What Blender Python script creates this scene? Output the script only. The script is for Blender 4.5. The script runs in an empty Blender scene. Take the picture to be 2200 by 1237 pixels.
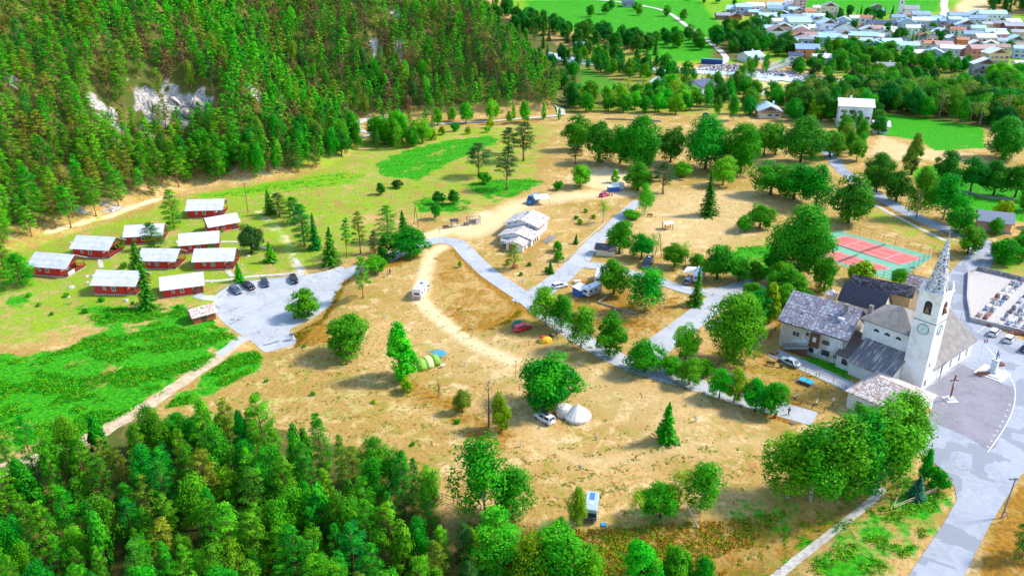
import bpy, bmesh, math, random
import numpy as np
from mathutils import Vector, Matrix
R = math.radians
random.seed(7); RNG = np.random.default_rng(11)
scene = bpy.context.scene
COL = scene.collection
# ------------------------------------------------------------------ camera
F, PITCH, CH = 1730.0, R(24), 83.0
CP, SP = math.cos(PITCH), math.sin(PITCH)
cd = bpy.data.cameras.new('camera'); cam = bpy.data.objects.new('camera', cd); COL.objects.link(cam)
cam.location = (0, 0, CH); cam.rotation_euler = (R(90) - PITCH, 0, 0)
cd.sensor_width = 36; cd.lens = 36 * F / 2200; cd.clip_start = 1; cd.clip_end = 6000
scene.camera = cam
# ------------------------------------------------------------------ sky and sun
SUN_EL, SUN_AZ = 44, 78          # azimuth measured from +Y towards +X
w = bpy.data.worlds.new('World'); scene.world = w; w.use_nodes = True
wn = w.node_tree; bg = wn.nodes['Background']
sky = wn.nodes.new('ShaderNodeTexSky'); sky.sky_type = 'NISHITA'; sky.sun_disc = False
sky.sun_elevation = R(SUN_EL); sky.sun_rotation = R(SUN_AZ); sky.altitude = 1200
wn.links.new(sky.outputs[0], bg.inputs[0]); bg.inputs[1].default_value = 0.15
sl = bpy.data.lights.new('sun', 'SUN'); sun = bpy.data.objects.new('sun', sl); COL.objects.link(sun)
sl.energy = 2.15; sl.angle = R(8); sl.color = (1, 0.93, 0.82)
sdir = Vector((math.sin(R(SUN_AZ)) * math.cos(R(SUN_EL)), math.cos(R(SUN_AZ)) * math.cos(R(SUN_EL)), math.sin(R(SUN_EL))))
sun.rotation_euler = sdir.to_track_quat('Z', 'Y').to_euler(); sun.location = (0, 0, 300)
vs = scene.view_settings; vs.view_transform = 'Standard'; vs.look = 'None'; vs.exposure = 1.42; vs.gamma = 1
# ------------------------------------------------------------------ where a pixel of the photograph meets the ground
def U(px, py, z=0.0):
    x = (px - 1100) / F; y = (618.5 - py) / F
    d = (x, CP + SP * y, -SP + CP * y); t = (z - CH) / d[2]
    return Vector((d[0] * t, d[1] * t, z))
def PJ(X, Y, Z):
    v = Z - CH; zc = Y * CP - v * SP; yc = Y * SP + v * CP
    return 1100 + F * X / zc, 618.5 - F * yc / zc, zc
def ppm(P): return F / (P[1] * CP - (P[2] - CH) * SP)
def vh(P, py):
    k = (618.5 - py) / F
    return (k * P[1] * CP - P[1] * SP) / (CP + k * SP) - (P[2] - CH)
def upoly(pts): return np.array([U(*p)[:2] for p in pts])
def sdf(poly, X, Y):
    X = np.asarray(X, float); Y = np.asarray(Y, float)
    d = np.full(X.shape, 1e9); ins = np.zeros(X.shape, bool); n = len(poly)
    for i in range(n):
        x0, y0 = poly[i]; x1, y1 = poly[(i + 1) % n]
        ex, ey = x1 - x0, y1 - y0; L = ex * ex + ey * ey + 1e-9
        t = np.clip(((X - x0) * ex + (Y - y0) * ey) / L, 0, 1)
        d = np.minimum(d, (X - x0 - t * ex) ** 2 + (Y - y0 - t * ey) ** 2)
        c = (y0 > Y) != (y1 > Y)
        with np.errstate(divide='ignore', invalid='ignore'):
            xi = (x1 - x0) * (Y - y0) / (y1 - y0 + 1e-12) + x0
        ins ^= c & (X < xi)
    d = np.sqrt(d); return np.where(ins, d, -d)
def sm(a, b, x):
    t = np.clip((x - a) / (b - a), 0, 1); return t * t * (3 - 2 * t)
def wav(X, Y, s, seed):
    r = np.random.default_rng(seed); o = 0
    for i in range(5):
        a = r.uniform(0, 6.28); k = 6.283 / (s * r.uniform(.6, 1.5)); o = o + np.sin((X * math.cos(a) + Y * math.sin(a)) * k + r.uniform(0, 6.28))
    return o / 5
MTN = np.vstack([[(-1600, 120), (-420, 150)], upoly([(0, 560), (90, 525), (180, 492), (365, 425), (420, 400), (560, 392), (700, 362), (775, 318), (740, 268), (860, 258), (1000, 250), (1205, 238)]),
                 upoly([(1210, 205), (1175, 160), (1130, 125), (1080, 98), (1020, 75), (940, 55)]), [(-420, 1400), (-900, 2600), (-1600, 2600)]])
LOW = upoly([(-300, 1010), (100, 1020), (300, 960), (700, 1010), (900, 1070), (1100, 1110), (1240, 1130), (1430, 1120), (1560, 1105), (1700, 1080), (1860, 1052), (1900, 1062), (1800, 1160), (1700, 1260), (1500, 1700), (300, 1900), (-500, 1500)])
LOT = upoly([(455, 650), (480, 625), (560, 605), (650, 598), (725, 582), (745, 590), (722, 640), (690, 675), (622, 712), (640, 738), (600, 752), (568, 757), (525, 722), (480, 695)])
def hgt(X, Y):
    X = np.asarray(X, float); Y = np.asarray(Y, float)
    m = sdf(MTN, X, Y)
    h = 0.35 * wav(X, Y, 42, 3) * sm(0, 30, 300 - Y) * sm(40, 100, Y) * sm(-6, -22, sdf(LOT, X, Y)) * (1 - sm(35, 75, X) * sm(200, 170, Y))
    k = sm(0, 45, m)
    h = h + 0.80 * np.maximum(m, 0) * (0.45 + 0.55 * k) + k * (6 * wav(X, Y, 75, 5) + 2.2 * wav(X, Y, 24, 6))
    l = sdf(LOW, X, Y); h = h - 0.33 * np.minimum(np.maximum(l, 0), 16) + 0.5 * sm(0, 6, l) * wav(X, Y, 14, 9)
    h = h - 1.1 * sm(-4.0, 1.5, sdf(LOT, X, Y))
    h = h + 0.045 * np.maximum(Y - 560, 0) * (1 - k) + 0.10 * np.maximum(Y - 840, 0) * (1 - k)
    return np.minimum(h, 260)
def G(px, py, zoff=0.0):
    x = (px - 1100) / F; y = (618.5 - py) / F
    d = np.array((x, CP + SP * y, -SP + CP * y)); t = 40 * np.exp(np.linspace(0, 4.1, 700))
    def f(t): return CH + d[2] * t - hgt(d[0] * t, d[1] * t) - zoff
    v = f(t); i = int(np.argmax(v < 0)) if (v < 0).any() else 699
    a, b = t[max(i - 1, 0)], t[i]
    for _ in range(14):
        c = (a + b) / 2
        if f(np.array([c]))[0] < 0: b = c
        else: a = c
    return Vector((d[0] * b, d[1] * b, CH + d[2] * b - zoff))
def GH(x, y): return float(hgt(np.array([x]), np.array([y]))[0])
def upoly(pts): return np.array([(U(*p) if (p[1] > 240 or p[0] < 1060) else G(p[0], max(p[1], -35)))[:2] for p in pts])
# ------------------------------------------------------------------ materials
def newmat(name):
    m = bpy.data.materials.new(name); m.use_nodes = True; return m, m.node_tree, m.node_tree.nodes['Principled BSDF']
class NT:
    def __init__(s, nt): s.nt = nt
    def n(s, t, **k):
        o = s.nt.nodes.new(t)
        for a, b in k.items(): setattr(o, a, b)
        return o
    def l(s, a, b): s.nt.links.new(a, b)
    def noise(s, vec, scale, det=4, rough=.6, dist=0):
        o = s.n('ShaderNodeTexNoise'); o.inputs['Scale'].default_value = scale; o.inputs['Detail'].default_value = det
        o.inputs['Roughness'].default_value = rough; o.inputs['Distortion'].default_value = dist
        if vec is not None: s.l(vec, o.inputs['Vector'])
        return o.outputs['Fac']
    def ramp(s, fac, a, b):
        o = s.n('ShaderNodeMapRange'); o.interpolation_type = 'SMOOTHSTEP'; s.l(fac, o.inputs[0]); o.inputs[1].default_value = a; o.inputs[2].default_value = b
        return o.outputs[0]
    def mix(s, f, a, b, mode='MIX'):
        o = s.n('ShaderNodeMix', data_type='RGBA', blend_type=mode); o.clamp_factor = True
        for i, v in ((0, f), (6, a), (7, b)):
            if isinstance(v, (int, float)): o.inputs[i].default_value = v
            elif isinstance(v, tuple): o.inputs[i].default_value = (*v, 1) if len(v) == 3 else v
            else: s.l(v, o.inputs[i])
        return o.outputs[2]
    def m(s, op, a, b=None):
        o = s.n('ShaderNodeMath', operation=op)
        for i, v in ((0, a), (1, b)):
            if v is None: continue
            if isinstance(v, (int, float)): o.inputs[i].default_value = v
            else: s.l(v, o.inputs[i])
        return o.outputs[0]
    def bump(s, h, strength, dist, bsdf):
        o = s.n('ShaderNodeBump'); o.inputs['Strength'].default_value = strength; o.inputs['Distance'].default_value = dist
        s.l(h, o.inputs['Height']); s.l(o.outputs[0], bsdf.inputs['Normal'])
MATS = {}
def pm(name, c, c2=None, scale=2.0, rough=.7, metal=0.0, bump=0.0):
    """plain material, two tones mixed by noise"""
    if name in MATS: return MATS[name]
    m, nt, b = newmat(name); t = NT(nt)
    if c2 is None: c2 = tuple(x * .78 for x in c)
    tc = t.n('ShaderNodeTexCoord').outputs['Object']
    f = t.ramp(t.noise(tc, scale, 5), .35, .65)
    t.l(t.mix(f, c, c2), b.inputs['Base Color']); b.inputs['Roughness'].default_value = rough; b.inputs['Metallic'].default_value = metal
    if bump: t.bump(t.noise(tc, scale * 4, 3), bump, .05, b)
    MATS[name] = m; return m
def tilemat(name, cols, sc, edge=(.03, .03, .03), ew=.06, rough=.75, stretch=(1, 1, 1), metric='EUCLIDEAN', rand=.8, streak=None):
    """stone slab roofs and rubble: voronoi cells of several tones with dark or pale joints"""
    m, nt, b = newmat(name); t = NT(nt)
    tc = t.n('ShaderNodeTexCoord').outputs['Object']; mp = t.n('ShaderNodeMapping'); mp.inputs['Scale'].default_value = stretch; t.l(tc, mp.inputs[0])
    v = t.n('ShaderNodeTexVoronoi'); v.inputs['Scale'].default_value = sc; v.inputs['Randomness'].default_value = rand; t.l(mp.outputs[0], v.inputs['Vector'])
    e = t.n('ShaderNodeTexVoronoi', feature='DISTANCE_TO_EDGE'); e.inputs['Scale'].default_value = sc; e.inputs['Randomness'].default_value = rand; t.l(mp.outputs[0], e.inputs['Vector'])
    cr = t.n('ShaderNodeValToRGB'); cr.color_ramp.interpolation = 'CONSTANT'
    el = cr.color_ramp.elements
    for i, c in enumerate(cols):
        q = el[i] if i < 2 else el.new(.5)
        q.position = i / len(cols); q.color = (*c, 1)
    sep = t.n('ShaderNodeSeparateColor'); t.l(v.outputs['Color'], sep.inputs[0]); t.l(sep.outputs[0], cr.inputs[0])
    f = t.ramp(e.outputs['Distance'], ew * .4, ew)
    c = t.mix(f, edge, cr.outputs[0])
    if streak: c = t.mix(t.ramp(t.noise(tc, .35, 4), .4, .7), c, streak)
    t.l(c, b.inputs['Base Color']); b.inputs['Roughness'].default_value = rough
    t.bump(f, .5, .05, b); MATS[name] = m; return m
def leafmat(name, trans=.3, rough=.55):
    m, nt, b = newmat(name); t = NT(nt)
    oi = t.n('ShaderNodeObjectInfo'); at = t.n('ShaderNodeAttribute', attribute_name='tv'); at2 = t.n('ShaderNodeAttribute', attribute_name='tint')
    hs = t.n('ShaderNodeHueSaturation')
    ut = t.n('ShaderNodeAttribute', attribute_name='ut'); base = t.mix(ut.outputs['Fac'], oi.outputs['Color'], at2.outputs['Color'])
    t.l(base, hs.inputs['Color'])
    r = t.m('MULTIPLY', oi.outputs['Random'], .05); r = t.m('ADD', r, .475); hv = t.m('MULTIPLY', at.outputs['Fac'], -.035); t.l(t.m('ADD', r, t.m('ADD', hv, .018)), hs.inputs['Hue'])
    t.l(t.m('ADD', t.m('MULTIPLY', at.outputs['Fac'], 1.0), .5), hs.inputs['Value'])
    c = hs.outputs[0]
    t.l(c, b.inputs['Base Color']); b.inputs['Roughness'].default_value = rough; b.inputs['Specular IOR Level'].default_value = .07
    tr = t.n('ShaderNodeBsdfTranslucent'); t.l(t.mix(.5, c, (.12, .22, .01), 'ADD'), tr.inputs[0]); t.l(c, tr.inputs[0])
    ms = t.n('ShaderNodeMixShader'); ms.inputs[0].default_value = trans; t.l(b.outputs[0], ms.inputs[1]); t.l(tr.outputs[0], ms.inputs[2])
    t.l(ms.outputs[0], nt.nodes['Material Output'].inputs[0]); MATS[name] = m; return m
LEAF = leafmat('leaf'); NEEDLE = leafmat('needle', .2, .6)
BARK = pm('bark', (.10, .065, .04), (.05, .035, .025), 6); PBARK = pm('pine_bark', (.42, .19, .08), (.20, .11, .06), 3); WBARK = pm('birch_bark', (.55, .52, .46), (.25, .22, .18), 5)
# ------------------------------------------------------------------ mesh helpers
def link(name, me, mat=None, parent=None, smooth=False):
    o = bpy.data.objects.new(name, me); COL.objects.link(o)
    if mat is not None:
        for q in (mat if isinstance(mat, (list, tuple)) else [mat]): me.materials.append(q)
    if parent is not None: o.parent = parent
    if smooth and len(me.polygons): me.polygons.foreach_set('use_smooth', [True] * len(me.polygons))
    return o
def tag(o, label=None, cat=None, group=None, kind=None):
    if label: o['label'] = label
    if cat: o['category'] = cat
    if group: o['group'] = group
    if kind: o['kind'] = kind
    return o
def thing(name, label, cat, loc=(0, 0, 0), rz=0.0, group=None):
    o = bpy.data.objects.new(name, None); COL.objects.link(o); o.empty_display_size = .3
    o.location = loc; o.rotation_euler = (0, 0, rz); return tag(o, label, cat, group)
def dup(root, loc=None, rz=None, label=None, group=None):
    kids = {}
    for o in root.children_recursive: kids.setdefault(o.parent, []).append(o)
    def cp(o, par):
        c = o.copy(); COL.objects.link(c)
        if par is not None: c.parent = par
        for k in kids.get(o, []): cp(k, c)
        return c
    c = cp(root, None)
    if loc is not None: c.location = loc
    if rz is not None: c.rotation_euler = (0, 0, rz)
    if label: c['label'] = label
    if group: c['group'] = group
    return c
class M:
    def __init__(s): s.v = []; s.f = []; s.mi = []
    def add(s, vs, fs, mi=0):
        b = len(s.v); s.v += [tuple(x) for x in vs]; s.f += [tuple(i + b for i in f) for f in fs]; s.mi += [mi] * len(fs); return s
    def box(s, x0, x1, y0, y1, z0, z1, mi=0):
        return s.add([(x0, y0, z0), (x1, y0, z0), (x1, y1, z0), (x0, y1, z0), (x0, y0, z1), (x1, y0, z1), (x1, y1, z1), (x0, y1, z1)],
                     [(3, 2, 1, 0), (4, 5, 6, 7), (0, 1, 5, 4), (1, 2, 6, 5), (2, 3, 7, 6), (3, 0, 4, 7)], mi)
    def bar(s, a, b, w, h=None, mi=0):
        a = Vector(a); b = Vector(b); d = (b - a).normalized(); h = h or w
        sx = d.cross(Vector((0, 0, 1)));
        if sx.length < 1e-3: sx = Vector((1, 0, 0))
        sx.normalize(); sz = sx.cross(d).normalized(); sx = sx * w / 2; sz = sz * h / 2
        vs = [a - sx - sz, a + sx - sz, a + sx + sz, a - sx + sz, b - sx - sz, b + sx - sz, b + sx + sz, b - sx + sz]
        return s.add(vs, [(3, 2, 1, 0), (4, 5, 6, 7), (0, 1, 5, 4), (1, 2, 6, 5), (2, 3, 7, 6), (3, 0, 4, 7)], mi)
    def tube(s, pts, rad, n=6, mi=0, cap=True):
        rings = []
        for i, p in enumerate(pts):
            p = Vector(p); d = Vector(pts[min(i + 1, len(pts) - 1)]) - Vector(pts[max(i - 1, 0)])
            d.normalize(); a = d.orthogonal().normalized() if abs(d.z) < .95 else d.cross(Vector((0, 1, 0))).normalized(); b = d.cross(a)
            r = rad[i] if isinstance(rad, (list, tuple)) else rad
            rings.append([p + (a * math.cos(k * 2 * math.pi / n) + b * math.sin(k * 2 * math.pi / n)) * r for k in range(n)])
        vs = [q for r_ in rings for q in r_]; fs = []
        for i in range(len(pts) - 1):
            for k in range(n): fs.append((i * n + k, i * n + (k + 1) % n, (i + 1) * n + (k + 1) % n, (i + 1) * n + k))
        if cap: fs += [tuple(range(n))[::-1], tuple(range(len(vs) - n, len(vs)))]
        return s.add(vs, fs, mi)
    def lathe(s, prof, n=12, c=(0, 0, 0), mi=0, sx=1, sy=1):
        vs = []; fs = []
        for r, z in prof:
            for k in range(n): vs.append((c[0] + r * sx * math.cos(k * 2 * math.pi / n), c[1] + r * sy * math.sin(k * 2 * math.pi / n), c[2] + z))
        for i in range(len(prof) - 1):
            for k in range(n): fs.append((i * n + k, i * n + (k + 1) % n, (i + 1) * n + (k + 1) % n, (i + 1) * n + k))
        fs += [tuple(range(n))[::-1], tuple(range(len(vs) - n, len(vs)))]
        return s.add(vs, fs, mi)
    def slab(s, top, th, mi=0):
        """closed slab below a polygon"""
        n = len(top); vs = list(top) + [(p[0], p[1], p[2] - th) for p in top]
        return s.add(vs, [tuple(range(n)), tuple(range(2 * n - 1, n - 1, -1))] + [(i, i + n, (i + 1) % n + n, (i + 1) % n) for i in range(n)], mi)
    def build(s, name, mat, parent=None, smooth=False, bevel=0, loc=None):
        me = bpy.data.meshes.new(name); me.from_pydata(s.v, [], s.f)
        if isinstance(mat, (list, tuple)): me.polygons.foreach_set('material_index', s.mi)
        if bevel:
            bm = bmesh.new(); bm.from_mesh(me); bmesh.ops.recalc_face_normals(bm, faces=bm.faces)
            bmesh.ops.bevel(bm, geom=bm.edges[:], offset=bevel, segments=1, affect='EDGES', clamp_overlap=True); bm.to_mesh(me); bm.free()
        me.update(); o = link(name, me, mat, parent, smooth)
        if loc is not None: o.location = loc
        return o
def catmull(pts, n=5, closed=True):
    out = []; N = len(pts)
    for i in range(N if closed else N - 1):
        g = (lambda k: pts[k % N]) if closed else (lambda k: pts[min(max(k, 0), N - 1)])
        p0, p1, p2, p3 = g(i - 1), g(i), g(i + 1), g(i + 2)
        for j in range(n):
            t = j / n
            out.append(tuple(.5 * (2 * b + (c - a) * t + (2 * a - 5 * b + 4 * c - d) * t * t + (3 * b - a - 3 * c + d) * t ** 3) for a, b, c, d in zip(p0, p1, p2, p3)))
    if not closed: out.append(tuple(pts[-1]))
    return out
def drape(name, poly, mat, off=.04, cell=3.0, kind='structure', parent=None):
    """a sheet laid on the ground: the outline is cut into cells and every vertex set on the terrain"""
    bm = bmesh.new(); vs = [bm.verts.new((p[0], p[1], 0)) for p in poly]; bm.faces.new(vs)
    bmesh.ops.triangulate(bm, faces=bm.faces[:])
    xs = [p[0] for p in poly]; ys = [p[1] for p in poly]
    for ax, lo, hi in ((0, min(xs), max(xs)), (1, min(ys), max(ys))):
        k = math.floor(lo / cell) + 1
        while k * cell < hi:
            co = [0, 0, 0]; no = [0, 0, 0]; co[ax] = k * cell; no[ax] = 1
            bmesh.ops.bisect_plane(bm, geom=bm.verts[:] + bm.edges[:] + bm.faces[:], plane_co=co, plane_no=no, dist=1e-5); k += 1
    X = np.array([v.co.x for v in bm.verts]); Y = np.array([v.co.y for v in bm.verts]); Z = hgt(X, Y) + off
    for v, z in zip(bm.verts, Z): v.co.z = z
    bmesh.ops.recalc_face_normals(bm, faces=bm.faces)
    if sum(f.normal.z for f in bm.faces) < 0: bmesh.ops.reverse_faces(bm, faces=bm.faces[:])
    me = bpy.data.meshes.new(name); bm.to_mesh(me); bm.free(); o = link(name, me, mat, parent)
    if kind: o['kind'] = kind
    return o
def ribbon(pts, wid, closed=False):
    """outline of a strip along world points"""
    L, Rr = [], []; N = len(pts)
    for i, p in enumerate(pts):
        a = pts[max(i - 1, 0)]; b = pts[min(i + 1, N - 1)]; dx, dy = b[0] - a[0], b[1] - a[1]; l = math.hypot(dx, dy) or 1
        ww = wid[min(i * len(wid) // N, len(wid) - 1)] if isinstance(wid, (list, tuple)) else wid
        nx, ny = -dy / l * ww / 2, dx / l * ww / 2
        L.append((p[0] + nx, p[1] + ny)); Rr.append((p[0] - nx, p[1] - ny))
    return L, Rr
def strip(name, px, wid, mat, off=.05, cell=2.5, kind='structure', jit=0.0, n=5, parent=None):
    pts = [tuple(G(*p)[:2]) for p in px]; pts = catmull(pts, n, False)
    if jit: pts = [(a + random.uniform(-jit, jit), b + random.uniform(-jit, jit)) for a, b in pts]
    L, Rr = ribbon(pts, wid); vs = []; fs = []
    K = 3
    for a, b in zip(L, Rr):
        for k in range(K + 1): t = k / K; vs.append((a[0] * (1 - t) + b[0] * t, a[1] * (1 - t) + b[1] * t))
    V = np.array(vs); Z = hgt(V[:, 0], V[:, 1]) + off
    for i in range(len(L) - 1):
        for k in range(K): q = i * (K + 1) + k; fs.append((q, q + K + 1, q + K + 2, q + 1))
    me = bpy.data.meshes.new(name); me.from_pydata([(x, y, z) for (x, y), z in zip(vs, Z)], [], fs); me.update()
    o = link(name, me, mat, parent)
    if kind: o['kind'] = kind
    return o
# ------------------------------------------------------------------ ground sheet
def wgrid(lo, hi, near0, near1, step, g):
    a = list(np.arange(near0, near1 + 1e-6, step)); s = step
    while a[-1] < hi: s *= g; a.append(a[-1] + s)
    b = []; s = step; x = near0
    while x > lo: s *= g; x -= s; b.append(x)
    return np.array(b[::-1] + a)
gx = wgrid(-2200, 2200, -130, 150, 1.1, 1.022); gy = wgrid(20, 3200, 55, 260, 1.1, 1.012)
GX, GY = np.meshgrid(gx, gy); fx, fy = GX.ravel(), GY.ravel(); fz = hgt(fx, fy)
nx, ny = len(gx), len(gy)
me = bpy.data.meshes.new('ground'); me.vertices.add(nx * ny); me.vertices.foreach_set('co', np.stack([fx, fy, fz], 1).ravel())
ii = (np.arange(ny - 1)[:, None] * nx + np.arange(nx - 1)[None]).ravel()
q = np.stack([ii, ii + 1, ii + 1 + nx, ii + nx], 1).ravel(); nf = len(ii)
me.loops.add(nf * 4); me.loops.foreach_set('vertex_index', q); me.polygons.add(nf); me.polygons.foreach_set('loop_start', np.arange(nf) * 4); me.polygons.foreach_set('use_smooth', np.ones(nf, bool))
me.update(calc_edges=True); me.validate()
wob = 1.3 * wav(fx, fy, 6, 21) + .8 * wav(fx, fy, 2.5, 22)
def zone(px, soft=2.0, ww=1.0, st=1.0, world=False):
    d = sdf(np.array(px) if world else upoly(px), fx, fy) + wob * ww
    return st * sm(-soft, soft, d)
def paths(px, wid, soft=.7, ww=.25):
    pts = catmull([tuple(G(*p)[:2]) for p in px], 4, False); d = np.full(fx.shape, 1e9)
    for (x0, y0), (x1, y1) in zip(pts[:-1], pts[1:]):
        ex, ey = x1 - x0, y1 - y0; t = np.clip(((fx - x0) * ex + (fy - y0) * ey) / (ex * ex + ey * ey + 1e-9), 0, 1)
        d = np.minimum(d, (fx - x0 - t * ex) ** 2 + (fy - y0 - t * ey) ** 2)
    return sm(soft, -soft, np.sqrt(d) - wid / 2 + wob * ww)
Z0 = np.zeros(fx.shape)
def mx(*a): 
    r = a[0]
    for b in a[1:]: r = np.maximum(r, b)
    return r
lush = mx(zone([(150, 652), (300, 662), (412, 656), (460, 690), (522, 722), (450, 782), (330, 865), (200, 930), (100, 965), (-60, 990), (-60, 750), (60, 765), (150, 745), (215, 700)], 4, 1.6),
          zone([(545, 735), (570, 765), (545, 800), (490, 828), (420, 868), (350, 885), (300, 900), (400, 830), (500, 760)], 2.5),
          zone([(800, 352), (870, 322), (960, 302), (1060, 290), (1075, 308), (965, 350), (900, 388), (820, 378)], 3, 1.2),
          zone([(1520, 575), (1560, 545), (1600, 528), (1680, 525), (1700, 560), (1690, 600), (1620, 600)], 3),
          zone([(1800, 1100), (1890, 1062), (1990, 1020), (2048, 1062), (2000, 1150), (1900, 1260), (1720, 1260)], 4, 2, .75),
          zone([(0, 620), (60, 625), (90, 655), (0, 670)], 4, 1, .7), zone([(1620, 1060), (1200, 1130), (1200, 1300), (1700, 1300), (1880, 1060)], 3, 2, .5),
          zone([(990, 398), (1070, 382), (1180, 388), (1120, 418), (1060, 436)], 3, 1, .9), zone([(880, 432), (930, 418), (1020, 432), (1000, 458), (900, 456)], 3, 1, .8), zone([(1740, 760), (1840, 795), (1840, 835), (1780, 800), (1700, 768)], 1, .4, .8))
lush = lush * np.clip(.9 + .5 * wav(fx, fy, 17, 51) + .25 * wav(fx, fy, 7, 52), .5, 1)
lush = mx(lush, zone([(1880, 243), (2020, 252), (2118, 272), (2118, 318), (2010, 325), (1960, 300), (1885, 290)], 3, .6, .85), zone([(1195, 140), (1270, 150), (1335, 178), (1345, 206), (1280, 200), (1210, 185)], 4, .8, .85), zone([(1120, 0), (1500, -20), (1560, 60), (1550, 130), (1400, 135), (1330, 80), (1180, 50)], 8, 1, .75), zone([(1700, -30), (2030, -30), (2020, 26), (1850, 30), (1700, 12)], 8, 1, .75), zone([(1960, 365), (2010, 355), (2260, 398), (2260, 480), (2120, 468), (1990, 440)], 4, .8, .8))
mead = mx(zone([(-80, 600), (-80, 770), (150, 740), (300, 670), (430, 680), (620, 600), (760, 570), (880, 500), (640, 370), (380, 420), (-80, 560)], 12, 3, .7),
          zone([(400, 420), (560, 392), (720, 368), (800, 372), (760, 398), (620, 412), (430, 432)], 5, 1.5, .95),
          zone([(1880, 243), (2020, 252), (2118, 272), (2118, 318), (2010, 325), (1960, 300), (1885, 290)], 4, .8, 1), zone([(1950, 362), (2010, 352), (2260, 395), (2260, 485), (2120, 470), (1990, 440)], 4, .8),
          zone([(1190, 138), (1270, 150), (1340, 180), (1350, 208), (1280, 200), (1205, 180)], 6, .8), zone([(1020, -60), (1800, -60), (1790, -10), (1600, 5), (1560, 40), (1540, 120), (1600, 140), (1400, 135), (1380, 100), (1180, 60), (1090, 20)], 8, 1),
          zone([(1700, -60), (2100, -60), (2040, 28), (1850, 32), (1700, 12)], 8, 1), zone([(700, 300), (900, 270), (1210, 262), (1160, 420), (980, 480), (700, 470), (560, 420)], 12, 3, .66), zone([(1540, 520), (1700, 480), (1780, 440), (1860, 480), (1760, 500), (1680, 600), (1560, 600)], 5, 2, .55), zone([(380, 900), (560, 770), (700, 740), (880, 830), (1000, 930), (900, 1060), (700, 940), (560, 910)], 8, 3, .4), zone([(1560, 790), (1700, 770), (1840, 850), (1780, 880), (1600, 850)], 4, 2, .4),
          zone([(1600, 200), (1700, 190), (1700, 165), (1600, 165)], 3, .8, .6), zone([(1240, 1600), (850, 1000), (1280, 940), (1700, 1000), (1600, 1600)], 3, 2, .12), zone([(1700, 190), (2250, 190), (2250, 240), (1880, 240), (1700, 215)], 6, 2, .6), zone([(1560, 40), (1640, 130), (1800, 165), (2300, 170), (2300, 30), (2100, 30), (1700, 20)], 10, 2, .8), zone([(1200, 100), (1500, 110), (1500, 150), (1650, 210), (1620, 250), (1230, 245)], 6, 2, .62), zone([(1690, 235), (1880, 240), (1880, 330), (1780, 300), (1690, 262)], 5, 2, .5), zone([(1420, 128), (1520, 128), (1600, 136), (1590, 122), (1500, 108)], 4, .5, .9), zone([(1840, 420), (2060, 520), (2040, 560), (1930, 500), (1800, 450)], 2, 1, .6), zone([(2080, 580), (2300, 640), (2300, 520), (2120, 540)], 3, 1, .7))
mtd = sdf(MTN, fx, fy)
forest = mx(sm(2, 16, mtd + wob * 2), .9 * zone([(940, 40), (1100, 40), (1190, 90), (1250, 130), (1250, 245), (1190, 240), (1130, 140)], 6, 1), .8 * zone([(1540, 60), (1640, 45), (1640, 130), (1520, 130)], 8, 1), .6 * zone([(1740, 100), (2060, 120), (2300, 160), (2300, 200), (1900, 175), (1740, 150)], 8, 1), zone([(-200, 1010), (60, 985), (250, 905), (420, 900), (560, 905), (700, 945), (860, 985), (930, 1085), (980, 1140), (990, 1500), (-200, 1500)], 4, 1.5), zone([(1190, 95), (1300, 100), (1420, 145), (1480, 235), (1260, 225), (1180, 130)], 6, 1, .5),
            zone([(1700, 200), (1860, 180), (2250, 230), (2250, 330), (2115, 275), (1880, 243), (1700, 240)], 6, 1, .7), .55 * zone([(930, 1090), (1190, 1130), (1250, 1300), (940, 1300)], 3, 1))
dirt = mx(paths([(950, 530), (925, 550), (913, 590), (903, 640), (930, 672), (970, 706), (1030, 745), (1100, 775)], 4.4, 2.6), paths([(1010, 500), (1060, 480), (1120, 440), (1200, 425), (1330, 415)], 13, 6) * .75, paths([(900, 515), (960, 495), (1010, 485), (1045, 460)], 7, 4),
          .75 * zone([(880, 690), (1100, 700), (1300, 760), (1640, 880), (1680, 930), (1400, 990), (1200, 900), (1000, 830), (880, 790)], 10, 3, .6), paths([(555, 455), (590, 490), (625, 535), (648, 590)], 3.5, 1.5), paths([(100, 500), (180, 478), (240, 463), (300, 440), (370, 420)], 2.0, .8),
          .5 * zone([(1380, 395), (1650, 405), (1660, 500), (1560, 540), (1400, 545), (1340, 480)], 8, 2), .8 * zone([(1200, 385), (1300, 355), (1390, 380), (1330, 420)], 5, 2), .55 * paths([(1640, 945), (1500, 960), (1350, 985), (1240, 985), (1170, 940), (1150, 880)], 8, 7), .7 * zone([(1450, 140), (1800, 165), (2200, 172), (2200, 190), (1800, 185), (1640, 205), (1500, 170)], 5, 1), .6 * zone([(1890, 285), (1960, 312), (2100, 330), (2060, 345), (1900, 350), (1850, 330)], 5, 2), .7 * zone([(2040, 0), (2160, -5), (2120, 22), (2060, 32)], 5, 1))
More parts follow.
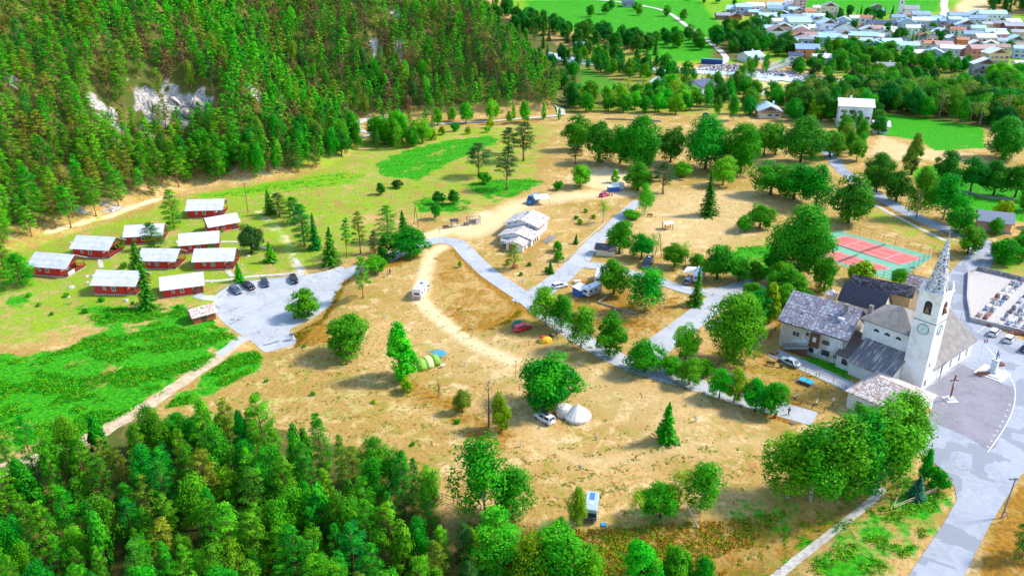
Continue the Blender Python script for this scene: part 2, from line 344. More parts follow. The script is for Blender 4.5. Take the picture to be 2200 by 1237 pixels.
orange = mx(zone([(1020, 1100), (1240, 1128), (1430, 1122), (1560, 1108), (1700, 1082), (1880, 1054), (1700, 1260), (1000, 1260)], 4, 2, .62), zone([(725, 600), (760, 590), (700, 690), (720, 740), (640, 738), (625, 712), (692, 680)], 2, 1, .85), paths([(1135, 672), (1200, 705), (1280, 752), (1360, 795), (1480, 830), (1600, 870), (1700, 905)], 2.4, 1.5),
            paths([(975, 538), (1030, 590), (1090, 640), (1128, 668)], 2.5, 1.2), paths([(1050, 700), (1090, 685), (1120, 665)], 3.5, 1), zone([(780, 560), (900, 545), (880, 565), (740, 600)], 2), .8 * zone([(580, 460), (640, 500), (655, 560), (740, 560), (800, 530), (700, 460)], 6, 3, .5), .7 * zone([(850, 800), (1000, 860), (1110, 930), (1090, 1000), (980, 920), (860, 850)], 4, 2), .6 * zone([(1660, 640), (1720, 600), (1780, 610), (1700, 720), (1620, 760)], 4, 2), mx(paths([(1880, 430), (1960, 480), (2040, 530)], 7, 3)) * .6, .8 * zone([(2200, 1040), (2160, 1060), (2080, 1260), (2300, 1260)], 2, 1), .5 * zone([(800, 262), (1200, 248), (1200, 262), (1000, 275), (800, 300)], 4, 2), .55 * zone([(1100, 640), (960, 530), (920, 560), (930, 660), (1000, 740), (1130, 690)], 5, 3), .6 * zone([(1240, 590), (1440, 640), (1540, 640), (1380, 740), (1200, 690)], 5, 3), .5 * zone([(1480, 740), (1700, 740), (1850, 850), (1740, 890), (1600, 850)], 3, 2))
rock = Z0.copy()
def gdist(px, r):
    r *= .66; P = G(*px); return sm(r, r * .45, np.hypot(fx - P[0], (fy - P[1])) + wob * 2.0)
for p, r in [((218, 235), 6), ((232, 250), 6), ((245, 262), 6), ((310, 215), 7), ((325, 235), 8), ((345, 225), 7), ((365, 205), 7), ((385, 225), 8), ((400, 240), 9), ((415, 225), 7), ((430, 215), 7), ((350, 250), 5), ((310, 285), 5), ((550, 200), 6), ((805, 100), 6), ((860, 105), 6), ((240, 448), 5), ((180, 455), 3), ((1005, 20), 7), ((850, 30), 7), ((600, 285), 6), ((650, 278), 6), ((20, 175), 4), ((15, 430), 5)]:
    rock = np.maximum(rock, gdist(p, r))
rock = mx(rock, .35 * sm(.35, .6, wav(fx, fy, 40, 31)) * sm(140, 190, mtd))
def setattr_col(name, r, g, b, a=None):
    at = me.attributes.new(name, 'FLOAT_COLOR', 'POINT'); a = Z0 if a is None else a
    at.data.foreach_set('color', np.stack([r, g, b, a], 1).astype(np.float32).ravel())
setattr_col('zones', lush, mead, forest); setattr_col('soils', dirt, orange, rock)
gm, nt, b = newmat('ground'); t = NT(nt)
pos = t.n('ShaderNodeNewGeometry').outputs['Position']
z1 = t.n('ShaderNodeSeparateColor'); z2 = t.n('ShaderNodeSeparateColor')
a1 = t.n('ShaderNodeAttribute', attribute_name='zones'); a2 = t.n('ShaderNodeAttribute', attribute_name='soils'); t.l(a1.outputs['Color'], z1.inputs[0]); t.l(a2.outputs['Color'], z2.inputs[0])
nb = t.noise(pos, .045, 5, .6, .4); nm = t.noise(pos, .22, 6, .65, .6); nf_ = t.noise(pos, 1.3, 6, .7); nff = t.noise(pos, 6, 3, .7)
c = t.mix(t.ramp(nb, .38, .62), (.58, .375, .14), (.43, .275, .07))
c = t.mix(t.m('MULTIPLY', t.ramp(nm, .5, .66), .75), c, (.82, .60, .30))
c = t.mix(t.m('MULTIPLY', t.ramp(nf_, .48, .64), .8), c, (.34, .165, .035))
c = t.mix(t.m('MULTIPLY', t.ramp(nff, .52, .72), .7), c, (.20, .12, .03))
gs = t.ramp(t.noise(pos, .30, 6, .7, .8), .49, .64); c = t.mix(t.m('MULTIPLY', gs, .62), c, (.26, .26, .03))
def blend(c, mask, col, k=1.2, n=nm, lo=.35, hi=.75):
    f = t.ramp(t.m('ADD', mask, t.m('MULTIPLY', t.m('SUBTRACT', n, .5), k)), lo, hi); return t.mix(f, c, col)
c = blend(c, z2.outputs[0], t.mix(t.ramp(nf_, .3, .7), (.86, .67, .40), (.70, .48, .22)), .5, nf_, .25, .9)
oc = t.mix(t.ramp(nf_, .35, .65), (.46, .21, .02), (.20, .12, .02)); c = blend(c, z2.outputs[1], oc, 1.6)
mc = t.mix(t.ramp(nm, .35, .65), (.07, .40, .005), (.30, .38, .02)); mc = t.mix(t.m('MULTIPLY', t.ramp(nf_, .45, .7), .5), mc, (.035, .20, .01)); c = blend(c, z1.outputs[1], mc, 1.5, nm, .42, .85)
lc = t.mix(t.ramp(nf_, .35, .65), (.06, .42, .006), (.014, .18, .006)); c = blend(c, z1.outputs[0], lc, 1.9, nm)
fc = t.mix(t.ramp(nf_, .35, .65), (.14, .10, .03), (.06, .14, .015)); fc = t.mix(t.ramp(nm, .5, .7), fc, (.30, .18, .06)); c = blend(c, z1.outputs[2], fc, 1.0, nm)
rc = t.mix(t.ramp(nf_, .4, .62), (.58, .53, .48), (.22, .19, .17)); c = blend(c, z2.outputs[2], rc, 1.2, nf_)
t.l(c, b.inputs['Base Color']); b.inputs['Roughness'].default_value = .95; b.inputs['Specular IOR Level'].default_value = .1
t.bump(t.m('ADD', nf_, t.m('MULTIPLY', nff, .4)), .7, .35, b)
ground = link('ground', me, gm); ground['kind'] = 'structure'
# ------------------------------------------------------------------ roads, yards and tracks
def asphalt(name, c1, c2, c3, patch=None):
    m, nt, b = newmat(name); t = NT(nt); pos = t.n('ShaderNodeNewGeometry').outputs['Position']
    n1 = t.noise(pos, .12, 5, .6, .3); n2 = t.noise(pos, .9, 5, .6); n3 = t.noise(pos, 14, 2)
    c = t.mix(t.ramp(n1, .35, .65), c1, c2); c = t.mix(t.m('MULTIPLY', t.ramp(n2, .45, .7), .5), c, c3); st_ = t.ramp(t.noise(pos, .33, 6, .7, 1.2), .56, .68); c = t.mix(t.m('MULTIPLY', st_, .45), c, tuple(x * .55 for x in c1)); c = t.mix(t.m('MULTIPLY', t.ramp(n3, .3, .8), .25), c, (.12, .12, .13))
    cr = t.n('ShaderNodeTexVoronoi', feature='DISTANCE_TO_EDGE'); cr.inputs['Scale'].default_value = .13; wv = t.n('ShaderNodeVectorMath', operation='ADD'); 
    nv = t.n('ShaderNodeTexNoise'); nv.inputs['Scale'].default_value = .35; t.l(pos, nv.inputs['Vector']); sc = t.n('ShaderNodeVectorMath', operation='SCALE'); sc.inputs['Scale'].default_value = 5; t.l(nv.outputs['Color'], sc.inputs[0]); t.l(pos, wv.inputs[0]); t.l(sc.outputs[0], wv.inputs[1]); t.l(wv.outputs[0], cr.inputs['Vector'])
    k = t.m('MULTIPLY', t.m('SUBTRACT', 1, t.ramp(cr.outputs['Distance'], .004, .013)), t.ramp(n1, .42, .55)); c = t.mix(t.m('MULTIPLY', k, .3 if 'pale' not in name else .75), c, (.09, .09, .1))
    if patch:
        br = t.n('ShaderNodeTexVoronoi', distance='CHEBYCHEV'); br.inputs['Scale'].default_value = .28; mp = t.n('ShaderNodeMapping'); mp.inputs['Rotation'].default_value = (0, 0, .5); t.l(pos, mp.inputs[0]); t.l(mp.outputs[0], br.inputs['Vector'])
        s = t.n('ShaderNodeSeparateColor'); t.l(br.outputs['Color'], s.inputs[0]); c = t.mix(t.m('MULTIPLY', t.m('GREATER_THAN', s.outputs[0], .74), .8), c, patch)
    t.l(c, b.inputs['Base Color']); b.inputs['Roughness'].default_value = .85; return m
AS = asphalt('pale_asphalt', (.47, .48, .49), (.38, .395, .41), (.54, .54, .53))
AP = asphalt('patched_asphalt', (.36, .38, .43), (.30, .325, .37), (.45, .46, .50), (.22, .235, .27))
AD = asphalt('dark_asphalt', (.27, .25, .28), (.21, .20, .23), (.32, .30, .32))
GRV = pm('gravel', (.62, .58, .50), (.42, .38, .32), 1.2, .95); DST = pm('dust', (.62, .48, .31), (.45, .32, .18), .8, .95)
lotp = catmull([tuple(U(*p, -1)[:2]) for p in [(458, 652), (466, 636), (485, 624), (515, 613), (560, 606), (610, 601), (650, 597), (700, 588), (735, 579), (742, 592), (735, 612), (722, 632), (720, 645), (702, 662), (672, 682), (640, 698), (622, 710), (632, 722), (636, 738), (600, 748), (570, 756), (548, 738), (525, 724), (490, 700), (466, 678)]], 3)
drape('parking_yard', lotp, AS, .05)
LW = [5]
strip('road', [(728, 596), (775, 576), (820, 560), (870, 538), (915, 521), (950, 516), (985, 524), (1012, 552), (1050, 587), (1095, 618), (1135, 645), (1175, 678), (1230, 716), (1290, 752), (1360, 786), (1430, 808), (1500, 828), (1570, 851), (1640, 870), (1700, 886), (1750, 900)], 5.2, AS, .06)
strip('road', [(1120, 652), (1160, 628), (1200, 600), (1238, 565), (1272, 527), (1310, 490), (1345, 456), (1372, 432)], [6.2, 6, 5.6, 5, 4, 3.6], AS, .085)
strip('road', [(1225, 568), (1275, 571), (1340, 583), (1400, 599), (1450, 616), (1500, 628), (1560, 628), (1600, 616), (1628, 608)], [4.5, 4.2, 4.2, 4.6, 6, 6.5], AS, .11)
strip('road', [(1570, 622), (1545, 645), (1515, 668), (1470, 702), (1425, 735), (1385, 775), (1370, 785)], 6.2, AS, .135)
strip('road', [(1660, 757), (1720, 782), (1770, 805), (1835, 835)], 4.2, AS, .06)
strip('road', [(1755, 300), (1785, 335), (1805, 362), (1840, 390), (1885, 420), (1940, 452), (2000, 480), (2060, 502), (2105, 522), (2105, 555), (2075, 590), (2060, 640), (2068, 700), (2120, 730)], [5, 5, 5.2, 5.4, 7, 7, 6], AP, .06)
strip('road', [(1500, 150), (1560, 125), (1480, 60), (1420, 22), (1330, 5), (1200, -6)], 4.5, GRV, .25)
strip('road', [(2020, 40), (2030, 25), (2028, 10), (2035, -20)], 7, GRV, .3); strip('road', [(1640, 205), (1600, 190), (1560, 200), (1540, 220)], 6, AS, .15); strip('road', [(1640, 175), (1670, 160), (1700, 168), (1760, 172)], 14, GRV, .2)
strip('track', [(700, 315), (745, 296), (800, 290), (778, 282), (764, 272), (775, 262), (803, 257), (830, 252)], 3.2, GRV, .2)
strip('track', [(798, 291), (850, 282), (900, 273), (960, 266), (1040, 262), (1120, 256), (1205, 249)], 3.2, GRV, .25); strip('track', [(1205, 249), (1205, 238), (1195, 228)], 4, GRV, .4)
strip('path', [(528, 722), (500, 745), (462, 773), (400, 815), (330, 862), (270, 898), (205, 935), (120, 970), (40, 1000), (-60, 1030)], [2.8, 3.2, 3.4, 3.8, 4.2], DST, .05, jit=.25)
strip('path', [(526, 724), (500, 741), (470, 762)], 2.2, AS, .08)
strip('path', [(1898, 1048), (1855, 1090), (1785, 1145), (1715, 1200), (1640, 1262)], 1.6, GRV, .06, jit=.08)
strip('path', [(435, 604), (480, 602), (540, 594), (600, 590), (648, 586)], 1.3, GRV, .06); strip('path', [(648, 592), (640, 568), (632, 555)], 1.4, GRV, .06); strip('path', [(488, 582), (500, 594)], 1.4, GRV, .07); strip('path', [(470, 520), (510, 520), (545, 528), (580, 535)], 1.2, GRV, .06); strip('path', [(422, 634), (440, 640), (462, 640)], 2.4, AS, .07)
strip('path', [(1880, 440), (1920, 462), (1975, 490), (2032, 518)], 1.5, GRV, .06); strip('path', [(215, 560), (218, 575)], 1.2, GRV, .06)
sq = [(1830, 860), (1900, 862), (1972, 838), (2080, 755), (2090, 728), (2070, 700), (2095, 688), (2150, 712), (2290, 770), (2290, 985), (2210, 1005), (2195, 1020), (2165, 1065), (2125, 1130), (2090, 1200), (2060, 1262), (1935, 1262), (1990, 1180), (2030, 1120), (2056, 1072), (2050, 1045), (2020, 1005), (1960, 960), (1900, 920), (1840, 900)]
drape('church_square', [tuple(U(*p)[:2]) for p in sq], AP, .075)
dk = [(1935, 880), (1978, 846), (2060, 788), (2080, 790), (2150, 822), (2178, 838), (2182, 862), (2170, 900), (2150, 935), (2128, 968), (2080, 940), (1998, 905)]
drape('asphalt_patch', catmull([tuple(U(*p)[:2]) for p in dk], 3), AD, .085)
WP = pm('road_paint', (.75, .75, .72), (.55, .55, .53), 3)
strip('road_marking', [(2120, 745), (2155, 790), (2178, 826), (2180, 862), (2168, 900), (2148, 935), (2122, 972)], .18, WP, .10)
for i in range(9):
    a = [(2176, 872), (2172, 884), (2168, 896), (2162, 908), (2156, 918), (2150, 928), (2143, 938), (2137, 950), (2130, 962)][i]; strip('road_marking', [(a[0] - 10, a[1] - 3), (a[0] - 5, a[1] - 1)], .25, WP, .105, n=1)
for a in [(2100, 715), (2130, 728), (2160, 743), (2192, 760)]: strip('road_marking', [a, (a[0] + 22, a[1] - 17)], .14, WP, .105, n=1)
KB = pm('kerb_stone', (.62, .60, .56), (.45, .43, .40), 2)
def kerb(px):
    pts = catmull([tuple(G(*p)[:2]) for p in px], 4, False); m = M()
    L, Rr = ribbon(pts, .16)
    vs = [];
    for a, b_ in zip(L, Rr):
        z = GH(*a); vs += [(a[0], a[1], z), (a[0], a[1], z + .2), (b_[0], b_[1], z + .2), (b_[0], b_[1], z)]
    fs = []
    for i in range(len(L) - 1):
        for k in range(3): q = i * 4 + k; fs.append((q, q + 4, q + 5, q + 1))
    m.add(vs, fs + [(0, 1, 2, 3), tuple(len(vs) - k for k in (1, 2, 3, 4))]); o = m.build('kerb', KB); o['kind'] = 'structure'
kerb([(1262, 545), (1257, 553), (1262, 562), (1290, 566), (1325, 571)]); kerb([(1419, 595), (1470, 622), (1500, 622), (1540, 622), (1570, 612), (1600, 602)])
kerb([(1480, 703), (1440, 725), (1400, 740)]); kerb([(1300, 478), (1270, 505), (1240, 530)]); kerb([(1500, 712), (1480, 722), (1440, 748)])
water = drape('river', [tuple(G(*p)[:2]) for p in [(1175, 112), (1250, 128), (1350, 142), (1450, 150), (1620, 158), (1720, 170), (1850, 178), (2000, 176), (2220, 178), (2220, 186), (2000, 184), (1850, 187), (1720, 180), (1620, 166), (1450, 157), (1350, 150), (1250, 140), (1175, 124)]], pm('river_water', (.45, .55, .58), (.60, .66, .66), .2, .15), .35, 6)
# ------------------------------------------------------------------ trees
def unit(v): return v / (np.linalg.norm(v, axis=-1, keepdims=True) + 1e-9)
def quads(c, nrm, sx, sy, g):
    n = len(c); nrm = unit(nrm); r = unit(g.normal(size=(n, 3))); u = unit(np.cross(nrm, r)); v = np.cross(nrm, u)
    u = u * sx[:, None]; v = v * sy[:, None]; bend = nrm * (sx * .25)[:, None]
    return np.stack([c - u - bend, c - v * .8, c + u - bend, c + v * .8], 1).reshape(-1, 3)
class Crown:
    def __init__(s): s.v = []; s.tv = []
    def add(s, c, nrm, sx, sy, tv, g): s.v.append(quads(c, nrm, sx, sy, g)); s.tv.append(np.repeat(tv, 4))
    def arr(s): return np.concatenate(s.v), np.clip(np.concatenate(s.tv), 0, 1)
def qmesh(name, V, tv, tint=None):
    me = bpy.data.meshes.new(name); n = len(V); me.vertices.add(n); me.vertices.foreach_set('co', V.astype(np.float32).ravel())
    me.loops.add(n); me.loops.foreach_set('vertex_index', np.arange(n, dtype=np.int32)); me.polygons.add(n // 4); me.polygons.foreach_set('loop_start', np.arange(0, n, 4, dtype=np.int32))
    me.update(calc_edges=True); a = me.attributes.new('tv', 'FLOAT', 'POINT'); a.data.foreach_set('value', tv.astype(np.float32))
    if tint is not None:
        a = me.attributes.new('ut', 'FLOAT', 'POINT'); a.data.foreach_set('value', np.ones(n, np.float32)); a = me.attributes.new('tint', 'FLOAT_COLOR', 'POINT'); a.data.foreach_set('color', tint.astype(np.float32).ravel())
    return me
def sph(g, n): return unit(g.normal(size=(n, 3)))
def crown_broad(seed, W=8, H=10, base=.16, lobes=44, per=85, leaf=.21, top=1.0, droop=0, sparse=1.0):
    g = np.random.default_rng(seed); C = Crown(); cz = H * (base + 1) / 2; rz = H * (1 - base) / 2; L = []
    k = g.uniform(0, 6.28)
    for i in range(lobes):
        d = sph(g, 1)[0]; d[2] = d[2] if d[2] > -.8 else -d[2]
        f = g.uniform(.45, .86) if i % 4 else g.uniform(.1, .45)
        wz = 1 - .22 * top * max(d[2], 0) - .15 * abs(min(d[2], 0)) + .14 * math.sin(3 * math.atan2(d[1], d[0]) + k)
        c = np.array([d[0] * W / 2 * f * wz, d[1] * W / 2 * f * wz, cz + d[2] * rz * f]); r = W * g.uniform(.10, .19)
        t = g.uniform(.1, .9); n = int(per * (r / (W * .15)) ** 1.6 * sparse); dd = sph(g, n * 2); out = unit((c - [0, 0, cz * .8])[None])[0]
        dd = dd[(dd @ out > -.35) | (dd[:, 2] > .3)][:n]; n = len(dd)
        P = c + dd * r * g.uniform(.6, 1.12, (n, 1)) * [1, 1, .8 + droop]
        if droop: P[:, 2] -= droop * g.uniform(0, 1.4, n) * r
        nn = dd * .7 + out * .25 + g.normal(size=(n, 3)) * .35 + [0, 0, .25]
        s = leaf * g.uniform(.6, 1.35, n); C.add(P, nn, s, s * .8, t * .6 + g.uniform(0, .4, n), g); L.append((c, r))
    n = int(lobes * 10); dd = sph(g, n); P = np.stack([dd[:, 0] * W / 2, dd[:, 1] * W / 2, dd[:, 2] * rz], 1) * g.uniform(.75, 1.04, (n, 1)) * .93 + [0, 0, cz]
    s = leaf * g.uniform(.5, 1, n); C.add(P, dd + g.normal(size=(n, 3)) * .5, s, s * .7, g.uniform(0, 1, n), g)
    return C.arr(), L
def crown_column(seed, W=4, H=10, leaf=.24, base=.12, n=3800, drp=0.1):
    g = np.random.default_rng(seed); C = Crown(); L = []
    for i in range(60):
        t = g.uniform(base, .97); r0 = W / 2 * min(1, (1 - t) * 1.5 + .08) * min(1, (t - base) * 5 + .55) ; a = g.uniform(0, 6.28); rr = W * .13 * g.uniform(.7, 1.3)
        c = np.array([math.cos(a) * r0 * .72, math.sin(a) * r0 * .72, t * H]); m = n // 60; d = sph(g, m); P = c + d * rr * g.uniform(.5, 1.2, (m, 1)) * [1, 1, 1.5]; P[:, 2] -= drp * g.uniform(0, 2, m)
        s = leaf * g.uniform(.6, 1.3, m); C.add(P, d + unit(np.array([[c[0], c[1], .3]])) * .6 + g.normal(size=(m, 3)) * .3, s, s * .7, g.uniform(.1, .7) + g.uniform(0, .3, m), g); L.append((c, rr))
    return C.arr(), L
def crown_spruce(seed, W=5, H=12, levels=26, leaf=.3, br=9, base=.04, q=9, gap=.1):
    g = np.random.default_rng(seed); C = Crown()
    for i in range(levels):
        t = base + (1 - base) * (i / levels) ** .92; R0 = W / 2 * (1 - t) ** .85 * g.uniform(.8, 1.15) + .12
        nb = max(4, int(br * (1 - t * .5)))
        for k in range(nb):
            if g.random() < gap: continue
            a = k * 6.283 / nb + g.uniform(-.35, .35) + i * .7; rr = R0 * g.uniform(.7, 1.12); m = max(3, int(q * rr / (W / 2) + 3)); u = (np.arange(m) + g.uniform(.2, .9, m)) / m
            tv = g.uniform(.1, .8); sag = .28 * rr
            for side in (-1, 0, 1):
                off = side * (1 - u) * .28 * rr * .8 + g.normal(size=m) * .05
                x = math.cos(a) * u * rr - math.sin(a) * off; y = math.sin(a) * u * rr + math.cos(a) * off; z = t * H - sag * u ** 1.3 + .1 * rr * u ** 3 + g.normal(size=m) * .07 - abs(side) * .06
                P = np.stack([x, y, z], 1); nn = np.stack([math.cos(a) * .5 + g.normal(size=m) * .25, math.sin(a) * .5 + g.normal(size=m) * .25, np.full(m, .9)], 1)
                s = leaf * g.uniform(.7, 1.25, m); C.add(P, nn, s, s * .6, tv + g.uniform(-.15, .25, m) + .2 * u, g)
    n = 60; P = np.stack([g.normal(size=n) * .06, g.normal(size=n) * .06, H * g.uniform(.9, 1.02, n)], 1); C.add(P, sph(g, n), np.full(n, .12), np.full(n, .2), g.uniform(0, 1, n), g)
    return C.arr(), []
def crown_pine(seed, W=5, H=12, base=.34, nbr=26, per=60, leaf=.22, flat=.5):
    g = np.random.default_rng(seed); C = Crown(); L = []
    for i in range(nbr):
        t = base + (1 - base) * ((i + g.random()) / nbr); pr = math.sin(min(1, (1 - t) / (1 - base) * 1.25 + .12) * 1.5708); rr = W / 2 * pr * g.uniform(.45, 1.0); a = i * 2.4 + g.uniform(-.5, .5)
        c = np.array([math.cos(a) * rr * .8, math.sin(a) * rr * .8, t * H + .06 * rr]); r = W * g.uniform(.13, .22) * (.6 + .4 * pr); tv = g.uniform(.1, .8); L.append((c, r))
        d = sph(g, per); d[:, 2] = np.abs(d[:, 2]) * 1.1 - .25; P = c + d * r * g.uniform(.4, 1.15, (per, 1)) * [1, 1, flat]
        s = leaf * g.uniform(.6, 1.3, per); C.add(P, d * .5 + [0, 0, .7] + g.normal(size=(per, 3)) * .35, s, s * .55, tv + g.uniform(-.1, .3, per), g)
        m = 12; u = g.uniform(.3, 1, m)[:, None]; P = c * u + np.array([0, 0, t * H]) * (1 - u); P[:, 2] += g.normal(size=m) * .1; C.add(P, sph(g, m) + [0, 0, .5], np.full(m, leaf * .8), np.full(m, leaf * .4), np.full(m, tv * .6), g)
    n = 50; P = np.stack([g.normal(size=n) * .25, g.normal(size=n) * .25, H * g.uniform(.92, 1.02, n)], 1); C.add(P, sph(g, n) + [0, 0, .5], np.full(n, leaf * .9), np.full(n, leaf * .5), g.uniform(.2, .9, n), g)
    return C.arr(), L
def trunk_m(H, r, L, seed, nb=10, bend=.3, multi=1):
    g = random.Random(seed); m = M()
    for s in range(multi):
        ox, oy = (0, 0) if multi == 1 else (g.uniform(-.5, .5), g.uniform(-.5, .5)); tx, ty = ox + g.uniform(-bend, bend) * (1 + multi * .6), oy + g.uniform(-bend, bend) * (1 + multi * .6)
        pts = [(ox + (tx - ox) * (i / 5) ** 1.3, oy + (ty - oy) * (i / 5) ** 1.3, H * .93 * i / 5 - .3 * (i == 0)) for i in range(6)]; m.tube(pts, [r * (1.25 if i == 0 else 1 - .17 * i) / (multi ** .5) for i in range(6)], 7)
    for c, rr in (g.sample(L, min(nb, len(L))) if L else []):
        z0 = max(H * .12, c[2] * g.uniform(.45, .7)); mid = (c[0] * .5, c[1] * .5, z0 + (c[2] - z0) * .65); m.tube([(0, 0, z0), mid, tuple(c)], [r * .42, r * .28, r * .08], 5)
    return m
KIND = {}
def mk_kind(k, arrs, H, W, r, leafm, bark, seed, **kw):
    (V, tv), L = arrs; me = qmesh(k + '_crown', V, tv); me.materials.append(leafm)
    tm = trunk_m(H, r, L, seed, **kw); t_ = bpy.data.meshes.new('trunk'); t_.from_pydata(tm.v, [], tm.f); t_.update(); t_.materials.append(bark); t_.polygons.foreach_set('use_smooth', [True] * len(t_.polygons))
    KIND.setdefault(k, []).append((me, t_, H, W, V, tv, tm))
for s in range(5): mk_kind('broad', crown_broad(100 + s, 8, 9.5, .0, 50 + 3 * s, 125, .215, 1.0 - .3 * (s % 2)), 9.5, 8, .24, LEAF, BARK, s, nb=12)
for s in range(3): mk_kind('dense', crown_broad(200 + s, 8, 9, -.06, 70, 120, .21, .5 + .3 * s), 9, 8, .28, LEAF, BARK, 20 + s, nb=8)
for s in range(2): mk_kind('big', crown_broad(230 + s, 13, 16, -.06, 120, 140, .27, .9), 16, 13, .45, LEAF, BARK, 25 + s, nb=14, multi=2)
for s in range(4): mk_kind('birch', crown_broad(300 + s, 6, 11, .02, 58, 95, .17, 1.5, droop=.5, sparse=.9), 11, 6, .15, LEAF, WBARK, 40 + s, nb=12)
for s in range(2): mk_kind('thin', crown_broad(340 + s, 5.5, 10, .18, 26, 42, .17, 1.4, droop=.4, sparse=.6), 10, 5.5, .12, LEAF, WBARK, 45 + s, nb=12)
for s in range(2): mk_kind('column', crown_column(350 + s, 4.4, 10), 10, 4.4, .2, LEAF, BARK, 50 + s, nb=6)
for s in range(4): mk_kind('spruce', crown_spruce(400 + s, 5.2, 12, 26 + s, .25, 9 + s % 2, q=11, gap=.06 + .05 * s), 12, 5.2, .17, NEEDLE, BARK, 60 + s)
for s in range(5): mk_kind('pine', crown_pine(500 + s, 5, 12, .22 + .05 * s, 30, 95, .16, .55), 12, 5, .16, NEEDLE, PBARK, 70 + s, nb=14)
for s in range(3): mk_kind('fullpine', crown_pine(540 + s, 5.4, 12, .08, 46, 110, .15, .7), 12, 5.4, .16, NEEDLE, PBARK, 75 + s, nb=14)
for s in range(3): mk_kind('bush', crown_broad(600 + s, 3, 2.2, -.1, 24, 55, .15, .4), 2.2, 3, .06, LEAF, BARK, 80 + s, nb=6)
for s in range(3): mk_kind('lowpine', crown_pine(700 + s, 5.2, 12, .22, 26, 26, .34, .8), 12, 5.2, .15, NEEDLE, PBARK, 90 + s, nb=0)
TONE = {'g': (.050, .34, .006), 'b': (.10, .50, .008), 'd': (.024, .21, .012), 'y': (.23, .42, .008), 'o': (.40, .24, .015), 'm': (.045, .31, .008), 's': (.028, .23, .010), 'p': (.085, .39, .008), 'e': (.18, .28, .015), 't': (.05, .20, .12), 'k': (.045, .14, .022), 'a': (.18, .31, .02)}
NAMES = {'broad': 'leafy_tree', 'dense': 'round_leafy_tree', 'big': 'large_leafy_tree', 'birch': 'birch_tree', 'thin': 'birch_tree', 'column': 'columnar_tree', 'spruce': 'spruce_tree', 'pine': 'pine_tree', 'fullpine': 'bushy_pine_tree', 'bush': 'bush'}
def tree(kind, loc, h, wd, tone='g', label=None, group=None, rz=None, cat=None, lean=0.0):
    me, tm, H, W = random.choice(KIND[kind])[:4]
    o = thing(NAMES[kind], label, cat or ('bush' if kind == 'bush' else 'tree'), loc, random.uniform(0, 6.28) if rz is None else rz, group)
    jx = random.uniform(.84, 1.16); o.scale = (wd / W * jx, wd / W * (2 - jx) * random.uniform(.95, 1.05), h / H); o.rotation_euler = (random.uniform(-.05, .05), random.uniform(-.05, .05), o.rotation_euler[2])
    if lean: o.rotation_euler[0] = lean
    c = link('crown', me, None, o); cc = TONE[tone]; v = random.uniform(.85, 1.18); c.color = (cc[0] * v * random.uniform(.85, 1.2), cc[1] * v, cc[2] * v, 1)
    if kind != 'bush': link('trunk', tm, None, o)
    else: link('stems', tm, None, o)
    return o
def ptree(kind, bx, by, ty, wpx, tone, label, group=None):
    P = G(bx, by); s = ppm(P); return tree(kind, P, max(vh(P, ty), .6), wpx / s * (1.2 if kind in ('broad', 'birch') else 1.0 if kind == 'big' else 1.08 if kind == 'dense' else 1.08), tone, label, group)
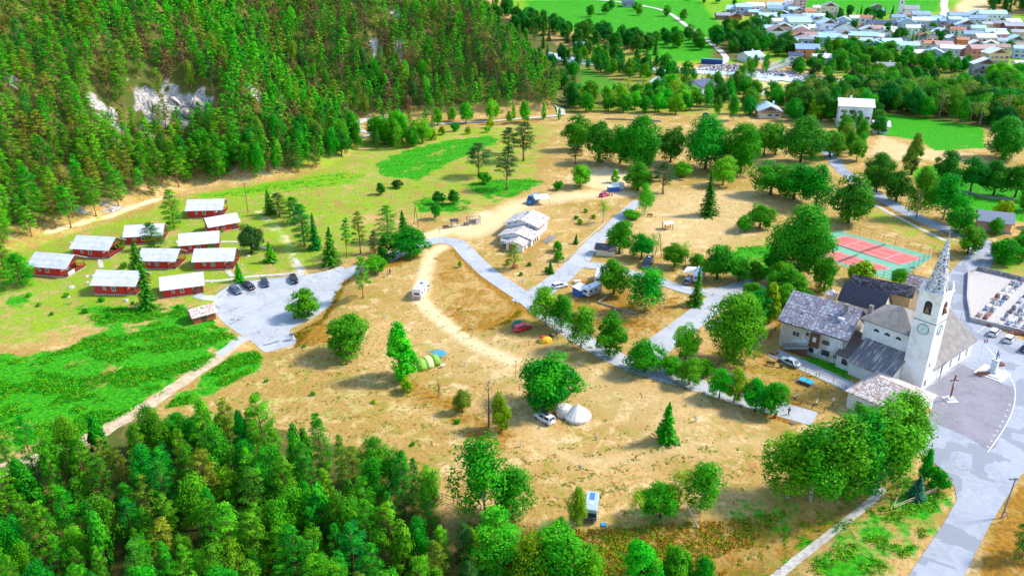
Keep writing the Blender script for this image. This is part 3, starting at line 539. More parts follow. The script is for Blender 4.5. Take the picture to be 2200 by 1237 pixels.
TREES = [
('fullpine', 45, 612, 545, 75, 'g', 'broad green pine at the left picture edge, beside the leftmost red cabin'),
('fullpine', 12, 590, 520, 60, 'g', 'green pine cut by the left picture edge near the cabins'),
('fullpine', 333, 536, 478, 46, 's', 'small pine standing in front of the rear left cabin roof'),
('spruce', 300, 600, 515, 46, 's', 'spruce at the left end of the cabin in the middle of the group'),
('spruce', 318, 662, 572, 52, 's', 'tall dark spruce between the two front cabins'),
('fullpine', 374, 490, 408, 52, 'p', 'pine left of the uppermost red cabin'),
('spruce', 515, 605, 563, 28, 'g', 'small cone shaped spruce beside the cabin porch and white path'),
('dense', 541, 543, 482, 56, 'k', 'dark rounded pine bush right of the tilted red cabin'),
('spruce', 583, 563, 518, 32, 'g', 'little green fir with the lamp post in front of it'),
('spruce', 581, 460, 406, 32, 's', 'leftmost pointed spruce of the conifer row above the cabins'),
('fullpine', 601, 466, 416, 44, 'k', 'blue green pine right behind the leftmost row spruce'),
('fullpine', 632, 480, 424, 44, 's', 'dark pine in the middle of the conifer row'),
('fullpine', 655, 530, 440, 58, 's', 'tall leaning pine with a bare lower trunk in the conifer row'),
('spruce', 679, 535, 458, 34, 's', 'slim dark spruce right of the leaning pine'),
('spruce', 711, 570, 487, 46, 's', 'dark spiky spruce at the lower end of the conifer row'),
('pine', 745, 554, 470, 26, 'g', 'thin pine with a long bare reddish trunk'),
('pine', 775, 545, 455, 38, 'e', 'yellowish olive pine with open tiers of branches'),
('fullpine', 834, 520, 443, 52, 'p', 'broad green pine above the dark round thicket'),
('fullpine', 806, 545, 496, 30, 'k', 'small grey green pine left of the dark thicket'),
('spruce', 868, 505, 452, 34, 's', 'dark cone top rising behind the round thicket'),
('column', 834, 562, 500, 46, 's', 'dark dense conifer at the lower edge of the thicket by the road'),
('dense', 880, 552, 486, 70, 'm', 'large dark round tree of the thicket at the road bend'),
('broad', 806, 588, 548, 48, 'g', 'low green tree with a pale grey bush beside the road'),
('pine', 780, 640, 552, 46, 'p', 'light green young pine on the bank above the parking yard'),
('broad', 655, 681, 620, 68, 'g', 'lobed tree at the edge of the parking yard over the motorcycles'),
('dense', 752, 762, 672, 104, 'g', 'wide dense tree on the bank below the parking yard'),
('column', 860, 812, 698, 76, 'b', 'tapered leafy tree beside the green tunnel tent'),
('bush', 874, 842, 812, 34, 'y', 'yellow green bush below the tapered tree'),
('broad', 993, 884, 833, 38, 'a', 'small roundish tree with orange leaves on top'),
('broad', 1078, 924, 842, 42, 'y', 'young yellow green tree next to the bare tree'),
('dense', 1180, 872, 766, 132, 'g', 'big round solitary tree above the white bell tent'),
('spruce', 1430, 945, 862, 58, 'g', 'lone green spruce on the dry field right of the bell tent'),
('birch', 1172, 700, 612, 66, 'b', 'leftmost birch of the row along the lane'),
('birch', 1206, 712, 628, 50, 'g', 'second birch of the lane row, behind the yellow tent'),
('birch', 1248, 748, 648, 58, 'g', 'third birch of the lane row'),
('broad', 1308, 764, 668, 68, 'g', 'dense tree of the lane row, just left of the road junction'),
('broad', 1385, 798, 728, 80, 'g', 'spreading tree of the lane row at the lower end of the grey road'),
('broad', 1442, 806, 765, 44, 'b', 'low leafy tree left of centre in the lane row'),
('broad', 1480, 826, 770, 52, 'g', 'low leafy tree right after the gap in the lane row'),
('broad', 1472, 775, 698, 52, 'b', 'upright bright tree between the two roads'),
('big', 1574, 776, 628, 116, 'g', 'very large dome shaped tree beside the white car'),
('bush', 1512, 806, 772, 40, 'g', 'round bush beside the log fence'),
('broad', 1545, 856, 790, 46, 'b', 'bright small tree at the gravel square, left one of the pair'),
('broad', 1576, 863, 790, 42, 'y', 'bright small tree at the gravel square, right one of the pair'),
('broad', 1622, 884, 815, 56, 'g', 'left tree of the pair beside the walker on the lane'),
('broad', 1657, 888, 818, 54, 'g', 'right tree of the pair beside the walker on the lane'),
('birch', 1385, 668, 568, 76, 'g', 'weeping birch in the middle of the caravan pitches'),
('broad', 1318, 632, 555, 62, 'g', 'leafy tree partly hiding the rear white caravan'),
('spruce', 1494, 656, 582, 42, 's', 'dark spruce beside the grey van and awning caravan'),
('broad', 1330, 545, 472, 52, 'g', 'upright tree behind the small slate roofed hut'),
('broad', 1378, 556, 502, 48, 'g', 'leafy tree left of the crossed poles'),
('thin', 1402, 552, 500, 44, 'y', 'yellowish thin tree at the foot of the crossed poles'),
('broad', 1448, 574, 520, 46, 'g', 'leafy tree right of the crossed poles'),
('thin', 1472, 572, 516, 40, 'y', 'pale yellow green tree behind the pitches'),
('broad', 1498, 574, 544, 36, 'g', 'low green tree above the caravan with awning'),
('dense', 1540, 600, 520, 68, 'm', 'dark green tree right of the caravan with awning'),
('broad', 1585, 606, 555, 48, 'g', 'green tree at the dead end of the camp road'),
('big', 1712, 595, 438, 120, 'm', 'giant dark green tree left of the tennis courts'),
('dense', 1770, 625, 548, 54, 'g', 'round green tree at the lower left corner of the tennis courts'),
('bush', 1848, 606, 562, 66, 'y', 'yellow green bush behind the long stone roof'),
('broad', 1932, 612, 578, 36, 'g', 'small tree between the stone roofs and the tennis court'),
('dense', 1690, 650, 575, 80, 'g', 'bushy tree of the hedge behind the farmhouse, left one'),
('column', 1652, 690, 608, 44, 'y', 'light green narrow tree left of the farmhouse roof'),
('dense', 1625, 690, 622, 66, 'm', 'dark leafy tree right behind the very large dome tree'),
('broad', 1680, 672, 610, 50, 'g', 'leafy tree touching the farmhouse ridge'),
('birch', 1385, 462, 390, 36, 'b', 'slim bright birch at the end of the narrow road'),
('dense', 1370, 408, 350, 60, 'g', 'bright leafy tree at the top of the narrow road'),
('pine', 1424, 417, 352, 60, 'k', 'dark spreading pine right of the narrow road end'),
('dense', 1465, 382, 346, 44, 'b', 'small bright round tree under the dark grove'),
('broad', 1553, 398, 335, 52, 'b', 'two lobed bright tree behind the lone spruce'),
('spruce', 1522, 462, 372, 48, 's', 'tall lone spruce on the middle dry meadow'),
('dense', 1632, 490, 438, 58, 'g', 'larger round bush tree of the pair on the dry meadow'),
('dense', 1600, 497, 462, 36, 'g', 'smaller round bush of the pair on the dry meadow'),
('dense', 1246, 402, 352, 50, 'b', 'bright round tree beside the two campers at the top'),
('column', 1322, 392, 364, 20, 'b', 'tiny upright tree behind the white camper at the top'),
('thin', 1296, 478, 425, 36, 'y', 'pale yellow birch on the bank beside the narrow road'),
('dense', 1355, 470, 450, 36, 'b', 'low hedge bush beside the narrow road'),
('dense', 1240, 322, 245, 56, 'm', 'first dark tree at the left end of the grove'),
('dense', 1285, 348, 255, 66, 's', 'dark green tree at the left of the grove'),
('dense', 1332, 352, 268, 62, 'm', 'mid green tree in the grove, left part'),
('big', 1372, 362, 242, 88, 'm', 'broad dark tree with yellow top branch in the left grove'),
('broad', 1440, 350, 268, 56, 's', 'dark slender grove tree with visible stems'),
('big', 1518, 362, 246, 112, 'm', 'dominant wide tree in the middle of the grove'),
('big', 1588, 372, 262, 84, 'g', 'sunlit tree at the right side of the central grove'),
('broad', 1640, 335, 260, 56, 'g', 'grove tree with a bare trunk beyond the central clump'),
('broad', 1665, 332, 263, 46, 'g', 'second bare trunked tree beyond the central clump'),
('big', 1722, 348, 248, 90, 's', 'large dark tree near the country road, left side'),
('dense', 1782, 338, 278, 60, 'm', 'dark tree directly above the bend of the country road'),
('broad', 1655, 418, 345, 76, 'm', 'left tree of the trio beyond the round bushes'),
('broad', 1705, 428, 348, 86, 'g', 'middle tree of the trio beyond the round bushes'),
('birch', 1752, 445, 350, 84, 'g', 'right tree of the trio with pale birch stems'),
('dense', 1822, 478, 372, 84, 's', 'large dark round tree left of the country road'),
('big', 1880, 412, 325, 74, 's', 'dark tree on the right side of the country road'),
('dense', 1925, 432, 365, 60, 's', 'dark bushy tree below the tall poplar'),
('column', 1958, 376, 288, 46, 'a', 'tall pale green poplar beside the bright field'),
('birch', 1968, 468, 350, 52, 'g', 'yellow green tall birch between road and field'),
('birch', 2025, 472, 368, 76, 'g', 'light green feathery tree above the narrow road'),
('dense', 2078, 546, 482, 62, 'g', 'round dark tree at the road fork beside the spire'),
('big', 2155, 342, 246, 96, 'm', 'huge dark tree at the right end of the bright field'),
('broad', 2030, 388, 322, 60, 's', 'orchard tree nearest the poplar'),
('broad', 2084, 414, 336, 58, 's', 'second orchard tree counted from the poplar'),
('broad', 2134, 420, 342, 54, 's', 'third orchard tree counted from the poplar'),
('broad', 2180, 424, 350, 56, 's', 'orchard tree at the right picture edge'),
('dense', 2155, 566, 512, 62, 'g', 'leafy tree above the cemetery wall, left one'),
('dense', 2195, 560, 500, 56, 'g', 'leafy tree above the cemetery at the picture edge'),
('dense', 2060, 500, 440, 60, 'm', 'olive green tree beside the small pink house'),
('pine', 1125, 346, 264, 62, 'k', 'spreading dark pine at the top of the dry meadow'),
('pine', 1028, 378, 308, 62, 'k', 'left pine of the pair on the green strip'),
('pine', 1088, 408, 316, 54, 'k', 'right pine of the pair on the green strip'),
('pine', 1092, 330, 275, 44, 'k', 'smaller pine behind the spreading dark pine'),
('bush', 1040, 395, 368, 30, 'm', 'dark bush between the two meadow pines'),
('broad', 818, 418, 392, 20, 's', 'small dark tree alone beside the standing white box'),
('bush', 855, 404, 386, 28, 'k', 'dark brownish bush on the meadow'),
('broad', 975, 438, 407, 24, 's', 'rightmost of the three little round trees on the meadow'),
('broad', 943, 438, 410, 24, 's', 'upper left of the three little round trees on the meadow'),
('broad', 937, 470, 432, 22, 'm', 'lowest of the three little trees on the meadow'),
('pine', 1236, 352, 312, 34, 'k', 'wind bent brown pine at the grove edge'),
('bush', 1200, 408, 388, 24, 'g', 'green bush on the bank above the blue truck'),
('pine', 1104, 578, 525, 40, 'a', 'orange tinged pine in front of the service building'),
('bush', 1198, 540, 518, 26, 'g', 'green shrub right of the service building steps'), ('bush', 1200, 560, 540, 28, 'g', 'low rounded shrub in the fenced garden bed'),
('spruce', 1183, 588, 560, 18, 's', 'dark little conifer in the garden bed corner'), ('spruce', 1237, 524, 502, 14, 's', 'tiny dark cone conifer beside the narrow road'),
('bush', 988, 574, 560, 10, 'y', 'tiny sapling alone between the dirt track and road'),
('birch', 1240, 1128, 1040, 46, 'y', 'thin birch left of the grey camper van'),
('thin', 1364, 1132, 1045, 40, 'y', 'almost leafless pale birch right of the camper van'),
('broad', 1418, 1112, 1036, 76, 'g', 'green tree left of the leaning dead trunk'),
('thin', 1455, 1112, 1000, 56, 'y', 'airy yellow birch in the middle of the lower birch group'),
('birch', 1503, 1102, 985, 72, 'g', 'tall birch at the right of the lower birch group'),
('birch', 1045, 1118, 928, 110, 'g', 'tall birch clump left of the camper van, rear stem'),
('birch', 1100, 1112, 1000, 84, 'g', 'birch clump lobe nearest the camper van'),
('birch', 1690, 1068, 925, 110, 'g', 'leftmost stem group of the big birch stand by the square'),
('birch', 1740, 1076, 905, 120, 'g', 'birch with a withered brown branch in the big stand'),
('birch', 1790, 1066, 885, 130, 'g', 'tall middle birch of the big stand'),
('birch', 1850, 1060, 880, 120, 'm', 'dark birch of the stand next to the footpath'),
('birch', 1880, 1046, 850, 120, 'g', 'tallest birch in front of the stone roofed chapel'),
('birch', 1930, 1000, 835, 110, 'g', 'birch overhanging the church square'),
('birch', 1850, 940, 872, 70, 'g', 'birch close to the chapel wall'),
('column', 1984, 1036, 965, 28, 'g', 'narrow thuja at the fence corner'),
('bush', 2008, 1046, 1003, 48, 'g', 'round shrub beside the thuja'),
('spruce', 1968, 1068, 1022, 44, 't', 'small blue spruce inside the corner fence'),
('broad', 1378, 1262, 1158, 80, 'b', 'bright tree at the bottom edge, left one of three'),
('broad', 1452, 1262, 1172, 66, 'g', 'green tree at the bottom edge, middle one of three'),
('broad', 1502, 1268, 1196, 56, 'g', 'green tree at the bottom edge, right one of three'),
('birch', 1195, 1262, 1116, 110, 'g', 'tall birch at the bottom edge below the camper van'),
('birch', 1140, 1268, 1140, 90, 'y', 'pale birch at the bottom edge, left of the tall one'),
('fullpine', 1065, 1230, 1090, 120, 'p', 'grey green pine below the birch clump'),
('fullpine', 2196, 1196, 1092, 60, 's', 'dark conifer cut by the right picture edge'),
('thin', 1525, 700, 690, 12, 'y', 'slender seedling by the white car')]
def tpos(px, py): return G(px, py)
for kd, bx, by, ty, wp, tone, lab in TREES: ptree(kd, bx, by, ty, wp, tone, lab)
def bare(name, bx, by, ty, spread, label):
    P = G(bx, by); h = vh(P, ty); m = M(); g = random.Random(bx); m.tube([(0, 0, -.2), (.05, 0, h * .5), (0, .1, h)], [h * .022, h * .014, .01], 6)
    o = thing(name, label, 'tree', P)
    m.build('trunk', pm('dead_bark', (.22, .13, .10), (.12, .07, .06), 5), o); b_ = M()
    for i in range(16):
        z = h * g.uniform(.25, .85); a = g.uniform(0, 6.28); l = spread * g.uniform(.5, 1) * (1 - z / h * .5); e = Vector((math.cos(a) * l, math.sin(a) * l, z + l * 1.1)); b_.tube([(0, 0, z), tuple(e * .5 + Vector((0, 0, z * .5))), tuple(e)], [.05, .03, .01], 4)
        for k in range(3):
            q = Vector((0, 0, z)).lerp(e, g.uniform(.4, .9)); b_.tube([tuple(q), tuple(q + Vector((g.uniform(-.6, .6), g.uniform(-.6, .6), g.uniform(.3, 1))))], [.02, .006], 3)
    b_.build('branches', MATS['dead_bark'], o)
bare('bare_tree', 1050, 916, 818, 1.9, 'leafless dead tree left of the young yellow green tree'); bare('bare_tree', 943, 852, 815, .5, 'small dead sapling on the dry field')
# ---- woods: every tree of these belts is a thing of its own
USED = []
def scatter(px, spacing, pick, margin=0, tries=30, world=None, maxn=400, frame=70, maxy=1360, top=-40):
    poly = np.array(world) if world is not None else upoly(px); x0, y0 = poly.min(0); x1, y1 = poly.max(0); out = []
    n = int(abs((x1 - x0) * (y1 - y0)) / spacing ** 2 * tries)
    X = RNG.uniform(x0, x1, n); Y = RNG.uniform(y0, y1, n); ok = sdf(poly, X, Y) > margin; X, Y = X[ok], Y[ok]; Z = hgt(X, Y); cell = {}
    for x, y, z in zip(X, Y, Z):
        qx, qy, zc = PJ(x, y, z)
        if not (-frame < qx < 2200 + frame and top < qy < maxy): continue
        sp = spacing * random.uniform(.85, 1.2); k = (int(x // spacing), int(y // spacing))
        if any((x - a) ** 2 + (y - b_) ** 2 < sp * sp for i in (-1, 0, 1) for j in (-1, 0, 1) for a, b_ in cell.get((k[0] + i, k[1] + j), [])): continue
        cell.setdefault(k, []).append((x, y)); out.append((x, y, z))
        if len(out) >= maxn: break
    return out
def belt(px, spacing, kinds, label, group, h=(8, 12), wr=(.6, .85), maxn=60, maxy=1300):
    for x, y, z in scatter(px, spacing, None, maxn=maxn, maxy=maxy):
        kd, tn = random.choice(kinds); hh = random.uniform(*h); wd = hh * random.uniform(*wr) * (.5 if kd in ('spruce', 'pine', 'fullpine', 'column') else .62 if kd == 'birch' else 1)
        word = {'broad': 'leafy', 'dense': 'dense leafy', 'big': 'large leafy', 'birch': 'birch', 'thin': 'thin birch', 'column': 'columnar', 'spruce': 'spruce', 'pine': 'pine', 'fullpine': 'bushy pine', 'bush': 'low bushy'}[kd]
        tw = {'g': 'green', 'b': 'bright green', 'd': 'dark green', 'y': 'yellowish', 'm': 'mid green', 's': 'deep green', 'p': 'light green', 'e': 'olive', 'k': 'grey green', 'a': 'faded', 'o': 'orange', 't': 'bluish'}[tn]
        tree(kd, (x, y, z - .1), hh, wd, tn, '%s %s tree %s' % (tw, word, label), group)
FL = [('fullpine', 'm'), ('fullpine', 'g'), ('fullpine', 's'), ('column', 'g'), ('column', 'm'), ('fullpine', 'm'), ('birch', 'b'), ('birch', 'g'), ('pine', 'e'), ('fullpine', 'm'), ('birch', 'm'), ('pine', 'p'), ('pine', 'g'), ('fullpine', 'm'), ('birch', 'p'), ('birch', 'm'), ('fullpine', 'g')]
belt([(-150, 1085), (0, 1055), (100, 1020), (150, 985), (225, 985), (330, 975), (420, 965), (560, 975), (700, 1010), (850, 1045), (930, 1085), (950, 1180), (955, 1500), (-150, 1500)], 3.35, FL, 'in the foreground wood', 'foreground wood at lower left', (7.5, 13), (.62, .95), 210, 1420)
belt([(260, 960), (420, 930), (560, 935), (560, 960), (300, 990)], 3.4, [('broad', 'g'), ('birch', 'g'), ('fullpine', 'g')], 'on the foreground wood rim', 'rim of the foreground wood', (5, 7.5), (.8, 1.1), 22)
belt([(985, 1180), (1050, 1190), (1060, 1300), (960, 1320)], 4.2, [('fullpine', 'k'), ('birch', 'g')], 'near the birch clump', 'lower middle trees', (7, 9), (.7, .95), 6, 1400)
belt([(1080, 22), (1140, 45), (1230, 75), (1400, 100), (1410, 122), (1330, 112), (1180, 92), (1110, 60)], 11, [('dense', 'd'), ('broad', 'd'), ('dense', 's'), ('spruce', 'd')], 'in the belt below the upper meadow', 'dark tree belt below the upper meadow', (12, 16), (.7, .95), 40)
belt([(1180, 130), (1260, 118), (1400, 150), (1500, 172), (1480, 192), (1400, 178), (1300, 165)], 8.5, [('broad', 'g'), ('birch', 'd'), ('birch', 'g'), ('dense', 'd')], 'in the riverside wood', 'riverside wood left', (9, 13), (.6, .85), 50)
belt([(1225, 205), (1300, 210), (1350, 205), (1480, 195), (1500, 230), (1470, 248), (1340, 244), (1240, 240)], 8, [('dense', 'g'), ('broad', 'm'), ('birch', 'g'), ('dense', 'b'), ('thin', 'y')], 'in the loose row beyond the dark grove', 'trees beyond the dark grove', (8, 12), (.8, 1.0), 46)
belt([(1520, 190), (1580, 195), (1640, 250), (1560, 262), (1500, 245)], 9, [('birch', 'g'), ('dense', 'd'), ('broad', 'g'), ('thin', 'a')], 'around the slate roofed house', 'trees around the slate roofed house', (10, 13), (.65, .9), 14)
belt([(1600, 160), (1650, 150), (1640, 172), (1590, 178)], 9, [('birch', 'g'), ('birch', 'm')], 'beside the pale river bank', 'river bank trees', (11, 14), (.6, .8), 8)
belt([(1570, 72), (1620, 70), (1650, 100), (1700, 108), (1700, 128), (1620, 122), (1560, 112), (1520, 90)], 11, [('dense', 'd'), ('broad', 'g'), ('dense', 's')], 'in the wooded bank left of the village', 'wooded bank left of the village', (11, 15), (.75, 1), 30)
belt([(1360, 90), (1440, 80), (1500, 90), (1510, 108), (1440, 106), (1380, 104)], 12, [('dense', 's'), ('dense', 'g')], 'on the slope between two bright meadows', 'slope between meadows', (9, 13), (.8, 1), 13)
belt([(1700, 215), (1790, 210), (1860, 200), (2000, 205), (2240, 238), (2240, 285), (2120, 275), (1980, 255), (1890, 242), (1880, 250), (1750, 262), (1700, 250)], 6.8, [('broad', 'm'), ('dense', 'd'), ('birch', 'g'), ('dense', 'g'), ('thin', 'a'), ('broad', 'd'), ('birch', 'm')], 'in the wide belt behind the bright field', 'belt behind the bright field', (10, 15), (.75, 1.0), 130)
belt([(1850, 190), (1970, 185), (2100, 200), (2260, 205), (2260, 232), (2000, 205), (1860, 200)], 7.5, [('broad', 'g'), ('birch', 'g'), ('bush', 'k'), ('dense', 'b')], 'along the far bank of the river', 'far river bank trees', (6, 9), (.75, 1), 60)
belt([(1800, 112), (1880, 114), (1960, 130), (1985, 145), (1900, 150), (1800, 150)], 9, [('dense', 'g'), ('dense', 'm'), ('broad', 'd')], 'in front of the village houses', 'trees in front of the village', (9, 12), (.85, 1.05), 34)
belt([(1985, 138), (2080, 145), (2060, 160), (1990, 155)], 9, [('dense', 'g'), ('broad', 'm')], 'in front of the right village houses', 'trees before the right houses', (8, 11), (.7, 1), 12)
belt([(2120, 165), (2240, 175), (2240, 200), (2130, 195)], 8, [('dense', 'b'), ('broad', 'g')], 'below the grey barn at the right', 'trees below the grey barn', (10, 13), (.7, .95), 16)
belt([(1905, 80), (1990, 85), (2060, 90), (2060, 98), (1960, 100), (1900, 92)], 13, [('dense', 'd'), ('broad', 's'), ('spruce', 's')], 'between the village houses', 'trees between village houses', (8, 12), (.6, .85), 12)
belt([(2115, 8), (2260, 8), (2260, 38), (2180, 30), (2120, 28)], 13, [('spruce', 'd'), ('dense', 'd'), ('spruce', 's')], 'above the village corner', 'dark conifers above the village', (16, 22), (.6, .8), 26)
belt([(1790, 30), (1830, 30), (1900, 34), (1930, 40), (1880, 50), (1800, 44)], 12, [('dense', 's'), ('spruce', 'd'), ('dense', 'd')], 'at the upper edge of the village', 'trees at the upper village edge', (8, 12), (.7, .9), 14)
belt([(1620, 52), (1680, 45), (1660, 62), (1625, 64)], 10, [('dense', 'm'), ('broad', 'g')], 'between the upper left village houses', 'upper left village trees', (8, 11), (.75, .95), 6)
belt([(1240, 40), (1330, 15), (1480, 48), (1460, 30)], 24, [('dense', 'm'), ('broad', 'g')], 'alone on the bright upper meadow', 'meadow solitary trees', (8, 12), (.7, .9), 9)
belt([(1440, -4), (1520, 2), (1600, 10), (1580, 16), (1480, 6)], 16, [('broad', 'm')], 'in the row beside the meadow lane', 'meadow lane trees', (6, 8), (.7, .9), 8)
belt([(440, 396), (560, 392), (690, 362), (770, 322), (740, 300), (680, 335), (540, 372), (440, 380)], 5.6, [('broad', 's'), ('fullpine', 's'), ('dense', 'm'), ('fullpine', 'm'), ('birch', 'g')], 'along the lower forest edge', 'lower forest edge', (11, 15), (.6, .8), 42)
belt([(805, 325), (860, 325), (930, 300), (930, 285), (850, 285), (800, 300)], 5.2, [('fullpine', 's'), ('broad', 'b'), ('fullpine', 'm'), ('dense', 'g')], 'inside the mountain track bend', 'clump at the track bend', (8, 13), (.65, .85), 16)
belt([(930, 275), (1210, 262), (1210, 250), (930, 262)], 8.5, [('broad', 'b'), ('column', 'b'), ('birch', 'g')], 'beside the pale mountain track', 'trees beside the mountain track', (6, 11), (.6, .8), 15)
belt([(880, 285), (1080, 272), (1060, 285), (900, 305)], 9, [('bush', 'g'), ('bush', 'y'), ('broad', 'b')], 'on the slope below the mountain track', 'scrub below the mountain track', (2.5, 5), (.8, 1.1), 14)
belt([(1620, 590), (1660, 575), (1700, 600), (1690, 640), (1620, 690), (1600, 660)], 6, [('dense', 'g'), ('broad', 'm')], 'behind the large dome tree', 'hedge behind the dome tree', (5, 8), (.8, 1), 6)
belt([(1830, 250), (1860, 300), (1850, 360), (1800, 330), (1790, 280)], 7, [('birch', 'g'), ('birch', 'a'), ('broad', 'g')], 'below the white house', 'trees below the white house', (9, 12), (.6, .85), 13)
belt([(2000, 470), (2110, 480), (2200, 440), (2230, 520), (2160, 560), (2120, 470), (2040, 452)], 9, [('broad', 'g'), ('dense', 'm'), ('bush', 'y')], 'around the small pink house by the road', 'trees around the pink house', (4, 7), (.8, 1), 10)
belt([(430, 440), (520, 520), (430, 560), (220, 590), (180, 560)], 16, [('bush', 'g'), ('bush', 'k')], 'growing between the red cabins', 'bushes between the red cabins', (1.2, 2.2), (1.2, 1.5), 12)
belt([(1290, 470), (1250, 490), (1220, 480), (1260, 455)], 4.5, [('bush', 'y'), ('bush', 'g')], 'on the dry bank beside the narrow road', 'bushes on the dry bank', (1.2, 2.4), (1.1, 1.4), 7)
belt([(1690, 150), (1760, 140), (1900, 158), (2010, 168), (2000, 180), (1850, 172), (1720, 162)], 8, [('broad', 'm'), ('birch', 'g'), ('bush', 'k'), ('broad', 'g')], 'on the scrubby bank before the village', 'scrubby bank before the village', (5, 9), (.8, 1.1), 40)
belt([(1745, 105), (1830, 100), (1850, 130), (1745, 145)], 9, [('dense', 'g'), ('birch', 'm')], 'left of the trees in front of the village', 'left trees before the village', (9, 13), (.75, .95), 14)
belt([(1880, 30), (2060, 60), (2180, 60), (2180, 110), (1900, 95), (1700, 75), (1680, 50)], 26, [('dense', 's'), ('broad', 'd'), ('dense', 'm')], 'standing between village roofs', 'garden trees of the village', (6, 9), (.8, 1.0), 22)
belt([(2120, 190), (2240, 200), (2240, 240), (2100, 225)], 7.5, [('dense', 'g'), ('broad', 'b'), ('birch', 'm')], 'right of the belt below the barn', 'right end trees below the barn', (9, 13), (.8, 1), 16)
belt([(1500, 190), (1560, 170), (1650, 200), (1690, 235), (1620, 255), (1560, 240)], 9.5, [('dense', 'm'), ('birch', 'g'), ('broad', 'g'), ('birch', 'y')], 'in the gardens below the bridge', 'garden trees below the bridge', (8, 12), (.75, .95), 14)
belt([(1690, 215), (1790, 225), (1790, 262), (1700, 262)], 8, [('dense', 'd'), ('birch', 'g'), ('dense', 'm'), ('broad', 'y')], 'left of the white three storey house', 'trees left of the white house', (8, 12), (.75, .95), 14)
belt([(1880, 250), (1892, 300), (1868, 300)], 6, [('dense', 'd'), ('birch', 'm')], 'right beside the white three storey house', 'trees beside the white house', (7, 9), (.8, 1), 3)
belt([(985, 1150), (1180, 1160), (1260, 1190), (1290, 1300), (960, 1320)], 4.4, [('birch', 'g'), ('fullpine', 'p'), ('birch', 'b'), ('fullpine', 'm')], 'in the thicket at the bottom middle', 'thicket at the bottom middle', (5.5, 8.5), (.8, 1.05), 22, 1400)
belt([(1040, 30), (1110, 45), (1180, 95), (1235, 150), (1245, 235), (1205, 225), (1170, 160), (1100, 100), (1010, 62)], 8.5, [('dense', 'd'), ('broad', 'm'), ('spruce', 's'), ('fullpine', 's'), ('birch', 'g')], 'where the mountain foot meets the riverside wood', 'trees at the mountain foot', (9, 14), (.7, .95), 46)
belt([(1070, 562), (1110, 560), (1185, 585), (1150, 605), (1125, 610), (1080, 580)], 6, [('bush', 'y'), ('bush', 'g'), ('bush', 'a')], 'on the dry bank by the road junction', 'bushes at the road junction', (.7, 1.4), (1.1, 1.5), 6)
belt([(660, 720), (860, 840), (1000, 900), (960, 980), (640, 900), (480, 850)], 11, [('bush', 'y'), ('bush', 'g'), ('bush', 'e')], 'on the dry slope above the wood', 'bushes on the dry slope', (.6, 1.1), (1.2, 1.7), 22)
belt([(430, 646), (330, 652), (190, 640), (60, 612), (20, 640), (140, 700), (400, 668)], 7, [('bush', 'g'), ('bush', 'b')], 'below the red cabins', 'bushes below the red cabins', (.8, 1.5), (1.1, 1.5), 10)
# ---- mountain pine forest: the nearest as things, the rest as one wood
MP = scatter(None, 3.8, None, margin=3, world=[(-430, 140), (-140, 200), (60, 400), (110, 640), (60, 1100), (-700, 1100), (-760, 500)], maxn=7500, tries=12, frame=60, maxy=700, top=-60)
CL = [(218, 235, 28), (240, 255, 28), (320, 225, 40), (350, 222, 36), (400, 235, 46), (425, 220, 36), (270, 140, 12), (850, 30, 20), (805, 100, 22), (235, 450, 16), (300, 436, 14)]
HP = []
mk_ = sdf(MTN, np.array([q[0] for q in MP]), np.array([q[1] for q in MP])); MP = [q for q, k in zip(MP, mk_) if k > 2]
for x, y, z in MP:
    qx, qy, zc = PJ(x, y, z)
    hq = PJ(x, y, z + 11)
    if any((qx - a) ** 2 + ((qy - b_) * 1.3) ** 2 < r * r or (abs(qx - a) < r * .8 and 0 < qy - b_ < r * 1.0) for a, b_, r in CL) and random.random() < .88: continue
    if float(sdf(MTN, np.array([x]), np.array([y]))[0]) > 60 and wav(np.array([x]), np.array([y]), 55, 44)[0] > .35 and random.random() < .6: continue
    # skip trees hidden behind the slope
    HP.append((zc, x, y, z))
HP.sort(); print('mountain trees', len(HP))
rest = []
for i, (zc, x, y, z) in enumerate(HP):
    up = (x > -60 and y > 250) ; r_ = random.random()
    if i < 230:
        kd, tn = random.choice([('pine', 'p'), ('pine', 'g'), ('fullpine', 'p'), ('fullpine', 'g'), ('pine', 'e'), ('pine', 'p'), ('fullpine', 's')]); h = random.uniform(9.5, 14)
        side = 'above the red cabins' if PJ(x, y, z)[0] < 420 else 'above the meadow edge'
        tree(kd, (x, y, z - .2), h, h * random.uniform(.38, .52), tn, '%s %s pine on the slope %s' % ({'p': 'light green', 'g': 'green', 'e': 'olive', 's': 'deep green'}[tn], 'tall open' if kd == 'pine' else 'bushy', side), 'pines on the mountain slope')
    else: rest.append((x, y, z, zc))
VV, TV, TT, tk = [], [], [], M()
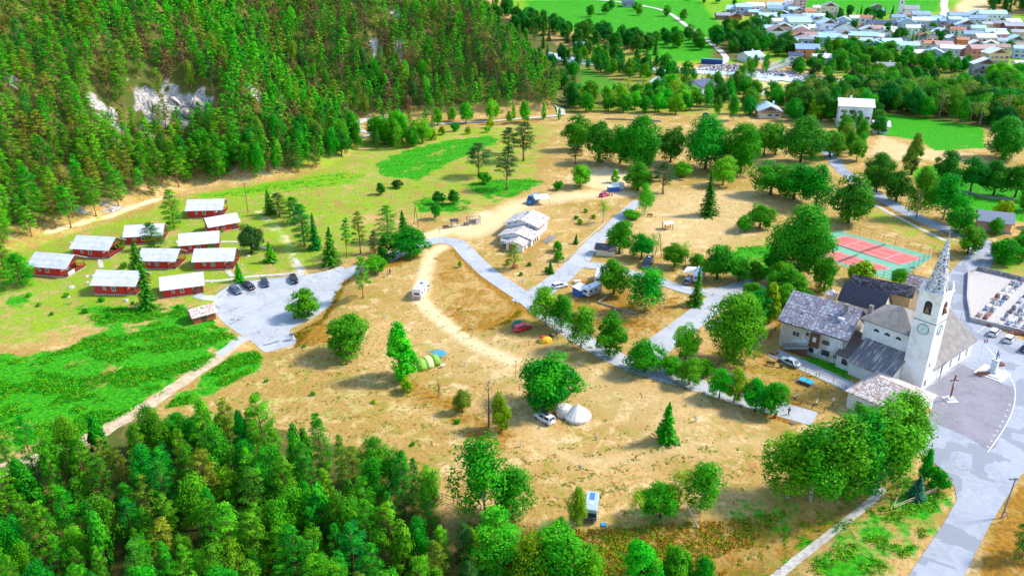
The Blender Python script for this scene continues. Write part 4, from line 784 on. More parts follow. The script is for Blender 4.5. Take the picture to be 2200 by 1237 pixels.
for x, y, z, zc in rest:
    bl = random.random() < .10; k = random.choice(KIND['birch'] if (bl and zc < 420) else KIND['lowpine']); V, tv, H, W = k[4], k[5], k[2], k[3]
    if zc > 380: sel = RNG.random(len(V) // 4) < .7; V = V.reshape(-1, 4, 3)[sel].reshape(-1, 3); tv = tv.reshape(-1, 4)[sel].ravel()
    h = random.uniform(9, 14.5); wd = h * random.uniform(.38, .52); a = random.uniform(0, 6.28); ca, sa = math.cos(a) * wd / W, math.sin(a) * wd / W
    V2 = np.stack([V[:, 0] * ca - V[:, 1] * sa + x, V[:, 0] * sa + V[:, 1] * ca + y, V[:, 2] * h / H + z - .2], 1); ln = random.gauss(0, .06); V2[:, 0] += (V2[:, 2] - z) * ln
    if random.random() < .035: tk.tube([(x, y, z - .5), (x + random.uniform(-2, 2), y + random.uniform(-1, 1), z + h * .8)], [.15, .04], 4); continue
    VV.append(V2); TV.append(tv)
    fade = min(1, max(0, (x + 260) / 260)) * min(1, max(0, (zc - 260) / 160))
    base = np.array(TONE[random.choice('pppgges')]) if random.random() > .5 * fade else np.array(TONE[random.choice('ekkagm')]); base = base * (1 - fade * .12) * random.uniform(.95, 1.5)
    if random.random() < .05: base = np.array((.22, .13, .06))
    TT.append(np.tile([*base, 1.0], (len(V2), 1))); tk.tube([(x, y, z - .5), (x + random.uniform(-.3, .3), y, z + h * .85)], [.16, .05], 4)
V2 = np.concatenate(VV); me2 = qmesh('mountain_forest', V2, np.concatenate(TV), np.concatenate(TT)); me2.materials.append(NEEDLE)
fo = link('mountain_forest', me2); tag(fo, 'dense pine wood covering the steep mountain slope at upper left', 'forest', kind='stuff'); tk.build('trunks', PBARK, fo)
print('rest', len(rest), 'quads', len(V2) // 4)
# ---- ground cover
def cover(name, label, cat, polys, n, size, leaf, tones, per=7, wob_s=14, thr=-.2, hz=.5, cond=None):
    VV, TV, TT = [], [], []
    for px, wgt in polys:
        poly = upoly(px); x0, y0 = poly.min(0); x1, y1 = poly.max(0); m = int(n * wgt * 3); X = RNG.uniform(x0, x1, m); Y = RNG.uniform(y0, y1, m)
        k = (sdf(poly, X, Y) > .3) & (wav(X, Y, wob_s, 77) + .5 * wav(X, Y, 4, 78) > thr) ; X, Y = X[k][:int(n * wgt)], Y[k][:int(n * wgt)]; Z = hgt(X, Y); c = np.stack([X, Y, Z], 1)
        q = np.repeat(c, per, 0); d = sph(RNG, len(q)); d[:, 2] = np.abs(d[:, 2]); rs = np.repeat(RNG.uniform(.5, 1.3, len(c)), per) * size
        P = q + d * rs[:, None] * [1, 1, hz]; s = leaf * RNG.uniform(.6, 1.3, len(q)); VV.append(quads(P, d + [0, 0, .5] + RNG.normal(size=(len(q), 3)) * .4, s, s * .6, RNG)); tn = np.array([TONE[t_] for t_ in tones])[RNG.integers(0, len(tones), len(c))]
        TT.append(np.repeat(np.concatenate([np.repeat(tn, per, 0), np.ones((len(q), 1))], 1), 4, 0)); TV.append(np.repeat(RNG.uniform(0, 1, len(q)), 4))
    me_ = qmesh(name, np.concatenate(VV), np.concatenate(TV), np.concatenate(TT)); me_.materials.append(LEAF); return tag(link(name, me_), label, cat, kind='stuff')
cover('undergrowth', 'thick green nettles and herbs filling the damp meadow at left', 'undergrowth', [([(150, 655), (300, 664), (410, 660), (455, 690), (518, 722), (450, 780), (330, 862), (200, 928), (100, 965), (-80, 990), (-80, 760), (60, 775), (150, 745), (215, 700)], 1.0), ([(545, 738), (568, 765), (540, 800), (488, 828), (418, 868), (350, 882), (410, 830), (500, 762)], .22)], 6500, .6, .19, 'gggbmyb', 8, 13, -.02, .6)
cover('undergrowth', 'small green herb patches on the upper meadow and beside the tennis courts', 'undergrowth', [([(800, 354), (870, 324), (960, 304), (1056, 292), (1070, 308), (965, 350), (900, 386), (820, 378)], .5), ([(1530, 575), (1560, 545), (1600, 528), (1680, 525), (1700, 560), (1690, 598), (1620, 600)], .3), ([(990, 400), (1070, 384), (1175, 390), (1120, 416), (1060, 434)], .25), ([(885, 434), (930, 420), (1015, 434), (1000, 456), (905, 455)], .2), ([(430, 425), (560, 398), (720, 372), (790, 376), (700, 405), (560, 420)], .3)], 1800, .4, .16, 'ggbym', 7, 9, -.1, .6)
cover('undergrowth', 'green herbs and low scrub on the slope beside the footpath', 'undergrowth', [([(1800, 1105), (1890, 1066), (1990, 1022), (2045, 1062), (1995, 1150), (1915, 1250), (1720, 1250)], .5), ([(1250, 1140), (1430, 1128), (1700, 1090), (1850, 1070), (1660, 1230), (1250, 1300)], .22)], 2200, .5, .17, 'gmye', 8, 7, .12, .8)
cover('grass_tufts', 'scattered dry grass tufts across the straw coloured camping field', 'grass', [([(380, 905), (560, 770), (700, 700), (860, 720), (1000, 840), (1100, 950), (1000, 1060), (900, 1060), (700, 935), (560, 905)], .34), ([(1100, 950), (1650, 950), (1600, 1080), (1250, 1120), (1080, 1080)], .2), ([(900, 640), (1120, 690), (1300, 780), (1640, 890), (1600, 960), (1200, 950), (1000, 830), (820, 720)], .2), ([(1260, 590), (1460, 650), (1380, 740), (1220, 690)], .06), ([(1560, 780), (1700, 780), (1830, 850), (1780, 880), (1620, 850)], .06), ([(560, 400), (900, 330), (1200, 300), (1150, 420), (980, 480), (700, 480)], .25), ([(1380, 395), (1650, 400), (1650, 500), (1400, 540)], .08)], 3600, .3, .14, 'yeeomga', 7, 5, .15, .6)
cover('grass_tufts', 'rusty dry tall grass on the banks beside the lane and tracks', 'grass', [([(1135, 668), (1200, 703), (1280, 750), (1360, 794), (1480, 828), (1600, 868), (1600, 880), (1360, 806), (1200, 718)], .3), ([(1050, 704), (1090, 688), (1118, 664), (1126, 672), (1096, 698), (1055, 712)], .15), ([(725, 602), (755, 592), (700, 690), (640, 738), (626, 712), (690, 682)], .3), ([(1000, 1110), (1250, 1132), (1550, 1112), (1700, 1090), (1500, 1250), (1000, 1250)], .9), ([(965, 668), (1010, 652), (1012, 656), (970, 674)], .05)], 3400, .38, .15, 'oooey', 8, 9, -.3, .8)
# ------------------------------------------------------------------ building helpers
def sheetmetal(name, c):
    m, nt, b = newmat(name); t = NT(nt); tc = t.n('ShaderNodeTexCoord').outputs['Object']; sx = t.n('ShaderNodeSeparateXYZ'); t.l(tc, sx.inputs[0])
    fr = t.m('FRACT', t.m('MULTIPLY', sx.outputs[0], 1 / .55)); rib = t.m('LESS_THAN', fr, .16); n = t.ramp(t.noise(tc, .6, 4), .35, .65)
    col = t.mix(n, c, tuple(x * .82 for x in c)); row = t.m('LESS_THAN', t.m('FRACT', t.m('MULTIPLY', sx.outputs[1], .75)), .08); mk = t.m('MULTIPLY', row, t.m('GREATER_THAN', fr, .45))
    col = t.mix(t.m('MULTIPLY', rib, .3), col, (.3, .31, .34)); col = t.mix(t.m('MULTIPLY', mk, .6), col, (.15, .15, .17))
    t.l(col, b.inputs['Base Color']); b.inputs['Roughness'].default_value = .45; b.inputs['Metallic'].default_value = .15; t.bump(rib, .4, .04, b); MATS[name] = m; return m
def planks(name, c, c2, w_=.16, axis=2):
    m, nt, b = newmat(name); t = NT(nt); tc = t.n('ShaderNodeTexCoord').outputs['Object']; sx = t.n('ShaderNodeSeparateXYZ'); t.l(tc, sx.inputs[0])
    k = t.m('MULTIPLY', sx.outputs[axis], 1 / w_); fr = t.m('FRACT', k); wn_ = t.n('ShaderNodeTexWhiteNoise', noise_dimensions='1D'); t.l(t.m('FLOOR', k), wn_.inputs['W'])
    col = t.mix(wn_.outputs[0], c, c2); col = t.mix(t.m('MULTIPLY', t.ramp(t.noise(tc, 3, 4), .4, .7), .4), col, tuple(x * .5 for x in c)); col = t.mix(t.m('MULTIPLY', t.m('LESS_THAN', fr, .12), .6), col, tuple(x * .3 for x in c))
    t.l(col, b.inputs['Base Color']); b.inputs['Roughness'].default_value = .7; MATS[name] = m; return m
def plaster(name, c, stain, amt=.7, sc=.5):
    m, nt, b = newmat(name); t = NT(nt); tc = t.n('ShaderNodeTexCoord').outputs['Object']
    f = t.ramp(t.noise(tc, sc, 6, .65, .6), .48, .60); col = t.mix(t.m('MULTIPLY', f, amt), c, stain); col = t.mix(t.m('MULTIPLY', t.ramp(t.noise(tc, 3, 5), .4, .7), .25), col, tuple(x * .6 for x in c))
    t.l(col, b.inputs['Base Color']); b.inputs['Roughness'].default_value = .9; t.bump(t.noise(tc, 8, 3), .25, .03, b); MATS[name] = m; return m
CABM = sheetmetal('cabin_roof_metal', (.74, .73, .76)); REDW = planks('red_planks', (.72, .022, .008), (.52, .018, .008)); BRW = planks('brown_planks', (.20, .085, .035), (.14, .06, .03), .18, 0); ORW = planks('orange_planks', (.42, .10, .02), (.34, .08, .02))
GLASS = pm('window_glass', (.03, .04, .06), (.06, .08, .11), 1.5, .12); WHT = pm('white_paint', (.75, .74, .71), (.66, .65, .63), 2, .6); DKW = pm('dark_wood', (.09, .05, .03), (.05, .03, .02), 3); FENW = pm('fence_wood', (.17, .11, .07), (.10, .07, .045), 4, .85); PALEW = pm('pale_wood', (.52, .42, .28), (.38, .30, .19), 3, .85)
CONC = pm('concrete', (.45, .44, .42), (.33, .32, .31), 1.2, .9); STEEL = pm('steel', (.35, .36, .38), (.25, .26, .28), 3, .4, .6); BLK = pm('black_plastic', (.02, .02, .022), (.03, .03, .032), 3, .5); RUB = pm('rubber', (.018, .018, .018), (.03, .03, .03), 6, .85)
CREAM = plaster('cream_plaster', (.72, .62, .45), (.55, .45, .30), .5); WALLW = plaster('white_plaster', (.78, .76, .73), (.62, .58, .54), .5); OLDP = plaster('flaking_plaster', (.55, .47, .38), (.78, .77, .76), .9, .28); TOWP = plaster('tower_plaster', (.80, .78, .74), (.58, .53, .47), .55, .45)
LAUZE = tilemat('stone_slab_roof', [(.34, .33, .38), (.42, .40, .44), (.29, .25, .29), (.46, .46, .52), (.36, .30, .32)], 1.25, (.07, .055, .06), .07, stretch=(1.0, 1.25, 1.25), rand=.55)
LAUZP = tilemat('pink_stone_roof', [(.62, .50, .43), (.70, .62, .55), (.52, .38, .32), (.66, .58, .54)], 1.3, (.16, .10, .08), .07, stretch=(.8, 1.3, 1.3), rand=.6)
LAUZD = tilemat('dark_stone_roof', [(.10, .08, .09), (.16, .12, .13), (.22, .18, .18), (.07, .06, .07), (.13, .10, .12)], 1.6, (.02, .02, .02), .08, stretch=(.8, 1.5, 1.5), rand=.7)
LAUZW = tilemat('pale_stone_roof', [(.68, .64, .60), (.58, .53, .49), (.74, .71, .67), (.48, .41, .37)], 1.4, (.16, .12, .10), .08, stretch=(.6, 1.5, 1.4), rand=.7); SLATE = pm('dark_slate', (.055, .052, .07), (.035, .033, .045), 1.6, .6, 0, .3); GREYR = pm('worn_grey_roof', (.20, .175, .16), (.27, .245, .22), .7, .9, 0, .4)
RUBBLE = tilemat('spire_rubble', [(.16, .15, .17), (.24, .21, .22), (.12, .11, .13), (.30, .28, .28)], 1.9, (.70, .70, .70), .16, rand=1.0)
def streakroof():
    m, nt, b = newmat('streaked_sheet_roof'); t = NT(nt); tc = t.n('ShaderNodeTexCoord').outputs['Object']; mp = t.n('ShaderNodeMapping'); mp.inputs['Scale'].default_value = (.25, 2.2, .25); t.l(tc, mp.inputs[0])
    f = t.ramp(t.noise(mp.outputs[0], 1.0, 5), .50, .66); t.l(t.mix(f, t.mix(t.ramp(t.noise(tc, 1.5, 4), .4, .6), (.15, .14, .15), (.21, .19, .18)), (.52, .47, .42)), b.inputs['Base Color']); b.inputs['Roughness'].default_value = .85; return m
STRK = streakroof()
def window(par, x, y, z, w_, h, nx_=0, ny_=-1, frame=WHT, d=.06, shut=None, arch=False):
    """window on a wall: centre of its sill line (x, y, z), outward normal (nx_, ny_)"""
    tx, ty = -ny_, nx_
    def bx(m, a0, a1, z0, z1, d0, d1):
        vs = [(x + tx * a + nx_ * dd, y + ty * a + ny_ * dd, z + zz) for zz in (z0, z1) for a, dd in ((a0, d0), (a1, d0), (a1, d1), (a0, d1))]
        m.add(vs, [(3, 2, 1, 0), (4, 5, 6, 7), (0, 1, 5, 4), (1, 2, 6, 5), (2, 3, 7, 6), (3, 0, 4, 7)])
    m = M(); t_ = .09
    bx(m, -w_ / 2 - t_, -w_ / 2, -t_, h + t_, -.05, d); bx(m, w_ / 2, w_ / 2 + t_, -t_, h + t_, -.05, d); bx(m, -w_ / 2, w_ / 2, -t_, 0, -.05, d); bx(m, -w_ / 2, w_ / 2, h, h + t_, -.05, d); bx(m, -.03, .03, 0, h, -.05, d * .8)
    f = m.build('window', frame, par); p = M(); bx(p, -w_ / 2, w_ / 2, 0, h, -.05, d * .5); p.build('pane', GLASS, f)
    if shut:
        s = M(); bx(s, -w_ - t_, -w_ / 2 - t_ - .01, -.02, h, .003, .06); s.build('shutter', shut, f); s = M(); bx(s, w_ / 2 + t_ + .01, w_ + t_, -.02, h, .003, .06); s.build('shutter', shut, f)
    return f
def gable(par, x0, x1, y0, y1, ze, zr, wall, roof, ax='x', over=.5, th=.14, z0=0, side=None, nm=('wall', 'roof'), slope=None):
    """walls with gables and a two-sided roof; ridge along ax"""
    m = M()
    if ax == 'x':
        ym = (y0 + y1) / 2; vs = [(x0, y0, z0), (x1, y0, z0), (x1, y1, z0), (x0, y1, z0), (x0, y0, ze), (x1, y0, ze), (x1, y1, ze), (x0, y1, ze), (x0, ym, zr), (x1, ym, zr)]
        fs = [(0, 1, 5, 4), (2, 3, 7, 6), (1, 2, 6, 9, 5), (3, 0, 4, 8, 7), (3, 2, 1, 0), (4, 5, 9, 8), (6, 7, 8, 9)]
    else:
        xm = (x0 + x1) / 2; vs = [(x0, y0, z0), (x1, y0, z0), (x1, y1, z0), (x0, y1, z0), (x0, y0, ze), (x1, y0, ze), (x1, y1, ze), (x0, y1, ze), (xm, y0, zr), (xm, y1, zr)]
        fs = [(0, 1, 5, 8, 4), (1, 2, 6, 5), (2, 3, 7, 9, 6), (3, 0, 4, 7), (3, 2, 1, 0), (5, 6, 9, 8), (7, 4, 8, 9)]
    m.add(vs, fs); w_ = m.build(nm[0], wall, par); r = M()
    if ax == 'x':
        s = (zr - ze) / (ym - y0); o2 = over * s
        P = [(x0 - over, y0 - over, ze - o2 + th + .02), (x1 + over, y0 - over, ze - o2 + th + .02), (x1 + over, ym, zr + th + .02), (x0 - over, ym, zr + th + .02), (x1 + over, y1 + over, ze - o2 + th + .02), (x0 - over, y1 + over, ze - o2 + th + .02)]
    else:
        s = (zr - ze) / (xm - x0); o2 = over * s
        P = [(x0 - over, y1 + over, ze - o2 + th + .02), (x0 - over, y0 - over, ze - o2 + th + .02), (xm, y0 - over, zr + th + .02), (xm, y1 + over, zr + th + .02), (x1 + over, y0 - over, ze - o2 + th + .02), (x1 + over, y1 + over, ze - o2 + th + .02)]
    Q = [(p[0], p[1], p[2] - th) for p in P]
    r.add(P + Q, [(0, 1, 2, 3), (3, 2, 4, 5), (7, 6, 9, 8), (8, 9, 11, 10), (0, 6, 7, 1), (1, 7, 8, 2), (2, 8, 10, 4), (4, 10, 11, 5), (5, 11, 9, 3), (3, 9, 6, 0)])
    rf = r.build(nm[1], roof, par); return w_, rf
def hip(par, x0, x1, y0, y1, ze, zr, wall, roof, over=.5, th=.15, inset=None, z0=0, nm=('wall', 'roof')):
    m = M(); m.box(x0, x1, y0, y1, z0, ze); w_ = m.build(nm[0], wall, par); L, Wd = x1 - x0, y1 - y0; i = inset if inset is not None else min(L, Wd) / 2
    a, b_, c, d = x0 - over, x1 + over, y0 - over, y1 + over; ym = (c + d) / 2; r = M()
    if L >= Wd: R1, R2 = (x0 + i, ym, zr), (x1 - i, ym, zr); top = [(a, c, ze), (b_, c, ze), (b_, d, ze), (a, d, ze), R1, R2]; fs = [(0, 1, 5, 4), (1, 2, 5), (2, 3, 4, 5), (3, 0, 4)]
    else: xm = (a + b_) / 2; R1, R2 = (xm, y0 + i, zr), (xm, y1 - i, zr); top = [(a, c, ze), (b_, c, ze), (b_, d, ze), (a, d, ze), R1, R2]; fs = [(0, 1, 4), (1, 2, 5, 4), (2, 3, 5), (3, 0, 4, 5)]
    top = [(p[0], p[1], p[2] + .03 + (th if k < 4 else th)) for k, p in enumerate(top)]; lo = [(p[0], p[1], p[2] - th) for p in top[:4]]
    r.add(top + lo, fs + [(9, 8, 7, 6)] + [(k, 6 + k, 6 + (k + 1) % 4, (k + 1) % 4) for k in range(4)]); return w_, r.build(nm[1], roof, par)
def ang(p, q): return math.atan2(q[1] - p[1], q[0] - p[0])
# ------------------------------------------------------------------ red cabins
def cabin_parts(o, L=9.4, D=6.6, po=2.5):
    x1 = L - po; ze, zr = 2.5, 4.35
    m = M(); m.box(-.15, L, -.15, D + .15, -.6, .12); m.build('foundation', CONC, o)
    w_, rf = gable(o, 0, L, 0, D, ze, zr, REDW, CABM, 'x', .55, .1); bpy.data.objects.remove(w_); bpy.data.objects
    m = M(); ym = D / 2; vs = [(0, 0, .12), (x1, 0, .12), (x1, D, .12), (0, D, .12), (0, 0, ze), (x1, 0, ze), (x1, D, ze), (0, D, ze), (0, ym, zr), (x1, ym, zr)]
    m.add(vs, [(0, 1, 5, 4), (2, 3, 7, 6), (1, 2, 6, 9, 5), (3, 0, 4, 8, 7), (3, 2, 1, 0), (4, 5, 9, 8), (6, 7, 8, 9)]); m.build('wall', REDW, o)
    window(o, 2.4, 0, 1.15, .5, .6); window(o, 4.5, 0, .9, .7, .95); window(o, x1, 1.6, .9, .8, .95, 1, 0)
    m = M(); m.box(x1 + .003, x1 + .07, 3.2, 4.2, .14, 2.15); m.build('door', WHT, o)
    m = M()
    for y in (.1, D - .1): m.box(L - .16, L - .02, y - .07, y + .07, .12, ze - .05)
    m.bar((L - .1, 0, ze), (L - .1, D, ze), .14); m.bar((L - .1, ym, ze), (L - .1, ym, zr - .05), .12)
    m.bar((L - .1, .1, ze - .6), (L - .1, ym, zr - .3), .1); m.bar((L - .1, D - .1, ze - .6), (L - .1, ym, zr - .3), .1); m.bar((L - .1, ym, ze + .1), (L - .1, 1.2, ze + .75), .08); m.bar((L - .1, ym, ze + .1), (L - .1, D - 1.2, ze + .75), .08)
    m.build('porch_frame', ORW, o)
    m = M(); m.box(x1, L, 0, D, .125, .2); m.build('porch_floor', DKW, o)
    m = M()
    for a, b_ in (((x1 + .6, 0), (L, 0)), ((L, 0), (L, D)), ((L, D), (x1, D))):
        for z in (.6, 1.0): m.bar((a[0], a[1], z), (b_[0], b_[1], z), .07)
        n = int(math.hypot(b_[0] - a[0], b_[1] - a[1]) / .35)
        for k in range(n + 1): t_ = k / n; m.bar((a[0] * (1 - t_) + b_[0] * t_, a[1] * (1 - t_) + b_[1] * t_, .2), (a[0] * (1 - t_) + b_[0] * t_, a[1] * (1 - t_) + b_[1] * t_, 1.0), .05)
    m.build('railing', REDW, o); m = M(); m.box(x1 + .7, x1 + 1.5, 2.6, 3.4, .85, .9); m.box(x1 + 1.05, x1 + 1.15, 2.95, 3.05, .2, .85); m.build('porch_table', BRW, o)
    return o
CAB = [((68, 590), (152, 597), 'leftmost red cabin with white sheet on its porch'), ((160, 553), (240, 556), 'red cabin with open porch behind the leftmost cabin'), ((272, 526), (350, 523), 'rear left red cabin half hidden by a pine'), ((205, 633), (293, 634), 'front red cabin left of the tall dark spruce'),
       ((352, 641), (438, 630), 'front red cabin nearest to the parking yard'), ((303, 577), (378, 578), 'small looking red cabin in the middle between spruce and bushes'), ((405, 469), (478, 467), 'uppermost red cabin by the pine'), ((452, 503), (515, 491), 'tilted red cabin with bright roof turned to the right'), ((391, 546), (470, 538), 'red cabin right of the middle, under the tilted one'), ((420, 580), (502, 578), 'red cabin beside the white footpath junction')]
c0 = None
for a, b_, lab in CAB:
    P, Q = G(*a), G(*b_); d = ang(P, Q)
    if c0 is None: c0 = thing('red_cabin', lab, 'cabin', P, d, 'red holiday cabins'); cabin_parts(c0); c = c0
    else: c = dup(c0, P, d, lab)
    z = max(GH(P.x, P.y), GH(Q.x, Q.y)); c.location.z = z + .05; s = min(1.12, (Q - P).length / 9.4); c.scale = (s, s, s)
m = M(); m.add([(0, 0, 1.0), (0, 2.4, 1.0), (0, 2.4, 0), (0, 0, 0)], [(0, 1, 2, 3)]); c = tuple(c0.matrix_basis @ Vector((9.5, .5, .25))); o = m.build('sheet', WHT, None); o.location = c; o.rotation_euler = c0.rotation_euler; tag(o, 'white sheet hung over the porch railing of the leftmost cabin', 'sheet')
# shed by the yard
P = G(418, 697); o = thing('wooden_shed', 'low orange wooden shed with stone slab roof below the parking yard', 'shed', P, ang(P, G(463, 690))); gable(o, 0, 5, 0, 4.2, 1.9, 3.0, ORW, LAUZP, 'x', .45)
m = M(); m.box(1.8, 2.8, -.06, -.003, 0, 1.7); m.build('door', DKW, o)
# ------------------------------------------------------------------ service building
P = G(1088, 503); a0 = R(-22); o = thing('service_building', 'white stepped building with stone slab roofs at the road bend', 'building', P, a0)
gable(o, 0, 9.8, 0, 8.6, 3.6, 5.2, WALLW, LAUZW, 'y', .8, .2, -.5, nm=('upper_wall', 'upper_roof'))
m = M(); m.add([(9.8 + .02, .5, 2.2), (9.8 + .02, 6, 2.2), (9.8 + .02, 6, 3.6), (9.8 + .02, .5, 3.6), (9.86, .5, 2.2), (9.86, 6, 2.2), (9.86, 6, 3.6), (9.86, .5, 3.6)], [(4, 5, 6, 7), (0, 3, 2, 1), (0, 1, 5, 4), (3, 7, 6, 2), (0, 4, 7, 3), (1, 2, 6, 5)]); m.build('red_panel', pm('red_panel', (.5, .01, .01), (.42, .01, .01)), o)
m = M(); m.box(4.4, 5.0, 5.4, 6.0, 4.6, 5.9); m.build('chimney', CONC, o)
m = M()
for x in (1.2, 3, 6.8, 8.6): m.box(x - .12, x + .12, -.75, .1, 3.25 + (.33 * min(x, 9.8 - x)) - .1, 3.45 + (.33 * min(x, 9.8 - x)) - .1)
m.build('roof_beams', BRW, o)
def block(o, x0, y0, w_, d, ze, zr, nm, roof=LAUZW, wall=WALLW): gable(o, x0, x0 + w_, y0, y0 + d, ze, zr, wall, roof, 'y', .6, .18, -.5, nm=(nm + '_wall', nm + '_roof'))
block(o, 1.0, -7.2, 9.6, 7.0, 2.3, 3.7, 'middle'); block(o, 4.8, -11.8, 5.0, 4.4, 2.0, 2.9, 'lower')
for y in (-2, -3.6, -5.2): window(o, 10.6, y, .4, .7, 1.3, 1, 0, BRW)
window(o, 9.8, 1.5, .9, .8, .9, 1, 0); m = M(); m.box(9.8 + .003, 9.87, -10.6, -9.6, 0, 1.9); m.build('side_door', ORW, o); m = M(); m.box(5.6, 6.8, -11.87, -11.803, 0, 1.9); m.build('front_door', ORW, o); m = M(); m.box(2.2, 4.7, -10.2, -7.3, 1.7, 1.85); m.box(2.3, 2.45, -10.1, -9.95, -.4, 1.7); m.build('porch_roof', CONC, o)
P = G(1172, 522); o = thing('stairway', 'outdoor steps with wooden handrail right of the service building', 'stairs', P, R(55))
m = M()
for k in range(9): m.box(k * .42, k * .42 + .46, -.8, .8, -.3, .12 + k * .13)
m.build('steps', CONC, o); m = M()
for s in (-1, 1): m.bar((0, s * .9, 1), (3.8, s * .9, 2.1), .08); [m.bar((k * .95, s * .9, 0), (k * .95, s * .9, 1.02 + k * .275), .08) for k in range(5)]
m.build('handrail', PALEW, o)
# hut
P = G(1280, 548); o = thing('utility_hut', 'small cream hut with dark slate roof beside the camp road', 'hut', P, ang(P, G(1318, 553))); gable(o, 0, 5.0, 0, 3.4, 2.0, 2.9, CREAM, LAUZD, 'x', .5); m = M(); m.box(3.4, 4.4, -.05, -.003, 1.35, 1.6); m.build('vent', BLK, o)
# ------------------------------------------------------------------ roof shape from four roof corners seen in the photograph
def roofhouse(o, eL, eR, ze, rL, rR, zr, wall, roof, inset=.5, th=.22, names=('wall', 'roof')):
    """front eave and ridge corners (pixels) with their heights; local frame = front eave line"""
    A, B = U(*eL, ze), U(*eR, ze); C_, D_ = U(*rR, zr), U(*rL, zr); dx = (B - A); dx.z = 0; L = dx.length; dx.normalize(); dy = Vector((-dx.y, dx.x, 0)); dep = ((C_ - B).dot(dy) + (D_ - A).dot(dy)) / 2
    x0 = min(0, 0); o.location = (A.x, A.y, 0); o.rotation_euler = (0, 0, math.atan2(dx.y, dx.x)); sh = ((D_ - A).dot(dx) + (C_ - B).dot(dx)) / 2
    s = (zr - ze) / dep; zw = ze + inset * s
    gable(o, inset, L - inset, inset, 2 * dep - inset, zw - th, zr - th, wall, roof, 'x', inset, th, nm=names); return L, dep, sh
def rep(n, L, dep, sh): print('%s L=%.1f depth=%.1f shift=%.1f' % (n, L, dep, sh))
o = thing('farmhouse', 'old farmhouse with flaking plaster, stone slab roof and wooden stair', 'house'); r_ = roofhouse(o, (1670, 687), (1822, 733), 6.2, (1705.5, 622), (1856, 665.5), 11.0, OLDP, LAUZE, .75); rep('farm', *r_); FL_ = r_[0]
yf = .75
window(o, 4.2, yf, 3.4, 1.5, 1.1, frame=WHT); window(o, 10.6, yf, 3.6, .7, .8, frame=DKW, shut=BRW); window(o, 10.9, yf, 1.1, 1.5, 1.1, frame=DKW); window(o, 12.9, yf, 1.1, .7, .8, frame=WHT); window(o, 7.9, yf, .9, .8, .9, frame=DKW); window(o, 6.6, yf, 4.4, .4, .6, frame=DKW)
m = M(); m.box(7.3, 9.3, yf - .5, yf - .003, 2.3, 5.4); m.build('wooden_porch', BRW, o); m = M(); m.box(8.0, 8.7, yf - .56, yf - .503, 3.6, 4.7); m.build('porch_window', WHT, o)
m = M(); m.add([(2.4, yf - 1.5, .5), (7.6, yf - 1.5, 2.4), (7.6, yf - .05, 2.4), (2.4, yf - .05, .5), (2.4, yf - 1.5, .2), (7.6, yf - 1.5, 2.1), (7.6, yf - .05, 2.1), (2.4, yf - .05, .2)], [(0, 1, 2, 3), (7, 6, 5, 4), (0, 4, 5, 1), (1, 5, 6, 2), (2, 6, 7, 3), (3, 7, 4, 0)]); m.build('stair', CONC, o)
m = M(); m.add([(3.2, yf - 1.45, 0), (7.6, yf - 1.45, 0), (7.6, yf - 1.45, 2.08), (3.2, yf - 1.45, .5), (3.2, yf - 1.4, 0), (7.6, yf - 1.4, 0), (7.6, yf - 1.4, 2.08), (3.2, yf - 1.4, .5)], [(0, 1, 2, 3), (7, 6, 5, 4), (0, 4, 5, 1), (1, 5, 6, 2), (0, 3, 7, 4)]); m.build('stair_cladding', BRW, o)
m = M(); m.bar((2.4, yf - 1.5, 1.5), (7.6, yf - 1.5, 3.4), .06); m.bar((2.4, yf - 1.5, 1.05), (7.6, yf - 1.5, 2.95), .05)
for k in range(14): t_ = k / 13; m.bar((2.4 + 5.2 * t_, yf - 1.5, .5 + 1.9 * t_), (2.4 + 5.2 * t_, yf - 1.5, 1.5 + 1.9 * t_), .04)
m.build('stair_railing', DKW, o); m = M(); m.tube([(FL_ - .85, yf - .1, 0), (FL_ - .85, yf - .1, 5.4), (FL_ - .4, yf - .6, 5.9)], .06, 6); m.bar((0, -.05, 6.05), (FL_, -.05, 6.05), .12); m.build('gutter', DKW, o)
m = M(); m.box(11.6, 12.5, 5.2, 6.1, 9.2, 11.6); m.build('chimney', GREYR, o); m = M(); m.box(11.3, 12.6, 3.4, 4.4, 8.7, 9.1); m.build('roof_patch', WHT, o)
o = thing('slate_roof_house', 'cream house with smooth dark slate roof behind the farmhouse', 'house'); rep('B', *roofhouse(o, (1798, 643), (1895, 671), 7.5, (1800, 600), (1909, 628), 11.0, CREAM, SLATE, .3))
o = thing('long_stone_house', 'long yellow house with dark brown stone slab roof next to the tennis courts', 'house'); r_ = roofhouse(o, (1825.5, 612), (1961, 640), 9.0, (1833, 590), (1969, 614.6), 11.4, pm('yellow_plaster', (.72, .46, .17), (.6, .38, .15), .8, .9), LAUZD, .4); rep('C', *r_); window(o, r_[0] - 2.2, .4, 5.6, .8, .8, frame=DKW)
o = thing('pink_roof_house', 'house with pinkish stone slab roof right behind the spire', 'house'); rep('D', *roofhouse(o, (1938, 622), (1990, 636), 6.0, (1945, 588), (2002, 596), 9.5, CREAM, LAUZP, .4))
P = U(1792, 690, 0); P = U(1785, 640, 6.5); o = thing('stone_capped_turret', 'little cream turret with pink stone cap at the corner of the slate roof house', 'turret', (P.x, P.y, 0), R(-30)); hip(o, -1, 1, -1, 1, 7.4, 8.5, CREAM, LAUZP, .35)
